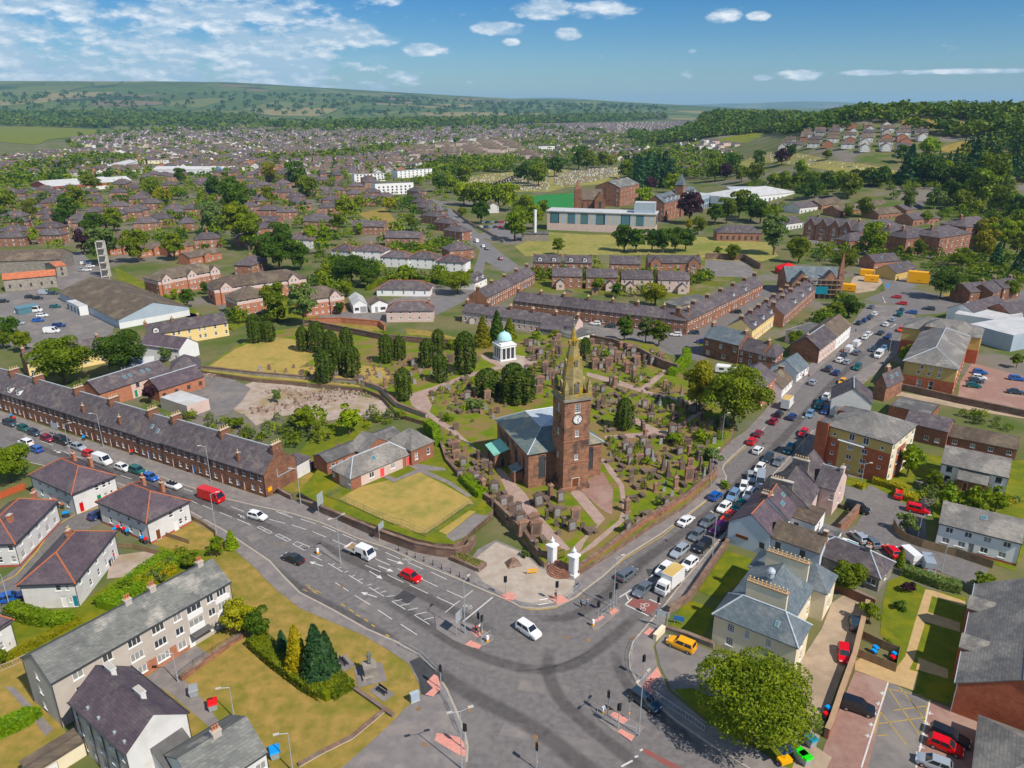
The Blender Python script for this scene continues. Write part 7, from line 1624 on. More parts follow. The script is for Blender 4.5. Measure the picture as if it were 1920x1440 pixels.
# ------------------------------------------------------------------ vehicles
CARC={'white':(.78,.78,.77), 'silver':(.42,.46,.49), 'grey':(.16,.18,.20), 'black':(.015,.016,.018), 'dark':(.03,.045,.06), 'red':(.55,.02,.025), 'maroon':(.20,.02,.035), 'blue':(.03,.10,.34), 'navy':(.02,.04,.14), 'green':(.015,.10,.09), 'yellow':(.80,.42,.01), 'orange':(.65,.10,.02), 'purple':(.10,.015,.08), 'pale blue':(.22,.34,.48)}
for k,c in CARC.items():mat('car_'+k,c,None,rough=.3,spec=.5,metal=.25 if k in ('silver', 'grey', 'pale blue') else .0,coat=.6)
mat('tyre',(.02,.02,.02),None,rough=.9);mat('rim',(.45,.46,.47),None,rough=.35,metal=.6);mat('lamp_clear',(.75,.78,.80),None,rough=.1,spec=.8);mat('lamp_red',(.45,.015,.015),None,rough=.2,spec=.6)
# length, half width, belt height, roof height, cabin foot rear/front, cabin top rear/front, bonnet height
CARS={'hatchback':(4.1,.86,.92,1.48,-1.95,1.05,-1.55,.30,.88), 'saloon':(4.6,.88,.90,1.42,-1.65,1.05,-1.0,.30,.86), 'SUV':(4.4,.92,1.02,1.68,-2.1,1.10,-1.85,.45,1.0), 'estate car':(4.7,.88,.92,1.48,-2.25,1.05,-2.0,.30,.88), 'people carrier':(4.9,.95,1.05,1.85,-2.4,1.55,-2.2,.75,1.05), 'van':(5.2,.98,1.15,2.15,-2.58,1.85,-2.52,1.15,1.12), 'convertible':(4.2,.86,.92,1.22,-.2,.95,.35,.45,.88), 'minibus':(5.8,1.0,1.2,2.4,-2.85,2.3,-2.8,1.7,1.2)}
CM={}
def car_meshes(kind,col):
 if (kind,col) in CM:return CM[kind,col]
 L,w,zb,zr,fr,ff,tr,tf,zh=CARS[kind];cm='car_'+col;q=MB();h=L/2
 st=[(-h,.55,.72*w,.35),(-h+.06,zb-.06,.90*w,.28),(-h+.5,zb,w,.25),(fr+.2,zb,w,.25),(ff,zb,w,.25),(h-.5,zh-.06,.97*w,.25),(h-.08,zh-.2,.86*w,.28),(h,.5,.72*w,.35)]
 st.sort(key=lambda s:s[0]);i0=len(q.v);k=q.mi(cm)
 for x,zt,ww,z0 in st:q.v+=[(x,-ww*.94,z0),(x,-ww,(z0+zt)/2),(x,-ww*.93,zt),(x,ww*.93,zt),(x,ww,(z0+zt)/2),(x,ww*.94,z0)]
 for a in range(len(st)-1):
  for b in range(6):q.f.append((i0+a*6+b,i0+a*6+(b+1) % 6,i0+a*6+6+(b+1) % 6,i0+a*6+6+b)[::-1]);q.m.append(k)
 q.f.append(tuple(i0+b for b in range(6)));q.m.append(k);q.f.append(tuple(i0+(len(st)-1)*6+b for b in range(6))[::-1]);q.m.append(k)
 wb,wt=w*.92,w*.74
 if kind in ('van', 'minibus'):wb,wt=w*.97,w*.86
 c=[Vector(p) for p in ((fr,-wb,zb-.02),(ff,-wb,zb-.02),(ff,wb,zb-.02),(fr,wb,zb-.02),(tr,-wt,zr),(tf,-wt,zr),(tf,wt,zr),(tr,wt,zr))]
 if kind=='convertible':
  q.box((fr-1.3,-w*.78,zb-.01),(ff-.55,w*.78,zb+.02), 'tyre')
  for sx in (fr-1.1,fr-.1):
   for sy in (-.38,.38):q.box((sx,sy-.24,zb),(sx+.22,sy+.24,zb+.35), 'car_black')
 else:
  for f in ((0,1,5,4),(2,3,7,6),(1,2,6,5),(3,0,4,7),(4,5,6,7)):q.face([c[j] for j in f],cm)
 out={'body':q.mesh('car_body')}
 def pane(f,a,b,z0=.12,z1=.90):
  g=MB();A,B,C,D_=[c[j] for j in f];n=(B-A).cross(D_-A).normalized()*.012
  def P(u,v):return (A.lerp(B,u)).lerp(D_.lerp(C,u),v)+n
  g.face([P(a,z0),P(b,z0),P(b,z1),P(a,z1)], 'car_glass');return g.mesh('window')
 out['windscreen']=pane((1,2,6,5),.06,.94,.08,.93)
 if kind not in ('convertible',):
  if kind != 'van':out['rear_window']=pane((3,0,4,7),.08,.92,.2,.9)
  if kind=='van':out['side_window']=[pane((0,1,5,4),.74,.95),pane((2,3,7,6),.05,.26)]
  else:out['side_window']=[pane((0,1,5,4),.08,.46),pane((0,1,5,4),.50,.93),pane((2,3,7,6),.07,.50),pane((2,3,7,6),.54,.92)]
 CM[kind,col]=out
 return out
def lampm(m,w=.2,hh=.14):q=MB();q.box((-.03,-w,-hh/2),(.03,w,hh/2),m);return q.mesh('lamp')
WH=MB();WH.tube((0,-.10,0),(0,.10,0),.33,.33, 'tyre',12);WH.tube((0,-.115,0),(0,.115,0),.20,.20, 'rim',8);WH=WH.mesh('wheel');HLM,TLM=lampm('lamp_clear'),lampm('lamp_red')
def vehicle(px,py,kind,col,head,label,group,z=.02,full=True,name=None):
 p=G(px,py,z);t=thing(name or kind.replace(' ', '_').lower(),label, 'van' if kind in ('van', 'minibus') else 'car',(p.x,p.y,z),head,group)
 m=car_meshes(kind,col);L,w,zb,zr,fr,ff,tr,tf,zh=CARS[kind]
 link('body',m['body'],t);link('windscreen',m['windscreen'],t)
 if 'rear_window' in m:link('rear_window',m['rear_window'],t)
 for s in m.get('side_window',[]):link('side_window',s,t)
 for sx in (-L*.30,L*.31):
  for sy in (-1,1):link('wheel',WH,t,(sx,sy*(w-.08),.33))
 if full:
  for sy in (-1,1):link('headlight',HLM,t,(L/2-.06,sy*w*.58,zh-.22));link('tail_light',TLM,t,(-L/2+.04,sy*w*.60,zb-.16))
 return t
def tangent(px,py,line):
 p=G(px,py);P=pxs(line);i=min(range(len(P)-1),key=lambda k:((P[k]+P[k+1])/2-p).length);d=P[min(i+2,len(P)-1)]-P[max(i-1,0)]
 return math.atan2(d.y,d.x)
def fleet(desc,group,line,sign,cars,z=.02,rot=None):
 for i,(px,py,kind,col) in enumerate(cars):
  a=rot if rot is not None else tangent(px,py,line)+(0 if sign>0 else math.pi)
  k={'h': 'hatchback', 's': 'saloon', 'u': 'SUV', 'e': 'estate car', 'p': 'people carrier', 'v': 'van', 'm': 'minibus', 'c': 'convertible'}[kind]
  vehicle(px,py+2,k,col,a, '%s %s, %s %s' % (col,k,nth[i] if i<14 else {14: 'fifteenth',15: 'sixteenth',16: 'seventeenth',17: 'eighteenth',18: 'nineteenth',19: 'twentieth'}.get(i, 'last'),desc),group,z,full=py>640)
fleet('from the left edge in the line queuing by the left terrace', 'cars queuing on the left road',FAR_KERB,1,[(20,795, 'e', 'dark'),(46,805, 'h', 'green'),(65,813, 'h', 'dark'),(90,824, 'h', 'maroon'),(118,829, 'p', 'black'),(148,840, 'h', 'silver'),(169,854, 'h', 'red'),(193,866, 'v', 'white'),(231,879, 'h', 'white'),(259,885, 'u', 'green'),(283,897, 'h', 'blue'),(325,912, 'c', 'white'),(483,970, 'h', 'white'),(771,1084, 'h', 'red')])
fleet('from the left edge heading away down the left road', 'cars leaving on the left road',FAR_KERB,-1,[(49,832, 'u', 'white'),(68,844, 'h', 'blue'),(550,1050, 's', 'black')])
fleet('from the junction in the queue on the right-hand road', 'cars queuing on the right-hand road',LEFT_KERB,-1,[(1205,1108, 's', 'grey'),(1245,1070, 'h', 'white'),(1274,1036, 'e', 'silver'),(1292,1060, 'h', 'white'),(1306,1006, 'h', 'grey'),(1317,1027, 'u', 'black'),(1327,981, 'h', 'grey'),(1346,995, 'u', 'purple'),(1357,954, 'h', 'white'),(1365,972, 'h', 'orange'),(1374,931, 'e', 'pale blue'),(1385,951, 'h', 'green'),(1394,915, 'h', 'white'),(1404,930, 'u', 'white'),(1407,897, 'h', 'silver'),(1425,905, 'm', 'silver'),(1424,880, 'h', 'white'),(1439,861, 'h', 'dark'),(1460,867, 's', 'grey'),(1479,845, 'u', 'green')])
fleet('from the ochre flats coming down the right-hand road', 'cars coming down the right-hand road',LEFT_KERB,-1,[(1506,813, 'h', 'red'),(1518,778, 'h', 'pale blue'),(1535,762, 'u', 'green'),(1548,746, 'h', 'white'),(1547,772, 'h', 'navy'),(1579,717, 'h', 'yellow'),(1607,690, 'u', 'green'),(1647,667, 'v', 'white'),(1637,656, 'h', 'dark'),(1657,654, 'h', 'pale blue'),(1665,632, 'h', 'navy'),(1689,619, 'u', 'orange')])
fleet('from the junction driving away up the right-hand road', 'cars driving up the right-hand road',LEFT_KERB,1,[(1176,1079, 'e', 'grey'),(1286,979, 's', 'white'),(1341,932, 'h', 'blue'),(1410,829, 'h', 'red'),(1421,846, 'h', 'white'),(1422,815, 'h', 'maroon'),(1450,791, 'h', 'maroon'),(1460,778, 'h', 'black'),(1485,783, 'h', 'navy'),(1524,718, 'h', 'silver'),(1568,700, 'h', 'navy'),(1553,693, 'u', 'dark'),(1607,662, 'e', 'grey')])
fleet('in the upper half of the right-hand road', 'cars in the upper right-hand road',LEFT_KERB,1,[(1588,680, 'h', 'silver'),(1574,676, 'h', 'white'),(1581,668, 'h', 'dark'),(1592,657, 'v', 'white'),(1606,647, 'v', 'white'),(1622,633, 'h', 'white'),(1629,627, 'h', 'white'),(1651,625, 'h', 'dark'),(1661,609, 'h', 'white'),(1674,600, 'h', 'silver'),(1686,590, 'u', 'green'),(1690,582, 'h', 'dark')])
fleet('of the cars parked in the lay-by', 'cars parked in the lay-by',LEFT_KERB,1,[(1611,606, 'h', 'dark'),(1621,601, 'h', 'navy'),(1630,596, 'h', 'dark'),(1640,589, 'h', 'white'),(1634,576, 'h', 'grey')],.14)
fleet('car at the roundabout', 'cars at the roundabout',LEFT_KERB,1,[(1709,586, 'h', 'blue'),(1681,557, 'h', 'red'),(1691,569, 'h', 'red'),(1741,579, 'e', 'dark')],rot=RAD(150))
fleet('in the office car park bays', 'cars in the office car park',None,1,[(1837,699, 'h', 'blue'),(1835,709, 'h', 'white'),(1830,715, 'h', 'dark'),(1825,724, 'h', 'green'),(1907,711, 'e', 'blue'),(1904,736, 's', 'dark')],.06,RAD(-22))
fleet('in the supermarket car park', 'cars in the supermarket car park',None,1,[(39,585, 'h', 'white'),(65,583, 'm', 'white'),(80,592, 'h', 'white'),(72,601, 'h', 'blue'),(34,607, 'e', 'silver'),(98,622, 'v', 'white'),(111,611, 'u', 'navy'),(4,612, 'm', 'white'),(104,575, 'h', 'green'),(86,550, 'v', 'silver'),(100,550, 'h', 'dark'),(57,557, 'h', 'black'),(71,559, 'h', 'black'),(7,565, 'h', 'black'),(162,494, 'v', 'white'),(170,499, 'h', 'white'),(164,506, 'h', 'white'),(154,506, 'h', 'silver')],.06,RAD(12))
fleet('in the street behind the spire', 'cars in the side street',None,1,[(1116,607, 'h', 'white'),(1144,612, 'h', 'dark'),(1267,628, 'h', 'white'),(1315,641, 'h', 'navy'),(1300,624, 'h', 'dark'),(1380,585, 'h', 'black')],.05,RAD(170))
fleet('in the school car park', 'cars in the school car park',None,1,[(905+(i % 7)*9-(i // 7)*12,416+(i // 7)*9, 'h',('white', 'navy', 'silver', 'dark', 'red', 'white', 'grey')[i % 7-i // 7]) for i in range(14)],.05,RAD(60))
fleet('on the hill street', 'cars on the hill street',None,1,[(838,402, 'h', 'navy'),(850,410, 'h', 'grey'),(893,452, 'v', 'white'),(905,461, 'h', 'white'),(912,466, 'h', 'dark'),(938,485, 'h', 'maroon'),(825,392, 'h', 'white')],.06,RAD(110))
for px,py,k,c,a,l in ((991,1187, 'SUV', 'white',RAD(-46), 'white SUV crossing the open junction'),(1209,1319, 'estate car', 'dark',RAD(-48), 'dark estate car turning at the lower traffic island'),(1277,1214, 'SUV', 'yellow',RAD(145), 'bright yellow car parked before the cream villa'),(1606,958, 'people carrier', 'black',RAD(-35), 'black people carrier parked in the court'),(1684,931, 'hatchback', 'red',RAD(60), 'red hatchback parked by the gold hedge'),(1720,960, 'SUV', 'red',RAD(-30), 'red car with black roof beside the curved fence'),(1610,1012, 'hatchback', 'silver',RAD(100), 'silver car behind the conservatory'),(1632,1021, 'hatchback', 'grey',RAD(100), 'grey car behind the cottage garden fence'),(1670,1038, 'hatchback', 'red',RAD(95), 'red car by the cottage end wall'),(1701,1047, 'van', 'white',RAD(100), 'small white van beside the clipped conifer'),(1736,1061, 'van', 'silver',RAD(75), 'silver van at the court hedge'),(1602,1174, 'hatchback', 'dark',RAD(70), 'dark hatchback on the drive under the round tree'),(1581,1231, 'hatchback', 'red',RAD(-110), 'red hatchback on the gravel drive'),(1607,1331, 'SUV', 'black',RAD(-28), 'black four-wheel drive in the brick car park'),(1779,1386, 'estate car', 'black',RAD(-38), 'black estate car in the right-hand bays'),(1771,1404, 'hatchback', 'red',RAD(-35), 'red hatchback beside the black estate car'),(1750,1437, 'hatchback', 'silver',RAD(150), 'silver car at the bottom picture edge'),(20,1126, 'estate car', 'blue',RAD(28), 'blue estate car by the lamp at the left edge'),(186,969, 'hatchback', 'navy',RAD(60), 'dark blue car between two white houses')):
 vehicle(px,py,k,c,a,l,None,.07)
def truck(px,py,head,label,kind):
 p=G(px,py,.02);t=thing({'box': 'box_truck', 'bed': 'dropside_truck', 'redvan': 'delivery_van'}[kind],label, 'truck' if kind != 'redvan' else 'van',(p.x,p.y,.02),head)
 cm='car_red' if kind=='redvan' else 'car_white';q=MB();x0=-1.0 if kind=='redvan' else .3
 if kind=='redvan':
  q.taper((-.55,0),(2.45,1.0),(2.4,.9),.35,2.5,cm);q.taper((2.45,0),(.55,1.0),(.2,.85),1.25,2.45,cm,(-.35,0));q.box((1.9,-1,.35),(3.0,1,1.25),cm)
  g=[(3.0,1.32),(2.3,2.36)]
 else:
  q.box((1.2,-.98,.4),(2.95,.98,1.25),cm);q.taper((1.75,0),(1.05,.97),(.75,.85),1.25,2.3,cm,(-.15,0)) if kind=='box' else q.taper((1.1,0),(1.6,.97),(1.3,.85),1.25,2.25,cm,(-.15,0));g=[(2.78,1.36),(2.34,2.16)]
 q.build('body',t)
 v=MB();(xa,za),(xb,zb)=g;v.face([(xa+.03,-.82,za),(xa+.03,.82,za),(xb+.04,.72,zb),(xb+.04,-.72,zb)], 'car_glass');v.build('windscreen',t)
 for s in (-1,1):
  v=MB();f=[(xa-.9,s*.99,za),(xa-.1,s*.99,za),(xb-.15,s*.90,zb),(xb-.7,s*.90,zb)];v.face(f if s<0 else f[::-1], 'car_glass');v.build('side_window',t)
  link('headlight',HLM,t,(2.97,s*.62,.85));link('tail_light',TLM,t,(-3.0,s*.8,.9))
  for sx in (-1.8,1.95):link('wheel',WH,t,(sx,s*.9,.33))
 if kind=='box':
  q=MB();q.box((-3.1,-1.08,.75),(1.1,1.08,3.25), 'cladding_white');q.build('cargo_box',t);q=MB();q.box((-3.0,-.5,.4),(1.2,.5,.75), 'tyre');q.build('chassis',t);q=MB();q.box((-3.02,-1.0,3.252),(1.02,1.0,3.29), 'render_ochre');q.build('box_roof',t)
 if kind=='bed':
  q=MB();q.box((-3.0,-1.0,.7),(-.3,1.0,.82), 'timber');q.build('load_bed',t);q=MB();q.box((-3.0,-.5,.4),(1.2,.5,.7), 'tyre');q.build('chassis',t)
  for a,b in (((-3.0,-1.05,.82),(-.3,-1.0,1.2)),((-3.0,1.0,.82),(-.3,1.05,1.2)),((-3.05,-1.05,.82),(-3.0,1.05,1.2))):q=MB();q.box(a,b, 'cladding_white');q.build('dropside',t)
 return t
ta=lambda px,py,l,s:tangent(px,py,l)+(0 if s>0 else math.pi)
truck(397,937,ta(397,937,FAR_KERB,1), 'tall red delivery van on the left road beside the white house', 'redvan');truck(676,1041,ta(676,1041,FAR_KERB,1), 'white dropside truck with open timber bed on the left road', 'bed');truck(1254,1103,ta(1254,1103,LEFT_KERB,-1), 'white box truck waiting at the red cycle box', 'box');truck(1476,764,ta(1476,764,LEFT_KERB,1), 'white box truck driving away up the right-hand road', 'box')
for px,py,a,l in ((1360,700,RAD(160), 'white caravan parked behind the bright hedge'),(1665,449,RAD(172), 'long white caravan before the hospital wards')):
 c=G(px,py);t=thing('caravan',l, 'caravan',(c.x,c.y,.05),a, 'white caravans');q=MB();q.box((-3,-1.1,.5),(3,1.1,2.3), 'cladding_white');q.taper((0,0),(3,1.1),(2.6,.9),2.3,2.6, 'cladding_white');q.build('body',t)
 for sx in (-1.5,1.2):
  q=MB();q.box((sx-.7,1.101,1.3),(sx+.7,1.12,1.9), 'car_glass');q.build('window',t)
 for s in (-1,1):link('wheel',WH,t,(0,s*.9,.33))
# ------------------------------------------------------------------ trees, hedges, shrubs
def leaf_mesh(name,pts,nrm,size,m,seed,tilt=.8):
 r=np.random.default_rng(seed);n=len(pts)
 nv=nrm+r.normal(0,tilt,(n,3));nv /= np.linalg.norm(nv,axis=1)[:,None]+1e-9
 a=np.cross(nv,r.normal(0,1,(n,3)));a /= np.linalg.norm(a,axis=1)[:,None]+1e-9;b=np.cross(nv,a)
 s=(size*r.uniform(.55,1.35,n))[:,None];asp=r.uniform(.5,.9,n)[:,None]
 v=np.empty((n,4,3));v[:,0]=pts-a*s;v[:,1]=pts-b*s*asp+a*s*.15;v[:,2]=pts+a*s;v[:,3]=pts+b*s*asp-a*s*.15
 me=bpy.data.meshes.new(name);me.vertices.add(n*4);me.vertices.foreach_set('co',v.reshape(-1));me.loops.add(n*4);me.loops.foreach_set('vertex_index',np.arange(n*4,dtype=np.int32))
 me.polygons.add(n);me.polygons.foreach_set('loop_start',np.arange(0,n*4,4,dtype=np.int32));me.materials.append(MATS[m]);me.update(calc_edges=True);me.validate();return me
def blob_crown(seed,n,H,R,z0,nb,squash=.8):
 r=np.random.default_rng(seed);C=[]
 for _ in range(nb):
  d=r.normal(0,1,3);d /= np.linalg.norm(d);u=r.uniform(.35,.82) 
  C.append((d[0]*R*u,d[1]*R*u,z0+(H-z0)*(.5+.43*d[2]*u/.8),R*r.uniform(.24,.42)))
 C.append((0,0,z0+(H-z0)*.55,R*.5));C=np.array(C);w=C[:,3]**2;i=r.choice(len(C),n,p=w/w.sum())
 d=r.normal(0,1,(n,3));d /= np.linalg.norm(d,axis=1)[:,None];d[:,2]=np.where(d[:,2]<-.35,-d[:,2],d[:,2])
 rad=C[i,3]*(1-np.abs(r.normal(0,.13,n)));p=C[i,:3]+d*rad[:,None]*np.array([1,1,squash]);return p,d
def cone_crown(seed,n,H,R,z0,power=1.0,yew=False):
 r=np.random.default_rng(seed);t=r.uniform(0,1,n)**(.75 if yew else 1.25);a=r.uniform(0,2*np.pi,n)
 prof=(np.clip(t/.12,0,1)**.5*(1-np.clip((t-.68)/.32,0,1)**2.2*.72)) if yew else (1-t)**power
 rr=R*prof*(1+.16*np.sin(a*(9 if yew else 5)+seed)*(1 if yew else np.sin(t*40)))*(1-np.abs(r.normal(0,.10,n)))+.03
 p=np.stack([rr*np.cos(a),rr*np.sin(a),z0+t*(H-z0)],1);d=np.stack([np.cos(a),np.sin(a),np.full(n,.45)],1);return p,d
def trunk_mesh(H,r,seed,limbs=6,R=3.0):
 q=MB();rr=random.Random(seed);q.tube((0,0,-.2),(0,0,H*.45),r,r*.7, 'bark',7,False);q.tube((0,0,H*.45),(rr.uniform(-.3,.3),rr.uniform(-.3,.3),H*.85),r*.7,r*.2, 'bark',6,False)
 for k in range(limbs):
  a=2*math.pi*k/limbs+rr.uniform(-.4,.4);z=H*rr.uniform(.25,.5);q.tube((0,0,z),(math.cos(a)*R*.7,math.sin(a)*R*.7,z+H*rr.uniform(.18,.35)),r*.4,r*.1, 'bark',5,False)
 return q.mesh('trunk')
TP={}
def proto(k,H,R,z0,n,size,kind='blob',nb=16,seeds=(1,2,3),power=1.0,trunk=.3):
 for s in seeds:
  if kind=='blob':p,d=blob_crown(s*7+len(TP),n,H,R,z0,nb)
  elif kind=='yew':p,d=cone_crown(s,n,H,R,z0,1,True)
  else:p,d=cone_crown(s,n,H,R,z0,power)
  TP.setdefault(k,[]).append((p,d,size,trunk_mesh(H,trunk,s,R=R if kind=='blob' else R*.4),s))
proto('big',13,6.6,2.2,12000,.26,nb=40,seeds=(1,2));proto('giant',13,6.6,2.2,34000,.155,nb=52,seeds=(3,));proto('tree',9,4.0,1.6,6000,.24,nb=24);proto('small',5.5,2.3,.9,1100,.30,nb=12,trunk=.14);proto('bush',1.8,1.3,0,420,.20,nb=8,trunk=.08);proto('far',11,5.6,1.0,2100,.52,nb=26,seeds=(1,2,3))
proto('tall',15,4.4,2,3800,.40,nb=24,seeds=(1,2));proto('yew',7.5,1.75,.1,2600,.22, 'yew',trunk=.2);proto('cone',9,2.3,.4,2600,.32, 'cone',seeds=(1,2),power=.75,trunk=.2);proto('farcone',15,3.4,.6,1300,.5, 'cone',seeds=(1,2),power=.8)
TM={}
def tree_meshes(k,i,m):
 i %= len(TP[k]);key=(k,i,m)
 if key not in TM:p,d,size,tr,s=TP[k][i];TM[key]=(leaf_mesh('crown',p,d,size,m,s+50,.75),tr)
 return TM[key]
PRAD={'big':6.6, 'giant':6.6, 'tree':4.0, 'small':2.3, 'bush':1.3, 'far':5.6, 'tall':4.4, 'yew':1.75, 'cone':2.3, 'farcone':3.4}
trr=random.Random(11);TCOUNT=[0]
def tree(px,py,wpx,k,m,label,group=None,z=.0,hs=1.0,name=None,land=False,cat='tree'):
 p=GT(px,py) if land else G(px,py,z);dep=p.y*CP-(p.z-CAM_H)*SP;s=wpx*dep/FPX/2/PRAD[k]/1.04;TCOUNT[0]+=1
 cr,tr=tree_meshes(k,TCOUNT[0],m);t=thing(name or {'bush': 'shrub', 'yew': 'yew_tree', 'cone': 'conifer', 'farcone': 'conifer'}.get(k, 'tree'),label,cat if k != 'bush' else 'shrub',tuple(p),trr.uniform(0,6.28),group)
 t.scale=(s,s,s*hs);link('crown',cr,t);link('trunk',tr,t);return t
Lf_={'g': 'leaf_green', 'b': 'leaf_bright', 'd': 'leaf_dark', 'y': 'leaf_yew', 'c': 'leaf_conifer', 'Y': 'leaf_yellow', 'o': 'leaf_gold', 'l': 'leaf_olive', 'p': 'leaf_copper', 'h': 'leaf_hedge'}
for px,py,w,k,m,hs,l in ((1415,1392,240, 'giant', 'g',.80, 'huge leafy tree covering the front of the cream villa'),(1372,812,130, 'big', 'b',1.05, 'large bright green tree overhanging the right-hand road'),(1310,772,78, 'tree', 'o',1.2, 'golden-green pine between graves and caravans'),(20,905,90, 'big', 'b',.9, 'bright leafy tree at the left picture edge'),(122,722,112, 'big', 'g',.85, 'left of the two big trees before the yellow houses'),(230,708,104, 'big', 'd',.9, 'right of the two big dark trees by the workshops'),(455,1185,75, 'tree', 'o',.85, 'olive-gold tree at the end of the grey flats'),(483,1195,60, 'tree', 'd',1.0, 'dark spreading conifer beside the grey flats'),(560,1262,52, 'cone', 'Y',1.1, 'bright yellow conifer in the park clump'),(598,1275,66, 'cone', 'c',1.0, 'broad dark green conifer in the park clump'),(615,1262,48, 'cone', 'c',1.05, 'second dark green conifer behind in the park clump'),(532,1232,32, 'cone', 'c',1.0, 'small dark conifer left of the yellow conifer'),(575,812,52, 'tree', 'g',.95, 'bushy tree at the edge of the waste ground'),(655,815,60, 'small', 'b',.9, 'bright shrubby tree behind the church hall'),(1582,1112,75, 'tree', 'g',.85, 'leafy tree between the villa and the low cottage'),(1628,1168,40, 'small', 'g',1.0, 'round tree at the wall of the drive'),(1700,895,60, 'small', 'b',1.0, 'light green garden tree below the ochre flats'),(1775,965,50, 'small', 'b',1.1, 'garden tree left in front of the white houses'),(1820,975,56, 'small', 'b',1.1, 'garden tree in the middle before the white houses'),(1865,960,46, 'small', 'b',1.0, 'garden tree at the right before the white houses'),(1750,920,34, 'small', 'g',1.2, 'slim garden tree by the court path'),(1700,1000,42, 'small', 'l',.9, 'olive tree inside the curved fence'),(1687,1062,20, 'cone', 'b',1.0, 'small clipped conifer at the cottage end'),(1840,1110,50, 'small', 'g',.7, 'dark shrubby tree at the end of the court'),(72,1250,5, 'small', 'g',1, 'thin sapling by the left fence'),(5,1250,30, 'small', 'g',1.2, 'red-berried tree at the left picture edge'),(435,1028,26, 'cone', 'b',.8, 'upright bush at the corner of the fenced lawn'),(408,1040,42, 'small', 'g',.8, 'round green bush beside the fenced lawn'),(365,1062,50, 'small', 'g',.6, 'spreading bush behind the grey flats'),(285,757,32, 'small', 'p',1.1, 'dark copper tree behind the left terrace'),(1170,805,30, 'yew', 'y',1.0, 'single dark yew right of the church tower'),(915,742,44, 'yew', 'y',.58, 'broad dark yew left behind the church'),(972,752,60, 'yew', 'y',.50, 'very broad dark yew right behind the church'),(962,730,40, 'yew', 'y',.62, 'dark yew hidden behind the broad yew'),(1000,708,28, 'small', 'g',.8, 'small round tree near the mausoleum path'),(1097,672,18, 'yew', 'y',1.1, 'slim yew just right of the spire'),(1137,675,22, 'small', 'b',.8, 'small bright tree among the far graves'),(1170,642,40, 'tall', 'd',.85, 'left of the three trees behind the spire'),(1210,645,36, 'tall', 'l',.95, 'middle olive tree of the three behind the spire'),(1235,650,40, 'tall', 'g',.85, 'right of the three trees behind the spire'),(905,655,36, 'cone', 'o',.95, 'golden conifer left of the mausoleum'),(932,645,34, 'cone', 'd',1.0, 'dark conifer behind the mausoleum'),(955,640,30, 'cone', 'g',.8, 'green conifer right behind the mausoleum'),(1228,575,55, 'tree', 'o',.8, 'round golden bush in the villa gardens'),(1122,552,30, 'small', 'g',1, 'round tree in the villa gardens'),(1155,558,26, 'small', 'd',.9, 'dark shrub tree in the villa gardens'),(570,612,60, 'tall', 'l',.9, 'tall pale willow beside the churchyard'),(520,600,62, 'tree', 'g',1.1, 'round green tree left of the willow'),(660,535,75, 'big', 'd',.8, 'big dark tree above the garages'),(690,540,40, 'tree', 'd',.9, 'dark tree right of the big one above the garages'),(858,552,62, 'big', 'g',.75, 'round tree at the foot of the hill street'),(1762,560,62, 'big', 'd',.95, 'big dark tree at the roundabout'),(1582,512,50, 'big', 'g',.95, 'tree behind the scaffolded church'),(1590,595,50, 'tree', 'd',.8, 'dark tree group beside the lay-by'),(1568,600,40, 'tree', 'g',.8, 'green tree left of the lay-by'),(1450,478,62, 'tall', 'l',.8, 'tall loose tree at the end of the playing field'),(1375,488,32, 'tree', 'g',.9, 'round tree before the tarmac yard'),(1345,480,16, 'small', 'g',1, 'small tree before the tarmac yard'),(1046,478,26, 'tall', 'g',.8, 'lone tree on the playing field'),(1490,660,34, 'tree', 'g',1.2, 'tree in the garden behind the pink road house'),(1510,662,22, 'small', 'b',1.1, 'small bright tree behind the pink road house'),(1695,690,34, 'small', 'b',1.2, 'bright shrub at the office corner'),(1905,690,26, 'small', 'g',1, 'small tree in the office garden'),(505,640,24, 'yew', 'y',.8, 'dark yew left of the yew group'),(310,680,30, 'small', 'l',.9, 'pale shrub before the white gable'),(520,755,22, 'small', 'l',1.1, 'thin tree at the churchyard wall'),(1330,870,50, 'small', 'l',.6, 'brownish shrub at the road corner of the churchyard'),(1310,835,34, 'small', 'b',.9, 'bright sapling near the road corner'),(1265,835,34, 'small', 'b',.7, 'bright shrub on the churchyard slope'),(1220,1450,1, 'bush', 'g',1, '')):
 if l:tree(px,py,w,k,Lf_[m],l,z=CZ if (k=='yew' or 'grave' in l or 'churchyard slope' in l) else .0,hs=hs)
for i,(px,py,w) in enumerate(((569,658,22),(597,660,28),(622,675,27),(651,663,24),(637,700,30),(662,706,28),(610,717,30),(725,680,26),(750,675,22),(801,688,26),(822,662,22),(826,716,26),(873,700,38),(757,750,30),(480,642,26))):tree(px,py,w, 'yew', 'leaf_yew',nth[i]+' columnar yew of the dark group on the churchyard lawn' if i<14 else 'columnar yew at the left corner of the churchyard', 'columnar churchyard yews',CZ,1.02)
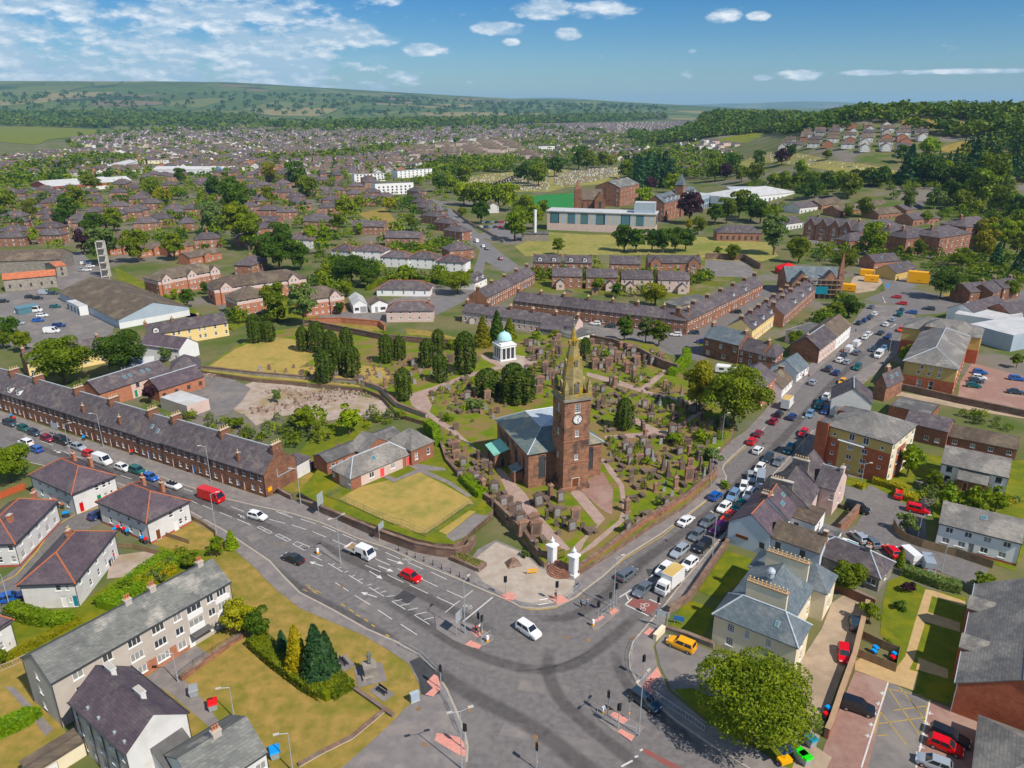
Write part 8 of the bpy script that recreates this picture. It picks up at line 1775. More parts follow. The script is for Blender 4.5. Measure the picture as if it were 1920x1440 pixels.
# clipped hedges and shrub beds
def hedge(label,pts,w,h,m,z=.0,zpx=None):
 P=pxs(pts,z);o=P[0];p_,d_=[],[]
 for a,b in zip(P,P[1:]):
  L=(b-a).length;n=int(L*(w+2*h)*38);t=rng.uniform(0,1,n);s=rng.uniform(-h,w+h,n);u=(b-a).normalized();nn=Vector((-u.y,u.x,0))
  off=np.clip(s,0,w)-w/2;zz=np.where(s<0,h+s,np.where(s>w,h-(s-w),h))+rng.normal(0,.05,n)
  ba=np.array(a-o);dr=np.array(b-a);p_.append(ba+t[:,None]*dr+off[:,None]*np.array(nn)+zz[:,None]*np.array([0,0,1.]));d_.append(np.where(s<0,-1,np.where(s>w,1,0))[:,None]*np.array(nn)+((s>=0) & (s<=w))[:,None]*np.array([0,0,1.]))
 t=thing('hedge',label, 'hedge',tuple(o));me=leaf_mesh('foliage',np.concatenate(p_),np.concatenate(d_),.17,m,3,.5);link('foliage',me,t)
 c=stroke_mesh([p-o for p in P],w*.8,0,m);q=MB()
 for f in c.f:a,b,e,g=[c.v[i] for i in f];q.prism([a,b,e,g],0,h*.9,m)
 q.build('inner_branches',t);return t
for l,pts,w,h,m in (('clipped green hedge beside the blue car at the left edge',[(20,1150),(60,1165),(92,1170)],2.2,2.0, 'leaf_hedge'),('second clipped hedge block behind the grey flats',[(100,1170),(125,1172),(140,1165)],2.2,1.8, 'leaf_hedge'),('curved clipped hedge on the lawn at the bottom left',[(-20,1385),(25,1365),(55,1352),(65,1340)],2.4,1.5, 'leaf_hedge'),('low square hedge at the foot of the park conifers',[(480,1205),(520,1240),(580,1285),(615,1305),(655,1282)],3.0,1.5, 'leaf_green'),('golden hedge beside the court parking',[(1635,905),(1670,915),(1695,925)],1.4,1.3, 'leaf_yellow'),('golden hedge by the red car in the court',[(1700,935),(1718,942)],2.4,1.4, 'leaf_yellow'),('golden shrubs at the foot of the ochre flats',[(1608,912),(1620,918)],1.4,1.0, 'leaf_yellow'),('golden hedge before the white houses',[(1745,912),(1775,925)],1.4,1.2, 'leaf_yellow'),('bright hedge along the graves near the caravan',[(1258,712),(1275,695),(1288,680),(1286,668)],2.4,3.0, 'leaf_hedge'),('bright shrubs on the hall side of the churchyard wall',[(872,912),(885,925),(905,945)],2.4,3.0, 'leaf_hedge'),('ivy bank beside the hall end wing',[(800,808),(818,822),(822,845)],2.0,3.2, 'leaf_hedge'),('flowering shrub border beside the court lane',[(1690,1075),(1720,1085),(1760,1100),(1800,1110)],2.0,1.6, 'leaf_olive'),('ivy hedge at the back of the churchyard',[(700,632),(760,640),(840,648),(880,655)],2.0,2.2, 'leaf_bright'),('clipped hedge behind the white semi-detached houses',[(758,522),(810,530),(835,535)],2.0,2.0, 'leaf_dark'),('long hedge below the garages',[(690,545),(715,530),(745,525)],2.0,2.0, 'leaf_green'),('hedge above the white semi-detached houses',[(775,470),(810,462),(830,455)],3.0,2.4, 'leaf_bright'),('laurel border at the roundabout',[(1770,520),(1810,525),(1850,530)],4.0,2.4, 'leaf_bright'),('yellow broom bank behind the grey flats',[(262,1105),(300,1080),(325,1068)],3.0,1.6, 'leaf_yellow'),('green shrub bank behind the grey flats',[(200,1145),(240,1115),(290,1075),(330,1050)],5.0,1.6, 'leaf_hedge'),('gold hedge line beside the grey flats back path',[(0,1245),(60,1215),(150,1165)],1.0,1.0, 'leaf_gold')):hedge(l,pts,w,h,m)
for i,(px,py,w,m,l) in enumerate(((1700,1108,32, 'p', 'dark copper maple on the flats lawn'),(1685,1142,28, 'd', 'round clipped dark shrub on the flats lawn'),(650,860,36, 'b', 'gold-green shrub at the left end of the hall'),(440,805,40, 'g', 'shrub at the edge of the waste ground'),(498,820,30, 'l', 'pale shrub behind the terrace gable'),(335,800,22, 'o', 'gold shrub behind the left terrace'),(305,790,24, 'b', 'bright shrub beside the white shed'),(1745,905,30, 'g', 'shrub by the court path'),(1790,990,60, 'g', 'shrub bed before the white houses'),(1880,950,40, 'Y', 'yellow shrub at the right edge of the court'),(370,1200,14, 'd', 'small dark bush at the flats entrance'),(1280,600,0, 'b', ''),(985,1045,22, 'l', 'white flowering shrub in the forecourt planter'),(1250,800,22, 'b', 'bright bush by the churchyard crossing path'),(838,790,26, 'b', 'bright bush beside the left path'),(1213,870,24, 'b', 'low bush among the roadside graves'),(890,770,40, 'l', 'spreading pale bush behind the church'),(1005,635,24, 'b', 'bright bush near the small grey cottages'),(1040,632,22, 'b', 'second bright bush near the small grey cottages'),(1360,915,24, 'b', 'ivy clump at the wall corner'),(845,655,30, 'g', 'ivy bush at the back of the churchyard'),(1660,1210,22, 'g', 'small bush near the bin enclosure'))):
 if l:tree(px,py,w, 'bush',Lf_[m],l,z=CZ if 620<py<900 and 700<px<1290 else .0,hs=1.0)
# ------------------------------------------------------------------ houses of the estates
CELL={}
def occ(x,y,r):CELL.setdefault((x // 60,y // 60),[]).append((x,y,r))
for o in list(COL.objects):
 if o.parent is None and 'size' in o:L,D=o['size'];c=in_frame(o,L/2,D/2);occ(c.x,c.y,max(L,D)/2+5)
def world_poly(pts):return [(p.x,p.y) for p in (GT(a,b) for a,b in pts)]
KEEP=[world_poly(p) for p in ([(800,372),(850,385),(960,480),(985,505),(890,560),(880,470),(840,410)],[(960,482),(965,455),(1025,360),(1080,355),(1300,430),(1470,455),(1470,492)],[(1395,298),(1440,283),(1560,300),(1705,322),(1690,334),(1500,318),(1365,320)],[(915,345),(960,322),(1195,308),(1165,335),(1130,350),(1030,365),(950,365)],[(825,347),(880,328),(985,322),(940,352)],[(1280,272),(1440,243),(1440,256),(1390,272)],[(1745,285),(1790,265),(1850,257),(1840,290)],[(870,425),(1000,400),(1020,460),(960,470)],[(660,405),(725,388),(760,435),(700,420)],[(1470,230),(1510,210),(1550,207),(1550,226)],[(1290,228),(1340,219),(1370,230),(1330,235)],[(1680,240),(1690,222),(1720,217),(1815,228),(1805,250)],[(1825,236),(1830,218),(1905,228)])]
def free(x,y,r):return all((x-a)**2+(y-b)**2>(r+c)**2 for i in (-1,0,1) for j in (-1,0,1) for a,b,c in CELL.get((x // 60+i,y // 60+j),())) and not any(inpoly(x,y,p) for p in KEEP)
def proto_house(name,L,D,he,hr,roof,wall,rmat,n,chim):
 o=house(name, '', '',None,None,None,he,hr,roof,wall,rmat,frame=(Vector((0,0,0)),0,L,D),win={'F':W(n,U,.95,1.35), 'R':W(2,U,.9,1.25), 'B':W(n,U,.95,1.3), 'L':W(2,U,.9,1.2)},near=False,chim=chim,over=.35)
 kids=[c for c in COL.objects if c.parent==o];parts=[(c.name.split('.')[0],c.data,tuple(c.location),c.rotation_euler.z) for c in kids]
 for c in kids+[o]:bpy.data.objects.remove(c)
 return (name,L,D,parts)
CB=[(.5,.5,1.0,.8,.9, 'brick_orange',3, 'pot_red')];C2=[(.04,.5,.7,1.2,.9, 'sandstone',2),(.96,.5,.7,1.2,.9, 'sandstone',2)]
HP={'s':proto_house('sandstone_house',15,9,5.4,8.4, 'hx', 'sandstone_house', 'slate',4,CB), 'l':proto_house('sandstone_house',21,9,5.4,8.2, 'gx', 'sandstone_house', 'slate',6,C2), 'w':proto_house('white_house',12,8.5,5.0,7.6, 'gx', 'render_white', 'tile_brown',3,CB), 'p':proto_house('grey_house',11,8.5,5.0,7.8, 'gx', 'render_grey', 'slate',3,CB), 'f':proto_house('maisonette_block',34,9,6.5,9.0, 'gx', 'render_pink', 'tile_brown',9,[(.25,.5,1,.8,.8, 'brick_orange',2),(.75,.5,1,.8,.8, 'brick_orange',2)]), 'b':proto_house('brick_house',10,8,4.8,7.6, 'gy', 'brick_orange', 'tile_brown',2,())}
HC={}
def put_house(k,p,ang,label,group):
 name,L,D,parts=HP[k];c,s=math.cos(ang),math.sin(ang)
 t=thing(name,label, 'house',(p.x-c*L/2+s*D/2,p.y-s*L/2-c*D/2,p.z),ang,group)
 for nm,me,lc,rz in parts:link(nm,me,t,lc,rz)
 occ(p.x,p.y,max(L,D)*.5);HC[k]=HC.get(k,0)+1
def pairs(s):return [tuple(float(v) for v in w.split(',')) for w in s.split()]
def side(px):return 'far left' if px<250 else 'left' if px<500 else 'centre left' if px<740 else 'hill street side'
# houses that can be told apart, by the foot of the front wall
for ox,oy,s in ((0,120, '60,1010 130,1075 340,1060 330,985 480,1030 580,1000 690,1060 290,960 770,1090 880,1120 1030,1060 1130,1095 880,1010 1050,980 720,940 910,930 1270,950 1230,870 1450,1140 1290,1170 970,1165 850,1185 1510,920 350,1180 365,1225 100,1200 105,1245 90,1320 75,1370 370,1290 370,1350 625,1250 640,1320 480,960 1190,1220 1880,920 1740,830 1640,850'),(480,120, '40,950 130,985 220,1010 290,1045 40,1060 500,990 530,1025 500,910 620,950 740,1020 745,960 865,1010 965,1045 960,980 620,1090 330,1100 90,1150 225,1165 540,1130 180,860 290,865 590,870 1200,1000 1220,1050 1245,1090 1275,1130 1330,1200 1425,1255 1510,1320 410,890 830,1060 760,880')):
 for x,y in pairs(s):
  px,py=ox+x/4,oy+y/4;p=GT(px,py);p+=Vector((0,4.5,0));a=RAD(random.Random(int(x)).uniform(-8,22)) if px<760 else RAD(-38)
  if free(p.x,p.y,-6):put_house('s',p,a, 'brown sandstone house with grey hip roof, %s of the old estate' % side(px), 'sandstone houses of the old estate')
for x,y in pairs('1620,1180 60,1240 480,1240 850,1280 1110,1370'):
 px,py=(x/4 if x==1620 else 480+x/4),120+y/4;p=GT(px,py)+Vector((0,4,0));put_house('l',p,RAD(-6), 'long gabled sandstone house, %s of the old estate' % side(px), 'long gabled sandstone houses')
FARQ=[]
def estate(poly,du,dv,ang,kinds,desc,seed,skip=.12):
 rr=random.Random(seed);pl=world_poly(poly);cx=sum(a for a,b in pl)/len(pl);cy=sum(b for a,b in pl)/len(pl);R_=max(math.hypot(a-cx,b-cy) for a,b in pl);c,s=math.cos(ang),math.sin(ang);u=-R_
 while u<R_:
  v=-R_
  while v<R_:
   bend=.25*math.sin(u/160+seed);a,b=u+rr.uniform(-.12,.12)*du,v+14*math.sin(u/90+seed)+rr.uniform(-.08,.08)*dv;x,y=cx+a*c-b*s,cy+a*s+b*c;v+=dv
   if rr.random()>skip and inpoly(x,y,pl):FARQ.append((math.hypot(x,y),x,y,ang+bend+rr.choice((0,0,math.pi/2)),rr.choice(kinds),desc))
  u+=du
estate([(0,430),(0,372),(120,352),(300,330),(560,322),(720,345),(800,372),(830,420),(800,450),(600,440),(480,470),(200,455)],27,37,RAD(8), 'sss', 'in the old estate',1,.35)
estate([(0,340),(0,300),(120,285),(420,275),(560,262),(760,280),(860,300),(700,335),(400,318)],15,24,RAD(12), 'wwpsb', 'in the wide outer estate',2)
estate([(130,262),(330,240),(560,242),(960,235),(960,262),(760,272),(420,272),(180,282)],16,27,RAD(-6), 'wwpp', 'at the far town edge',3)
estate([(700,320),(760,280),(960,262),(1010,300),(860,300)],42,34,RAD(6), 'f', 'beyond the old estate',4)
estate([(960,235),(1180,232),(1300,228),(1420,230),(1400,245),(1250,252),(1180,262),(960,270)],16,28,RAD(18), 'wwpp', 'at the right town edge',5)
estate([(980,300),(1000,268),(1180,262),(1230,285),(1180,305),(1080,310)],24,30,RAD(10), 'wps', 'round the tower flats',6,.25)
estate([(1460,285),(1480,262),(1600,240),(1755,238),(1760,262),(1700,275),(1720,300),(1640,298)],17,24,RAD(-25), 'wwpb', 'in the hillside estate',7,.1)
estate([(1260,312),(1230,285),(1300,262),(1390,272),(1370,305),(1300,330)],22,30,RAD(15), 'wps', 'near the cemetery slope',8,.25)
estate([(880,420),(900,392),(930,395),(935,412)],26,30,RAD(5), 'w', 'beside the school car park',9)
estate([(430,560),(600,500),(640,480),(560,470),(470,490)],30,30,RAD(-6), 's', 'behind the sheltered flats',10,.3)
def far_houses():
 q=MB();FARQ.sort();rr=random.Random(3);n={};cols={'w':('render_white', 'tile_brown'), 'p':('render_grey', 'slate'), 's':('sandstone_house', 'slate'), 'f':('render_pink', 'tile_brown'), 'b':('brick_orange', 'tile_brown'), 'l':('sandstone_house', 'slate')}
 kn={'w': 'white house with brown roof ', 'p': 'grey house with slate roof ', 's': 'sandstone house with grey hip roof ', 'f': 'long pink maisonette block ', 'b': 'small brick house with gable '}
 for d,x,y,a,k,desc in FARQ:
  L,D=HP[k][1:3]
  if not free(x,y,L*.28):continue
  z=terrain(x,y)-.2;n[k]=n.get(k,0)+1
  if n[k]<=110 and d<2300:put_house(k,Vector((x,y,z)),a,kn[k]+desc+', %s %s rows' % ('front' if d<560 else 'middle' if d<760 else 'rear' if d<1100 else 'far',['left', 'inner left', 'inner right', 'right'][min(3,max(0,int(x/y*2.9+2)))]),kn[k].strip()+'s of the outer town');continue
  occ(x,y,L*.3);he,hr=(5,7.8);c,s=math.cos(a),math.sin(a);wm,rm=cols[k];wm=rr.choice((wm, 'render_white', 'render_cream', 'render_pink', 'render_bright'));rm=rr.choice((rm, 'slate', 'slate_purple', 'tile_brown'))
  def P(u,v,zz):return (x+c*u-s*v,y+s*u+c*v,z+zz)
  b=[P(-L/2,-D/2,0),P(L/2,-D/2,0),P(L/2,D/2,0),P(-L/2,D/2,0)];t=[P(-L/2,-D/2,he),P(L/2,-D/2,he),P(L/2,D/2,he),P(-L/2,D/2,he)];r0,r1=P(-L/2,0,hr),P(L/2,0,hr)
  for i in range(4):j=(i+1) % 4;q.face([b[i],b[j],t[j],t[i]],wm)
  q.face([t[1],t[2],r1],wm);q.face([t[3],t[0],r0],wm);q.face([t[0],t[1],r1,r0],rm);q.face([t[2],t[3],r0,r1],rm)
  for u in (-.25,.25):q.face([P(L*u-.8,-D/2-.03,3),P(L*u+.8,-D/2-.03,3),P(L*u+.8,-D/2-.03,4.3),P(L*u-.8,-D/2-.03,4.3)], 'pane')
 o=q.build('far_houses')
 if o:stuff(o, 'mass of small white and grey houses at the far edge of town', 'houses')
far_houses()
# ------------------------------------------------------------------ trees of the town and the woods
def side2(px,py):return ('far left' if px<300 else 'left' if px<620 else 'middle' if px<1000 else 'right middle' if px<1400 else 'far right')+(' beyond the school' if py<400 and px>860 else ' among the houses' if px<860 else ' near the hospital' if px>1450 else ' round the playing field')
TN={'g': 'green broadleaf tree', 'd': 'dark green broadleaf tree', 'b': 'bright green broadleaf tree', 'c': 'dark conifer', 'p': 'dark copper beech', 'o': 'gold-green tree', 'l': 'pale olive tree'}
for w in ('165,355,28g 175,362,30g 205,346,18d 275,358,20d 285,372,32g 340,345,22d 405,372,32d 440,385,44d 445,425,58d 450,458,55g 400,440,45l 467,470,50g 310,385,24o 125,388,22d 146,392,32g 85,385,20l 60,390,16g 262,492,52g 328,488,42g 200,496,60l 160,478,34p 130,420,35d 118,425,26d 185,455,40d 215,435,32g 12,400,40g 60,412,26g 335,375,20b 307,388,30o 555,352,36d 507,342,28o 575,370,34g 505,385,26g 674,395,22g 730,398,24o 772,432,22g 648,412,34g 635,435,26g 587,462,26b 610,465,28b 530,480,54d 675,440,16b 542,410,16g 870,385,36b 890,388,34b 912,388,34b 935,388,36b 955,395,38b 825,360,26d 845,362,28g 870,350,30g 902,420,30d 867,408,16g '
  '985,420,38b 1000,430,32b 965,452,42b 1018,405,22b 990,400,26b 975,432,34b 1170,472,36d 1192,474,32d 1222,473,32d 1242,474,32d 1265,474,34d 1285,472,32d 1172,335,26b 1200,350,28c 1215,345,30c 1232,350,30c 1245,340,28c 1255,352,26c 1195,335,22c 1260,362,28b 1220,358,22p 1205,395,32b 1292,420,42p 1291,432,16o 1308,440,24g 1340,422,28d 1362,420,36g 1385,408,38g 1407,415,38d 1425,420,32d 1440,430,32g 1340,312,20b 1370,320,28d 1340,340,32b 1360,338,24p 1390,342,26g 1422,312,22d 1415,345,30g 990,345,36d 1010,350,32g 975,340,22d 1040,332,32d 1085,318,32d 1100,320,28g 1112,316,20g 1130,315,22g 1142,315,18o '
  '1450,350,30b 1470,352,32b 1492,350,28g 1512,348,28d 1530,352,30g 1550,352,32d 1575,352,36b 1600,348,30d 1625,350,36d 1650,350,42d 1700,345,36c 1725,345,42d 1750,348,40d 1770,345,32b 1588,372,36g 1600,365,28g 1560,360,18d 1527,372,28d 1505,375,26d 1702,392,26l 1750,392,30l 1800,394,32g 1832,385,50b 1850,365,58g 1830,404,24g 1620,407,28g 1590,409,20g 1735,419,20g 1845,464,40o 1880,472,44b 1902,452,44g 1865,502,28c 1910,517,34c 1840,488,50o 1705,482,16g 1687,480,16g 1630,478,46b 1497,494,42g 1660,330,20b 1740,300,34b 1690,305,24d 1480,300,22d 1465,310,26p 1500,330,30b 525,510,60d 500,500,52d 565,507,44d 612,522,20b 652,557,26b 637,590,20d 600,584,18g 702,530,30d 315,572,18b 352,577,30d 328,562,18b 385,552,20d 405,567,16d 1895,560,30g 1780,385,34d 1870,400,40g 1900,420,40d 1820,345,40c 1800,352,36d 1550,300,16g 1720,480,26g 1800,505,34g 1905,480,40g 25,640,40d 45,660,34g 8,655,30g').split():
 px,py,r=w[:-1].split(',');px,py,r=float(px),float(py),float(r);m=w[-1]
 tree(px,py,r*(.95 if 1430<px<1690 and 320<py<360 else 1.28 if py<480 else 1.1), 'farcone' if m=='c' else 'far' if py<420 else 'tree',Lf_[m], '%s, %s' % (TN[m],side2(px,py)),TN[m]+'s of the town',land=True,hs=1.05 if m != 'c' else .72)
def wood(name,label,polys,du,seed,mats,size=5.2,cone=.0,town=False,maxn=2500,dz=.0):
 rr=np.random.default_rng(seed);pts,nr,sz=[],[],[]
 for poly in polys:
  pl=world_poly(poly);xs=[a for a,b in pl];ys=[b for a,b in pl];area=abs(sum(pl[i-1][0]*pl[i][1]-pl[i][0]*pl[i-1][1] for i in range(len(pl))))/2
  n=0;want=min(maxn,int(area/du**2));tries=0
  while n<want and tries<want*8:
   tries+=1;x,y=rr.uniform(min(xs),max(xs)),rr.uniform(min(ys),max(ys))
   if not inpoly(x,y,pl):continue
   if town and not free(x,y,1.5):continue
   n+=1;d=math.hypot(x,y);k=260 if d<330 else 140 if d<900 else 64 if d<1600 else 26;R_=size*rr.uniform(.7,1.3)*(1 if d<2400 else 1.3);H_=R_*rr.uniform(1.5,2.1);v=rr.normal(0,1,(k,3));v /= np.linalg.norm(v,axis=1)[:,None];v[:,2]=np.abs(v[:,2]+.15)
   if rr.uniform()<cone:t=rr.uniform(0,1,k);p=np.stack([v[:,0]*R_*.6*(1-t),v[:,1]*R_*.6*(1-t),t*H_*1.4],1)
   else:p=v*np.array([R_,R_,H_*.62])*rr.uniform(.72,1.05,(k,1))+np.array([0,0,H_*.38])+.18*R_*np.sin(v*7+rr.uniform(0,9,3))
   pts.append(p+np.array([x,y,terrain(x,y)+dz]));nr.append(v);sz.append(np.full(k,R_*(.15 if k>200 else .19 if k>80 else .32 if k>40 else .5)))
 if not pts:return
 P,V_,S=np.concatenate(pts),np.concatenate(nr),np.concatenate(sz);sel=rr.integers(0,len(mats),len(pts));idx=np.concatenate([np.full(len(a),s) for a,s in zip(pts,sel)])
 for i,m in enumerate(mats):
  k=idx==i
  if k.any():stuff(link(name,leaf_mesh(name,P[k],V_[k],S[k],m,seed+i,.6)),label+{'leaf_green': ' of green crowns', 'leaf_dark': ' of dark crowns', 'leaf_bright': ' of bright crowns', 'leaf_conifer': ' of conifers', 'leaf_olive': ' of pale crowns'}[m], 'trees')
wood('hill_wood', 'wooded hilltop',[[(1560,234),(1560,219),(1650,216),(1930,215),(1990,240),(1900,236),(1830,228),(1720,222),(1690,236)],[(1310,229),(1330,221),(1460,219),(1570,219),(1570,232),(1480,232),(1400,231)],[(1180,265),(1180,250),(1290,243),(1440,234),(1560,240),(1600,248),(1500,254),(1440,250),(1300,267)],[(1690,238),(1760,247),(1930,240),(1930,258),(1850,256),(1800,262),(1720,252)]],8.5,3,['leaf_green', 'leaf_dark', 'leaf_dark'],6.2)
wood('hill_wood', 'dark wood on the right-hand slope',[[(1780,345),(1790,300),(1850,264),(1940,258),(1960,345),(1860,355)],[(1180,340),(1170,310),(1240,295),(1260,325),(1250,355)],[(1690,345),(1700,310),(1780,300),(1780,345)]],7.5,4,['leaf_dark', 'leaf_conifer', 'leaf_conifer', 'leaf_green'],4.6,.5)
wood('railway_trees', 'scrubby belt',[[(-20,338),(60,312),(180,292),(260,300),(180,322),(80,340),(-20,352)],[(790,302),(960,300),(960,325),(880,322),(800,342)],[(1180,300),(1240,278),(1330,288),(1390,300),(1380,330),(1300,338),(1250,330)],[(470,300),(640,288),(760,275),(770,284),(640,300),(500,310)],[(1440,343),(1590,343),(1600,355),(1440,353)]],9,5,['leaf_green', 'leaf_dark', 'leaf_bright'],4.2,0,True)
wood('plain_woods', 'woodland on the plain',[[(-40,234),(-40,217),(250,214),(480,221),(480,234),(300,236),(180,241)],[(480,236),(960,224),(1200,219),(1260,224),(1100,232),(960,236),(700,246),(540,244)]],26,6,['leaf_dark', 'leaf_green'],9,0,True,1500)
wood('garden_trees', 'garden trees among the houses',[[(-20,480),(-20,300),(420,275),(760,272),(960,300),(860,340),(830,450),(600,480),(300,470)],[(960,310),(960,262),(1180,255),(1260,290),(1180,320)]],15,7,['leaf_green', 'leaf_bright', 'leaf_dark'],3.6,0,True,1400)
wood('garden_trees', 'trees at the edge of town',[[(130,285),(130,258),(330,238),(960,232),(1420,228),(1400,248),(960,272),(420,276)]],38,8,['leaf_green', 'leaf_dark'],5,0,True,1200)
wood('hedgerow_trees', 'scattered hill woods',[[(-300,224),(-300,175),(200,178),(500,178),(800,188),(1000,194),(1250,204),(1250,214),(960,218),(480,216),(0,214)]],110,9,['leaf_dark', 'leaf_conifer'],9,0,False,700)
wood('garden_shrubs', 'garden shrubs in the middle distance',[[(600,480),(830,455),(960,505),(880,545),(760,540),(690,530),(600,510)],[(985,545),(1000,500),(1320,505),(1330,530),(1240,560)],[(1470,470),(1680,455),(1900,480),(1920,545),(1780,540),(1700,500),(1560,500)],[(1400,350),(1900,345),(1920,420),(1600,410),(1440,400)],[(430,610),(460,560),(640,500),(660,560),(600,600)],[(500,835),(580,790),(640,770),(640,800),(560,870)],[(1440,600),(1540,540),(1600,560),(1560,640),(1480,680)]],8,10,['leaf_green', 'leaf_bright', 'leaf_dark'],2.5,0,True,400)
wood('yard_shrubs', 'overgrown shrubs behind the terrace and flats',[[(330,800),(350,775),(400,790),(470,800),(520,785),(560,785),(580,830),(540,850),(470,830),(400,810)],[(640,790),(700,770),(740,780),(760,790),(700,800),(650,815)],[(230,1110),(300,1060),(330,1040),(400,1030),(410,1050),(330,1075),(250,1130)],[(1700,900),(1740,890),(1760,910),(1900,930),(1910,960),(1780,960),(1730,950)],[(560,700),(720,735),(560,720)],[(1290,790),(1370,800),(1330,850),(1290,830)],[(1800,780),(1910,795),(1910,815),(1790,795)]],3.0,12,['leaf_green', 'leaf_bright', 'leaf_olive'],1.1,0,False,160)
wood('churchyard_shrubs', 'ivy and shrubs between the churchyard graves',[[(1130,815),(1330,765),(1370,800),(1330,885),(1215,985),(1165,900)],[(1090,780),(1095,730),(1200,690),(1330,760),(1130,815)],[(835,820),(900,870),(1015,1020),(1010,1040),(885,925)],[(760,740),(980,690),(1030,745),(925,785),(850,790)],[(990,640),(1240,670),(1260,690),(1100,690),(1000,700)]],5.5,13,['leaf_green', 'leaf_bright', 'leaf_olive'],.8,0,False,60,CZ)
def rubble():
 q=MB();rr=random.Random(2)
 for px,py,r,n in ((520,735,5,90),(600,745,9,200),(640,740,8,160),(500,770,5,80),(395,705,3,50),(560,760,6,70)):
  c=G(px,py)
  for _ in range(n):a,d=rr.uniform(0,6.3),abs(rr.gauss(0,.5))*r;x,y,s=c.x+math.cos(a)*d*1.6,c.y+math.sin(a)*d,rr.uniform(.12,.45);z=max(0,1.0-d/r*.8)*.7;q.taper((x,y),(s,s*.8),(s*.6,s*.6),0,z+s*.45,rr.choice(('rubble_ground', 'rubble_ground', 'wall_stone', 'red_gravel')))
 stuff(q.build('rubble'), 'heaps of demolition rubble on the waste ground', 'rubble')
rubble()
def far_stones():
 q=MB();rr=random.Random(4)
 for poly,du,dv in (([(1395,302),(1440,287),(1560,303),(1695,326),(1600,318),(1500,312)],3.2,7),([(1035,345),(1040,325),(1110,317),(1190,313),(1150,332),(1060,352)],2.4,3.6),([(930,345),(960,332),(1030,320),(1030,358),(960,358)],2.6,4.5),([(835,345),(880,331),(975,325),(940,347)],2.6,8)):
  pl=world_poly(poly);xs=[a for a,b in pl];ys=[b for a,b in pl];y=min(ys)
  while y<max(ys):
   x=min(xs)
   while x<max(xs):
    x+=du*rr.uniform(.8,1.2)
    if inpoly(x,y,pl) and rr.random()<.75:z=terrain(x,y);w=rr.uniform(.35,.6);q.box((x-w,y-.12,z),(x+w,y+.12,z+rr.uniform(.8,1.6)),rr.choice(('tomb_grey', 'tomb_white', 'tomb_grey', 'tomb_red')),bottom=False)
   y+=dv
 stuff(q.build('cemetery_headstones'), 'countless pale headstones of the hillside cemetery', 'gravestones')
far_stones()
# ------------------------------------------------------------------ street furniture
def lamp(px,py,h,ang,label,n=1,z=.1):
 p=G(px,py,z);t=thing('street_lamp',label, 'street lamp',tuple(p),RAD(ang), 'street lamps');q=MB();q.tube((0,0,0),(0,0,1.2),.10,.10, 'galvanised',8);q.tube((0,0,1.2),(0,0,h),.075,.05, 'galvanised',8);q.build('column',t)
 for s in (1,-1)[:n]:
  q=MB();q.tube((0,0,h-.05),(s*1.3,0,h+.25),.04,.035, 'galvanised',5);q.build('arm',t);q=MB();q.box((s*1.3-.35,-.14,h+.18),(s*1.3+.35,.14,h+.32), 'concrete');q.build('lantern',t)
for px,py,h,a,n,l in ((638.7,1057,9.3,40,2, 'double street lamp on the central strip of the left road'),(1150,1140,9.3,30,1, 'tall street lamp at the right-hand crossing island'),(1197.5,1379,9.3,50,2, 'double street lamp on the lower traffic island'),(872,1188,9.5,60,1, 'tall street lamp on the left traffic island'),(194,838,8.5,190,1, 'street lamp before the middle of the left terrace'),(134,859,8.5,10,1, 'street lamp behind the white houses'),(396,904,8.5,190,1, 'street lamp near the gable end of the left terrace'),(406,1001,8.5,20,1, 'street lamp at the fenced lawn corner'),(564,945,8,190,1, 'street lamp by the hall retaining wall'),(18,1136,6,200,1, 'street lamp beside the blue car'),(1335,1051,9,120,1, 'street lamp by the villa lawn wall'),(1332,912,8.5,30,1, 'street lamp at the churchyard wall corner'),(1352,840,8.5,30,1, 'street lamp under the bright roadside tree'),(1504,849,9,200,1, 'street lamp before the ochre flats'),(1765,1072,5,0,1, 'short lamp at the court lane'),(1721,1007,4.5,0,1, 'short lamp inside the curved fence'),(1615,905,4.5,0,1, 'short lamp at the ochre flats'),(334,1279,5,200,1, 'short lamp on the flats path'),(439,1345,5,200,1, 'short lamp by the blue-lidded bin'),(549,1446,6,200,1, 'lamp at the bottom edge of the park'),(1665,672,9,150,1, 'street lamp before the office'),(866,1442,9,200,2, 'tall lamp at the bottom pavement corner'),(1700,535,8,0,1, 'lamp at the roundabout')):lamp(px,py,h,a,l,n)
def signal(px,py,ang,label,h=3.2):
 p=G(px,py,.1);t=thing('traffic_light',label, 'traffic light',tuple(p),RAD(ang), 'traffic lights of the junction');q=MB();q.tube((0,0,0),(0,0,h),.06,.06, 'galvanised',7);q.build('pole',t);q=MB();q.box((-.28,-.1,h-.2),(.28,-.06,h+1.0), 'iron_black');q.box((-.15,-.06,h-.1),(.15,.16,h+.9), 'iron_black');q.build('signal_head',t)
 for i,c in enumerate(('bright_green', 'yellow', 'bright_red')):q=MB();q.tube((0,-.14,h+.08+i*.32),(0,-.10,h+.08+i*.32),.1,.1, 'pane' if i else 'pane_blue',8);q.build('lens',t)
 q=MB();q.box((-.1,-.12,1.0),(.1,-.02,1.25), 'paint_yellow_gloss');q.build('push_button',t)
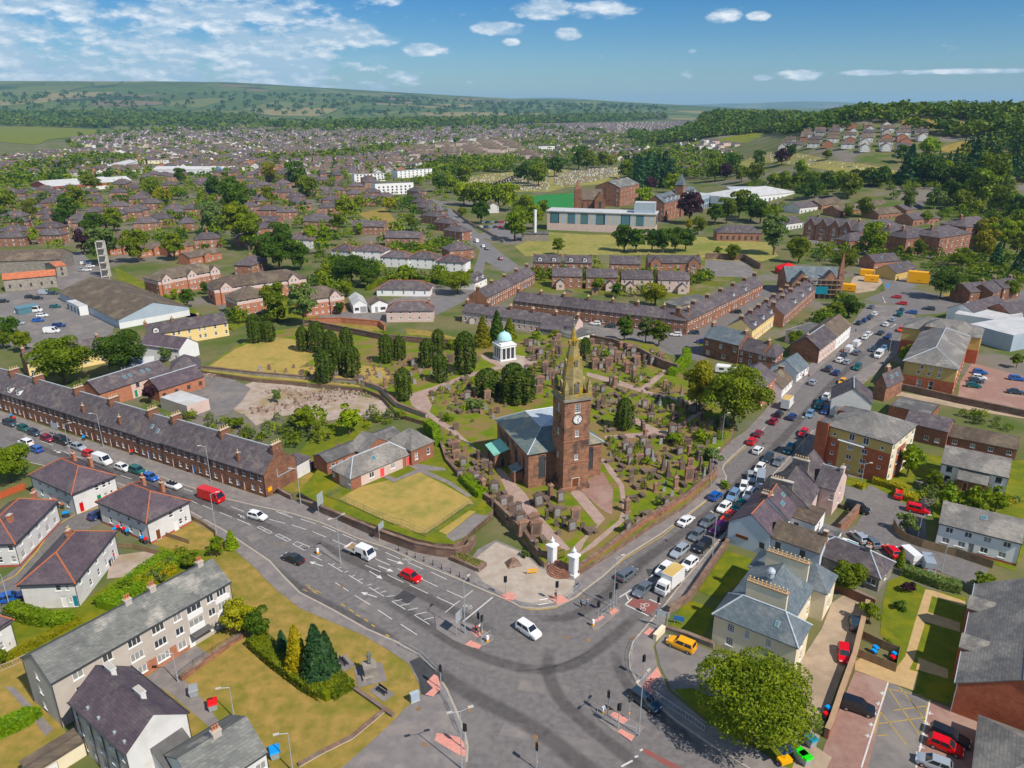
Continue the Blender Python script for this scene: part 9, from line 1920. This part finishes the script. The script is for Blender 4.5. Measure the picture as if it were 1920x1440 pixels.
for px,py,a,l in ((948,1121,200, 'traffic light beside the forecourt railing'),(1044,1131,200, 'traffic light at the foot of the church steps'),(897,1191,120, 'left traffic light of the left island'),(904,1196,60, 'right traffic light of the left island'),(1121,1169,220, 'nearest traffic light of the upper island'),(1143,1152,40, 'far traffic light of the upper island'),(1205,1273,220, 'traffic light at the villa corner crossing'),(1139,1342,100, 'first traffic light of the lower island'),(1159,1367,190, 'second traffic light of the lower island'),(1179,1349,20, 'third traffic light of the lower island'),(827,1292,120, 'traffic light at the park crossing'),(872,1406,160, 'traffic light on the bottom pavement'),(1006,1442,100, 'traffic light at the bottom picture edge'),(1232,1160,230, 'traffic light by the red cycle box'),(1155,1134,200, 'small signal by the tall crossing lamp')):signal(px,py,a,l)
for i,(x,y) in enumerate(((1070,1090),(1133,1118),(1195,1145),(1260,1172),(1327,1200),(1392,1228),(1458,1258),(1527,1288),(1597,1320))):
 p=G(480+x/4,760+y/4,.13);t=thing('bollard',nth[i]+' black bollard from the left along the left road pavement', 'bollard',tuple(p),0, 'black pavement bollards');q=MB();q.lathe([(.12,0),(.10,.1),(.08,.85),(.11,.9),(.05,1.02)], 'iron_black',8);q.build('post',t);q=MB();q.tube((0,0,.7),(0,0,.76),.095,.095, 'frame_white',8,False);q.build('band',t)
for px,py,l in ((596,1038, 'white marker bollard on the central strip'),(914,1203, 'yellow and white bollard at the left island tip'),(1112,1173, 'yellow and white bollard at the upper island tip'),(1131,1337, 'yellow and white bollard at the lower island tip')):
 t=thing('marker_bollard',l, 'bollard',tuple(G(px,py,.13)),RAD(40), 'lit marker bollards');q=MB();q.box((-.2,-.12,0),(.2,.12,.45), 'paint_yellow_gloss');q.build('base',t);q=MB();q.box((-.22,-.13,.45),(.22,.13,1.1), 'frame_white');q.build('head',t)
def board(px,py,w,h,z0,ang,label,m='galvanised'):
 t=thing('road_sign',label, 'road sign',tuple(G(px,py,.1)),RAD(ang), 'road sign boards')
 for s in (-1,1):q=MB();q.tube((s*w*.36,.06,0),(s*w*.36,.06,z0+h),.05,.05, 'galvanised',6);q.build('post',t)
 q=MB();q.box((-w/2,-.03,z0),(w/2,.0,z0+h),m);q.build('board',t)
for a in ((603,966,2.0,2.6,2.4,70, 'tall pale sign board by the retaining wall'),(716,1012,1.7,1.3,2.4,65, 'small pale sign board beside the bollards'),(861,1188,1.7,1.9,2.3,60, 'pale sign board on the left traffic island'),(106,818,2.2,1.6,2.0,-20, 'grey sign board before the left terrace'),(1240,1180,2.2,1.0,2.4,160, 'sign board back at the villa lawn corner'),(1272,1170,1.7,.9,.6,-20, 'blue notice board on the villa lawn', 'paint_blue_gloss'),(1663,545,1.6,1.6,1.5,30, 'blue direction sign at the far roundabout', 'paint_bright_blue_gloss')):board(*a)
def railing(label,pts,z=.13,h=1.1,m='galvanised',step=2.0,name='guard_rail',mesh=None,cat='railing'):
 P=pxs(pts,z);o=P[0];t=thing(name,label,cat,tuple(o));pm=MB();pm.tube((0,0,0),(0,0,h),.035,.035,m,5);pm=pm.mesh('post')
 for a,b in zip(P,P[1:]):
  n=max(1,round((b-a).length/step))
  for k in range(n):
   u,v=a.lerp(b,k/n)-o,a.lerp(b,(k+1)/n)-o;link('post',pm,t,tuple(u));q=MB();e=Vector((0,0,1))
   if mesh:d=(v-u).normalized();nn=Vector((-d.y,d.x,0))*.03;q.prism([u+nn,u-nn,v-nn,v+nn],.05,h*.95,mesh);q.build('panel',t)
   else:
    for zz in ((.15,h*.98) if h<1.3 else (.1,h*.5,h)):q.tube(u+e*zz,v+e*zz,.03,.03,m,4,False)
    for j in range(1,6):w=u.lerp(v,j/6);q.tube(w+e*.15,w+e*h*.98,.014,.014,m,3,False)
    q.build('rail_panel',t)
 link('post',pm,t,tuple(P[-1]-o))
Z2=lambda s:zt(480,760,[s])[0];Z6=lambda s:zt(480,1080,[s])[0];Z7=lambda s:zt(960,1080,[s])[0]
railing('guard rail beside the new tarmac patch at the park crossing',Z6([(1080,530),(1230,600),(1290,660),(1350,720)]));railing('guard rail along the bottom pavement edge',Z6([(1385,870),(1440,960),(1500,1100),(1530,1180)]));railing('curved guard rail at the villa corner',Z7([(950,800),(905,720),(890,640),(900,560),(940,480)]));railing('guard rail below the big villa tree',Z7([(1060,905),(1180,990),(1300,1070),(1440,1170)]));railing('guard rail in front of the church steps',Z7([(0,192),(80,212),(200,222),(270,210)]));railing('guard rail at the far side of the church steps',Z7([(420,165),(480,120),(520,80)]));railing('guard rail by the forecourt signal',Z2([(1650,1345),(1760,1390),(1860,1440)]));railing('cage railing on the lower traffic island',Z7([(640,1030),(690,1080),(800,1140),(930,1190)]));railing('railing on the upper traffic island',Z7([(670,300),(760,235)]));railing('railing on the left traffic island',Z6([(1690,500),(1760,450)]))
railing('green mesh fence round the hall lawn',Z2([(705,600),(545,690),(610,712),(740,765),(880,830),(1030,895),(1095,905),(1185,950),(1270,985),(1405,900),(1530,810),(1590,765),(1650,750)]),HZ+.03,1.5, 'bronze',3.0, 'mesh_fence',None, 'fence')
railing('black railing round the sunken forecourt',Z2([(1570,1000),(1640,960),(1720,900),(1780,850)]),.13,1.1, 'iron_black')
railing('curved timber fence in the court',zt(1440,760,[[(935,905),(960,960),(1030,1020),(1150,1065),(1400,1130),(1560,1185),(1680,1225)]])[0],.05,1.7, 'timber',2.2, 'timber_fence', 'timber', 'fence');railing('orange timber fence by the left edge tree',[(-20,945),(15,930),(48,917)],0,1.6, 'timber_red',2.0, 'timber_fence', 'timber_red', 'fence');railing('dark timber fence beside the white house lawn',zt(0,760,[[(1250,985),(1330,1010),(1420,1040)]])[0],.06,1.0, 'timber',2.0, 'timber_fence', 'timber', 'fence');railing('dark fence along the pavement by the white house lawn',[(358,974),(380,985),(405,1003),(408,1045)],.06,1.0, 'timber',2.0, 'timber_fence', 'timber', 'fence');railing('dark timber fence behind the bare yard',zt(0,760,[[(860,1065),(1000,1075),(1220,1130),(1300,1150)]])[0],.06,1.1, 'timber',2.0, 'timber_fence', 'timber', 'fence');railing('pale picket fence beside the grey flats',[(-5,1262),(25,1250),(50,1238)],0,1.1, 'concrete',1.5, 'picket_fence',None, 'fence');railing('timber screen round the bin enclosure',zt(1440,1080,[[(705,470),(850,540),(980,590),(955,720),(660,600)]])[0],.06,1.5, 'timber',1.6, 'bin_screen', 'timber', 'fence');railing('black handrail beside the flats steps',zt(0,1080,[[(1330,770),(1450,670),(1600,570),(1810,450)]])[0],.1,1.0, 'iron_black')
stone_wall('low stone kerb wall along the park lawn edge',[(660,1290),(710,1325),(738,1345)],.35,t=.4,m='stone_grey');stone_wall('stone edging of the lower park lawn',[(720,1335),(660,1385),(600,1415),(560,1438)],.3,t=.4,m='concrete');stone_wall('sandstone bank wall below the flats path',zt(0,1080,[[(1360,790),(1560,640),(1820,460)]])[0],.8,t=.5,m='sandstone')
def bin_(px,py,kind,lid,label,group,z=.06):
 t=thing('wheeled_bin' if kind=='s' else 'large_bin',label, 'bin',tuple(G(px,py,z)),RAD(25),group);s=1.0 if kind=='s' else 2.0;q=MB();q.taper((0,0),(.24*s,.28*s),(.30*s,.36*s),.1,.5+.5*s**.4, 'frame_dark' if kind=='s' else 'galvanised');q.build('body',t);q=MB();q.taper((0,0),(.33*s,.40*s),(.28*s,.34*s),.5+.5*s**.4+.004,.6+.5*s**.4+.1, 'paint_%s_gloss' % lid);q.build('lid',t)
 for sx in (-1,1):q=MB();q.tube((sx*.22*s,.25*s,.1),(sx*.26*s,.25*s,.1),.1,.1, 'tyre',8);q.build('wheel',t)
for i,w in enumerate('101,946r 108,952k 119,953o 106,976b 122,970b 128,969b 216,1000b 222,996r 228,993b 234,999r 240,1003b 268,1016b 274,1019r 213,1050r 209,1055b 206,1061k 170,1103r 166,1109b 162,1115r 157,1121k 1551,1338b 1547,1350r 1640,1224b 1637,1231b 1675,1236b 1672,1243r 205,824k 158,826b 248,853r 452,915b 28,790r 22,785b 18,1215r'.split()):
 px,py=w[:-1].split(',');c={'r': 'bright_red', 'b': 'bright_blue', 'k': 'black', 'o': 'orange'}[w[-1]];bin_(float(px),float(py), 's',c, 'wheeled bin with %s lid ' % c.replace('_', ' ')+('by the terrace doors' if py in ('824', '826', '853', '915', '790', '785') else 'beside the villa drive' if float(px)>1000 else 'beside the white houses'), 'household wheeled bins')
for px,py,c,l in ((364,1303, 'grey', 'large grey bin on the flats lawn'),(400,1329, 'bright_red', 'large bin with red lid on the flats lawn'),(516,1419, 'bright_blue', 'large bin with blue lid at the bottom edge'),(1500,1424, 'bright_green', 'left bright green bin under the villa tree'),(1508,1430, 'bright_green', 'right bright green bin under the villa tree'),(1518,1396, 'teal', 'teal bin by the gravel drive')):bin_(px,py, 'l',c,l,None)
t=thing('utility_cabinet', 'pale green utility cabinet at the park pavement', 'cabinet',tuple(G(778,1314,.13)),RAD(30));q=MB();q.box((-.6,-.25,.1),(.6,.25,1.4), 'cladding_grey');q.build('body',t);q=MB();q.box((-.65,-.3,0),(.65,.3,.1), 'concrete');q.box((-.65,-.3,1.402),(.65,.3,1.46), 'cladding_grey');q.build('plinth_and_top',t)
t=thing('barrier_frame', 'yellow barrier frame standing on the forecourt', 'barrier',tuple(G(997,1076,.14)),RAD(10))
for sx in (-.8,0,.8):q=MB();q.box((sx-.05,-.05,0),(sx+.05,.05,1.2), 'paint_yellow_gloss');q.build('upright',t)
for zz in (.3,.8):q=MB();q.box((-.85,-.08,zz),(.85,-.052,zz+.3), 'paint_yellow_gloss');q.build('board',t)
t=thing('solar_sign', 'yellow roadwork trailer with solar panel under the villa tree', 'trailer',tuple(G(1470,1432,.07)),RAD(20));q=MB();q.box((-.8,-.5,.4),(.8,.5,.9), 'paint_yellow_gloss');q.tube((0,0,.9),(0,0,2.4),.06,.06, 'paint_yellow_gloss',6);q.build('frame',t);q=MB();q.taper((0,0),(1.0,.7),(1.0,.7),2.4,2.46, 'car_navy');q.build('solar_panel',t)
for sx in (-1,1):link('wheel',WH,t,(sx*.9,0,.33),RAD(90))
t=thing('forecourt_planter', 'raised stone planter with shrubs below the retaining wall', 'planter',tuple(G(878,1056,.13)),RAD(-35));q=MB();q.box((-3.2,-1.2,0),(3.2,1.2,.8), 'wall_stone');q.build('planter_wall',t);q=MB();q.box((-2.9,-.9,.8),(2.9,.9,.84), 'soil');q.build('soil_bed',t)
stuff(link('planting',leaf_mesh('planting',np.stack([rng.uniform(-2.7,2.7,400),rng.uniform(-.8,.8,400),rng.uniform(.85,1.2,400)],1),np.tile([0,0,1.],(400,1)),.12, 'leaf_green',4),t))
t=thing('stone_heap', 'brown stone pyramid block on the forecourt', 'stone',tuple(G(962,1058,.14)),RAD(20));q=MB();q.taper((0,0),(1.3,1.1),(.25,.2),0,1.3, 'wall_stone');q.build('block',t)
def bench(px,py,a,l):
 t=thing('park_bench',l, 'bench',tuple(G(px,py,.08)),RAD(a), 'park benches')
 q=MB();q.box((-1.6,-1.0,0),(1.6,.9,.05), 'footway');q.build('slab',t)
 for k in range(3):q=MB();q.box((-.9,-.3+k*.17,.42),(.9,-.17+k*.17,.46), 'iron_black');q.build('seat_slat',t);q=MB();q.box((-.9,.24,.55+k*.15),(.9,.28,.66+k*.15), 'iron_black');q.build('back_slat',t)
 for sx in (-.8,.8):q=MB();q.box((sx-.04,-.3,.05),(sx+.04,-.22,.42), 'iron_black');q.box((sx-.04,.2,.05),(sx+.04,.27,.95), 'iron_black');q.build('leg_frame',t)
bench(645,1243,130, 'black bench left of the park statue');bench(716,1298,-40, 'black bench in front of the park statue');bench(745,883,25, 'dark bench before the church hall')
# ------------------------------------------------------------------ people and the statue
def skin(name,V_,E_,R_,m,parent):
 me=bpy.data.meshes.new(name);me.from_pydata(V_,E_,[]);o=link(name,me,parent);me.materials.append(MATS[m]);md=o.modifiers.new('skin', 'SKIN')
 for d,r in zip(me.skin_vertices[0].data,R_):d.radius=(r,r)
 me.skin_vertices[0].data[0].use_root=True;s=o.modifiers.new('sub', 'SUBSURF');s.levels=s.render_levels=1;return o
def person(t,top,legs,hair,st=.22,arm=.12,sk='paint_skin_gloss'):
 J=[(0,0,.95),(0,0,1.2),(0,0,1.43),(0,.01,1.53),(0,.02,1.66),(.01,.03,1.74),(-.19,0,1.4),(-.25,-arm,1.14),(-.24,arm*.6,.9),(.19,0,1.4),(.25,arm,1.14),(.24,arm*1.6,.9),(-.1,0,.9),(-.11,st*.6,.5),(-.11,st*.2,.08),(-.11,st*.2+.16,.04),(.1,0,.9),(.11,-st*.2,.5),(.11,-st,.1),(.11,-st+.15,.05),(-.24,arm,.8),(.24,arm*1.9,.8)]
 E_=[(0,1),(1,2),(2,3),(3,4),(4,5),(2,6),(6,7),(7,8),(8,20),(2,9),(9,10),(10,11),(11,21),(0,12),(12,13),(13,14),(14,15),(0,16),(16,17),(17,18),(18,19)]
 skin('body',J,E_,[.14,.13,.13,.055,.095,.07,.06,.045,.03,.06,.045,.03,.08,.055,.04,.035,.08,.055,.04,.035,.03,.03],sk,t)
 a=[0,1,2,6,7,9,10];mp={k:i for i,k in enumerate(a)};skin('shirt',[J[k] for k in a],[(mp[x],mp[y]) for x,y in E_ if x in mp and y in mp],[.165,.155,.155,.085,.07,.085,.07],top,t)
 a=[0,12,13,14,16,17,18];mp={k:i for i,k in enumerate(a)};skin('trousers',[J[k] for k in a],[(mp[x],mp[y]) for x,y in E_ if x in mp and y in mp],[.155,.10,.08,.065,.10,.08,.065],legs,t)
 q=MB();q.lathe([(.10,1.66),(.115,1.72),(.09,1.79),(.03,1.82)],hair,8,(0,-.02));q.build('hair',t,True)
for px,py,a,tp,lg,l in ((1090,1139,140, 'paint_teal_gloss', 'paint_black_gloss', 'person in teal top walking over the crossing'),(1100,1137,150, 'paint_grey_gloss', 'paint_blue_gloss', 'person in grey top walking beside the teal top'),(1042,1124,200, 'paint_black_gloss', 'paint_black_gloss', 'person in dark clothes waiting on the pink paving'),(893,1187,30, 'paint_pink_gloss', 'paint_black_gloss', 'person in pink waiting on the left island'),(899,1185,60, 'paint_white_gloss', 'paint_black_gloss', 'person in white waiting on the left island'),(878,1090,120, 'paint_white_gloss', 'paint_black_gloss', 'person in white top on the bollard pavement'),(1506,709,30, 'paint_black_gloss', 'paint_black_gloss', 'person in black on the far pavement'),(1516,708,30, 'paint_bright_red_gloss', 'paint_black_gloss', 'person in red on the far pavement'),(1604,622,200, 'paint_blue_gloss', 'paint_black_gloss', 'person in blue by the lay-by'),(1578,664,20, 'paint_bright_red_gloss', 'paint_black_gloss', 'person in red beside the parked vans')):person(thing('person',l, 'person',tuple(G(px,py,.12 if py>1150 or py<1130 else .02)),RAD(a)),tp,lg, 'paint_brown_gloss')
t=thing('park_statue', 'dark bronze statue on a grey stone plinth in the park', 'statue',tuple(G(694,1265,.08)),RAD(20));q=MB();q.box((-2.0,-2.0,0),(2.0,2.0,.06), 'footway');q.build('paved_base',t)
for k,(w,z0,z1) in enumerate(((1.15,.06,.5),(.85,.5,1.7),(.95,1.7,1.85))):q=MB();q.box((-w,-w,z0),(w,w,z1), 'stone_grey');q.build('plinth_block',t)
f=link('figure',None,t,(0,0,1.85));f.scale=(1.25,)*3;person(f, 'bronze', 'bronze', 'bronze',.12,.05, 'bronze')
# pale blue haze over the whole valley
mh=bpy.data.materials.new('haze');mh.use_nodes=True;N_=mh.node_tree.nodes;N_.remove(N_['Principled BSDF']);pv=N_.new('ShaderNodeVolumePrincipled');pv.inputs['Color'].default_value=(.40,.72,1.0,1);pv.inputs['Density'].default_value=HAZE;pv.inputs['Anisotropy'].default_value=.0;mh.node_tree.links.new(pv.outputs[0],N_['Material Output'].inputs['Volume']);MATS['haze']=mh
q=MB();q.box((-31000,-31000,-1.2),(31000,31000,450), 'haze');stuff(q.build('haze'), 'thin pale blue haze in the air over the valley', 'haze')
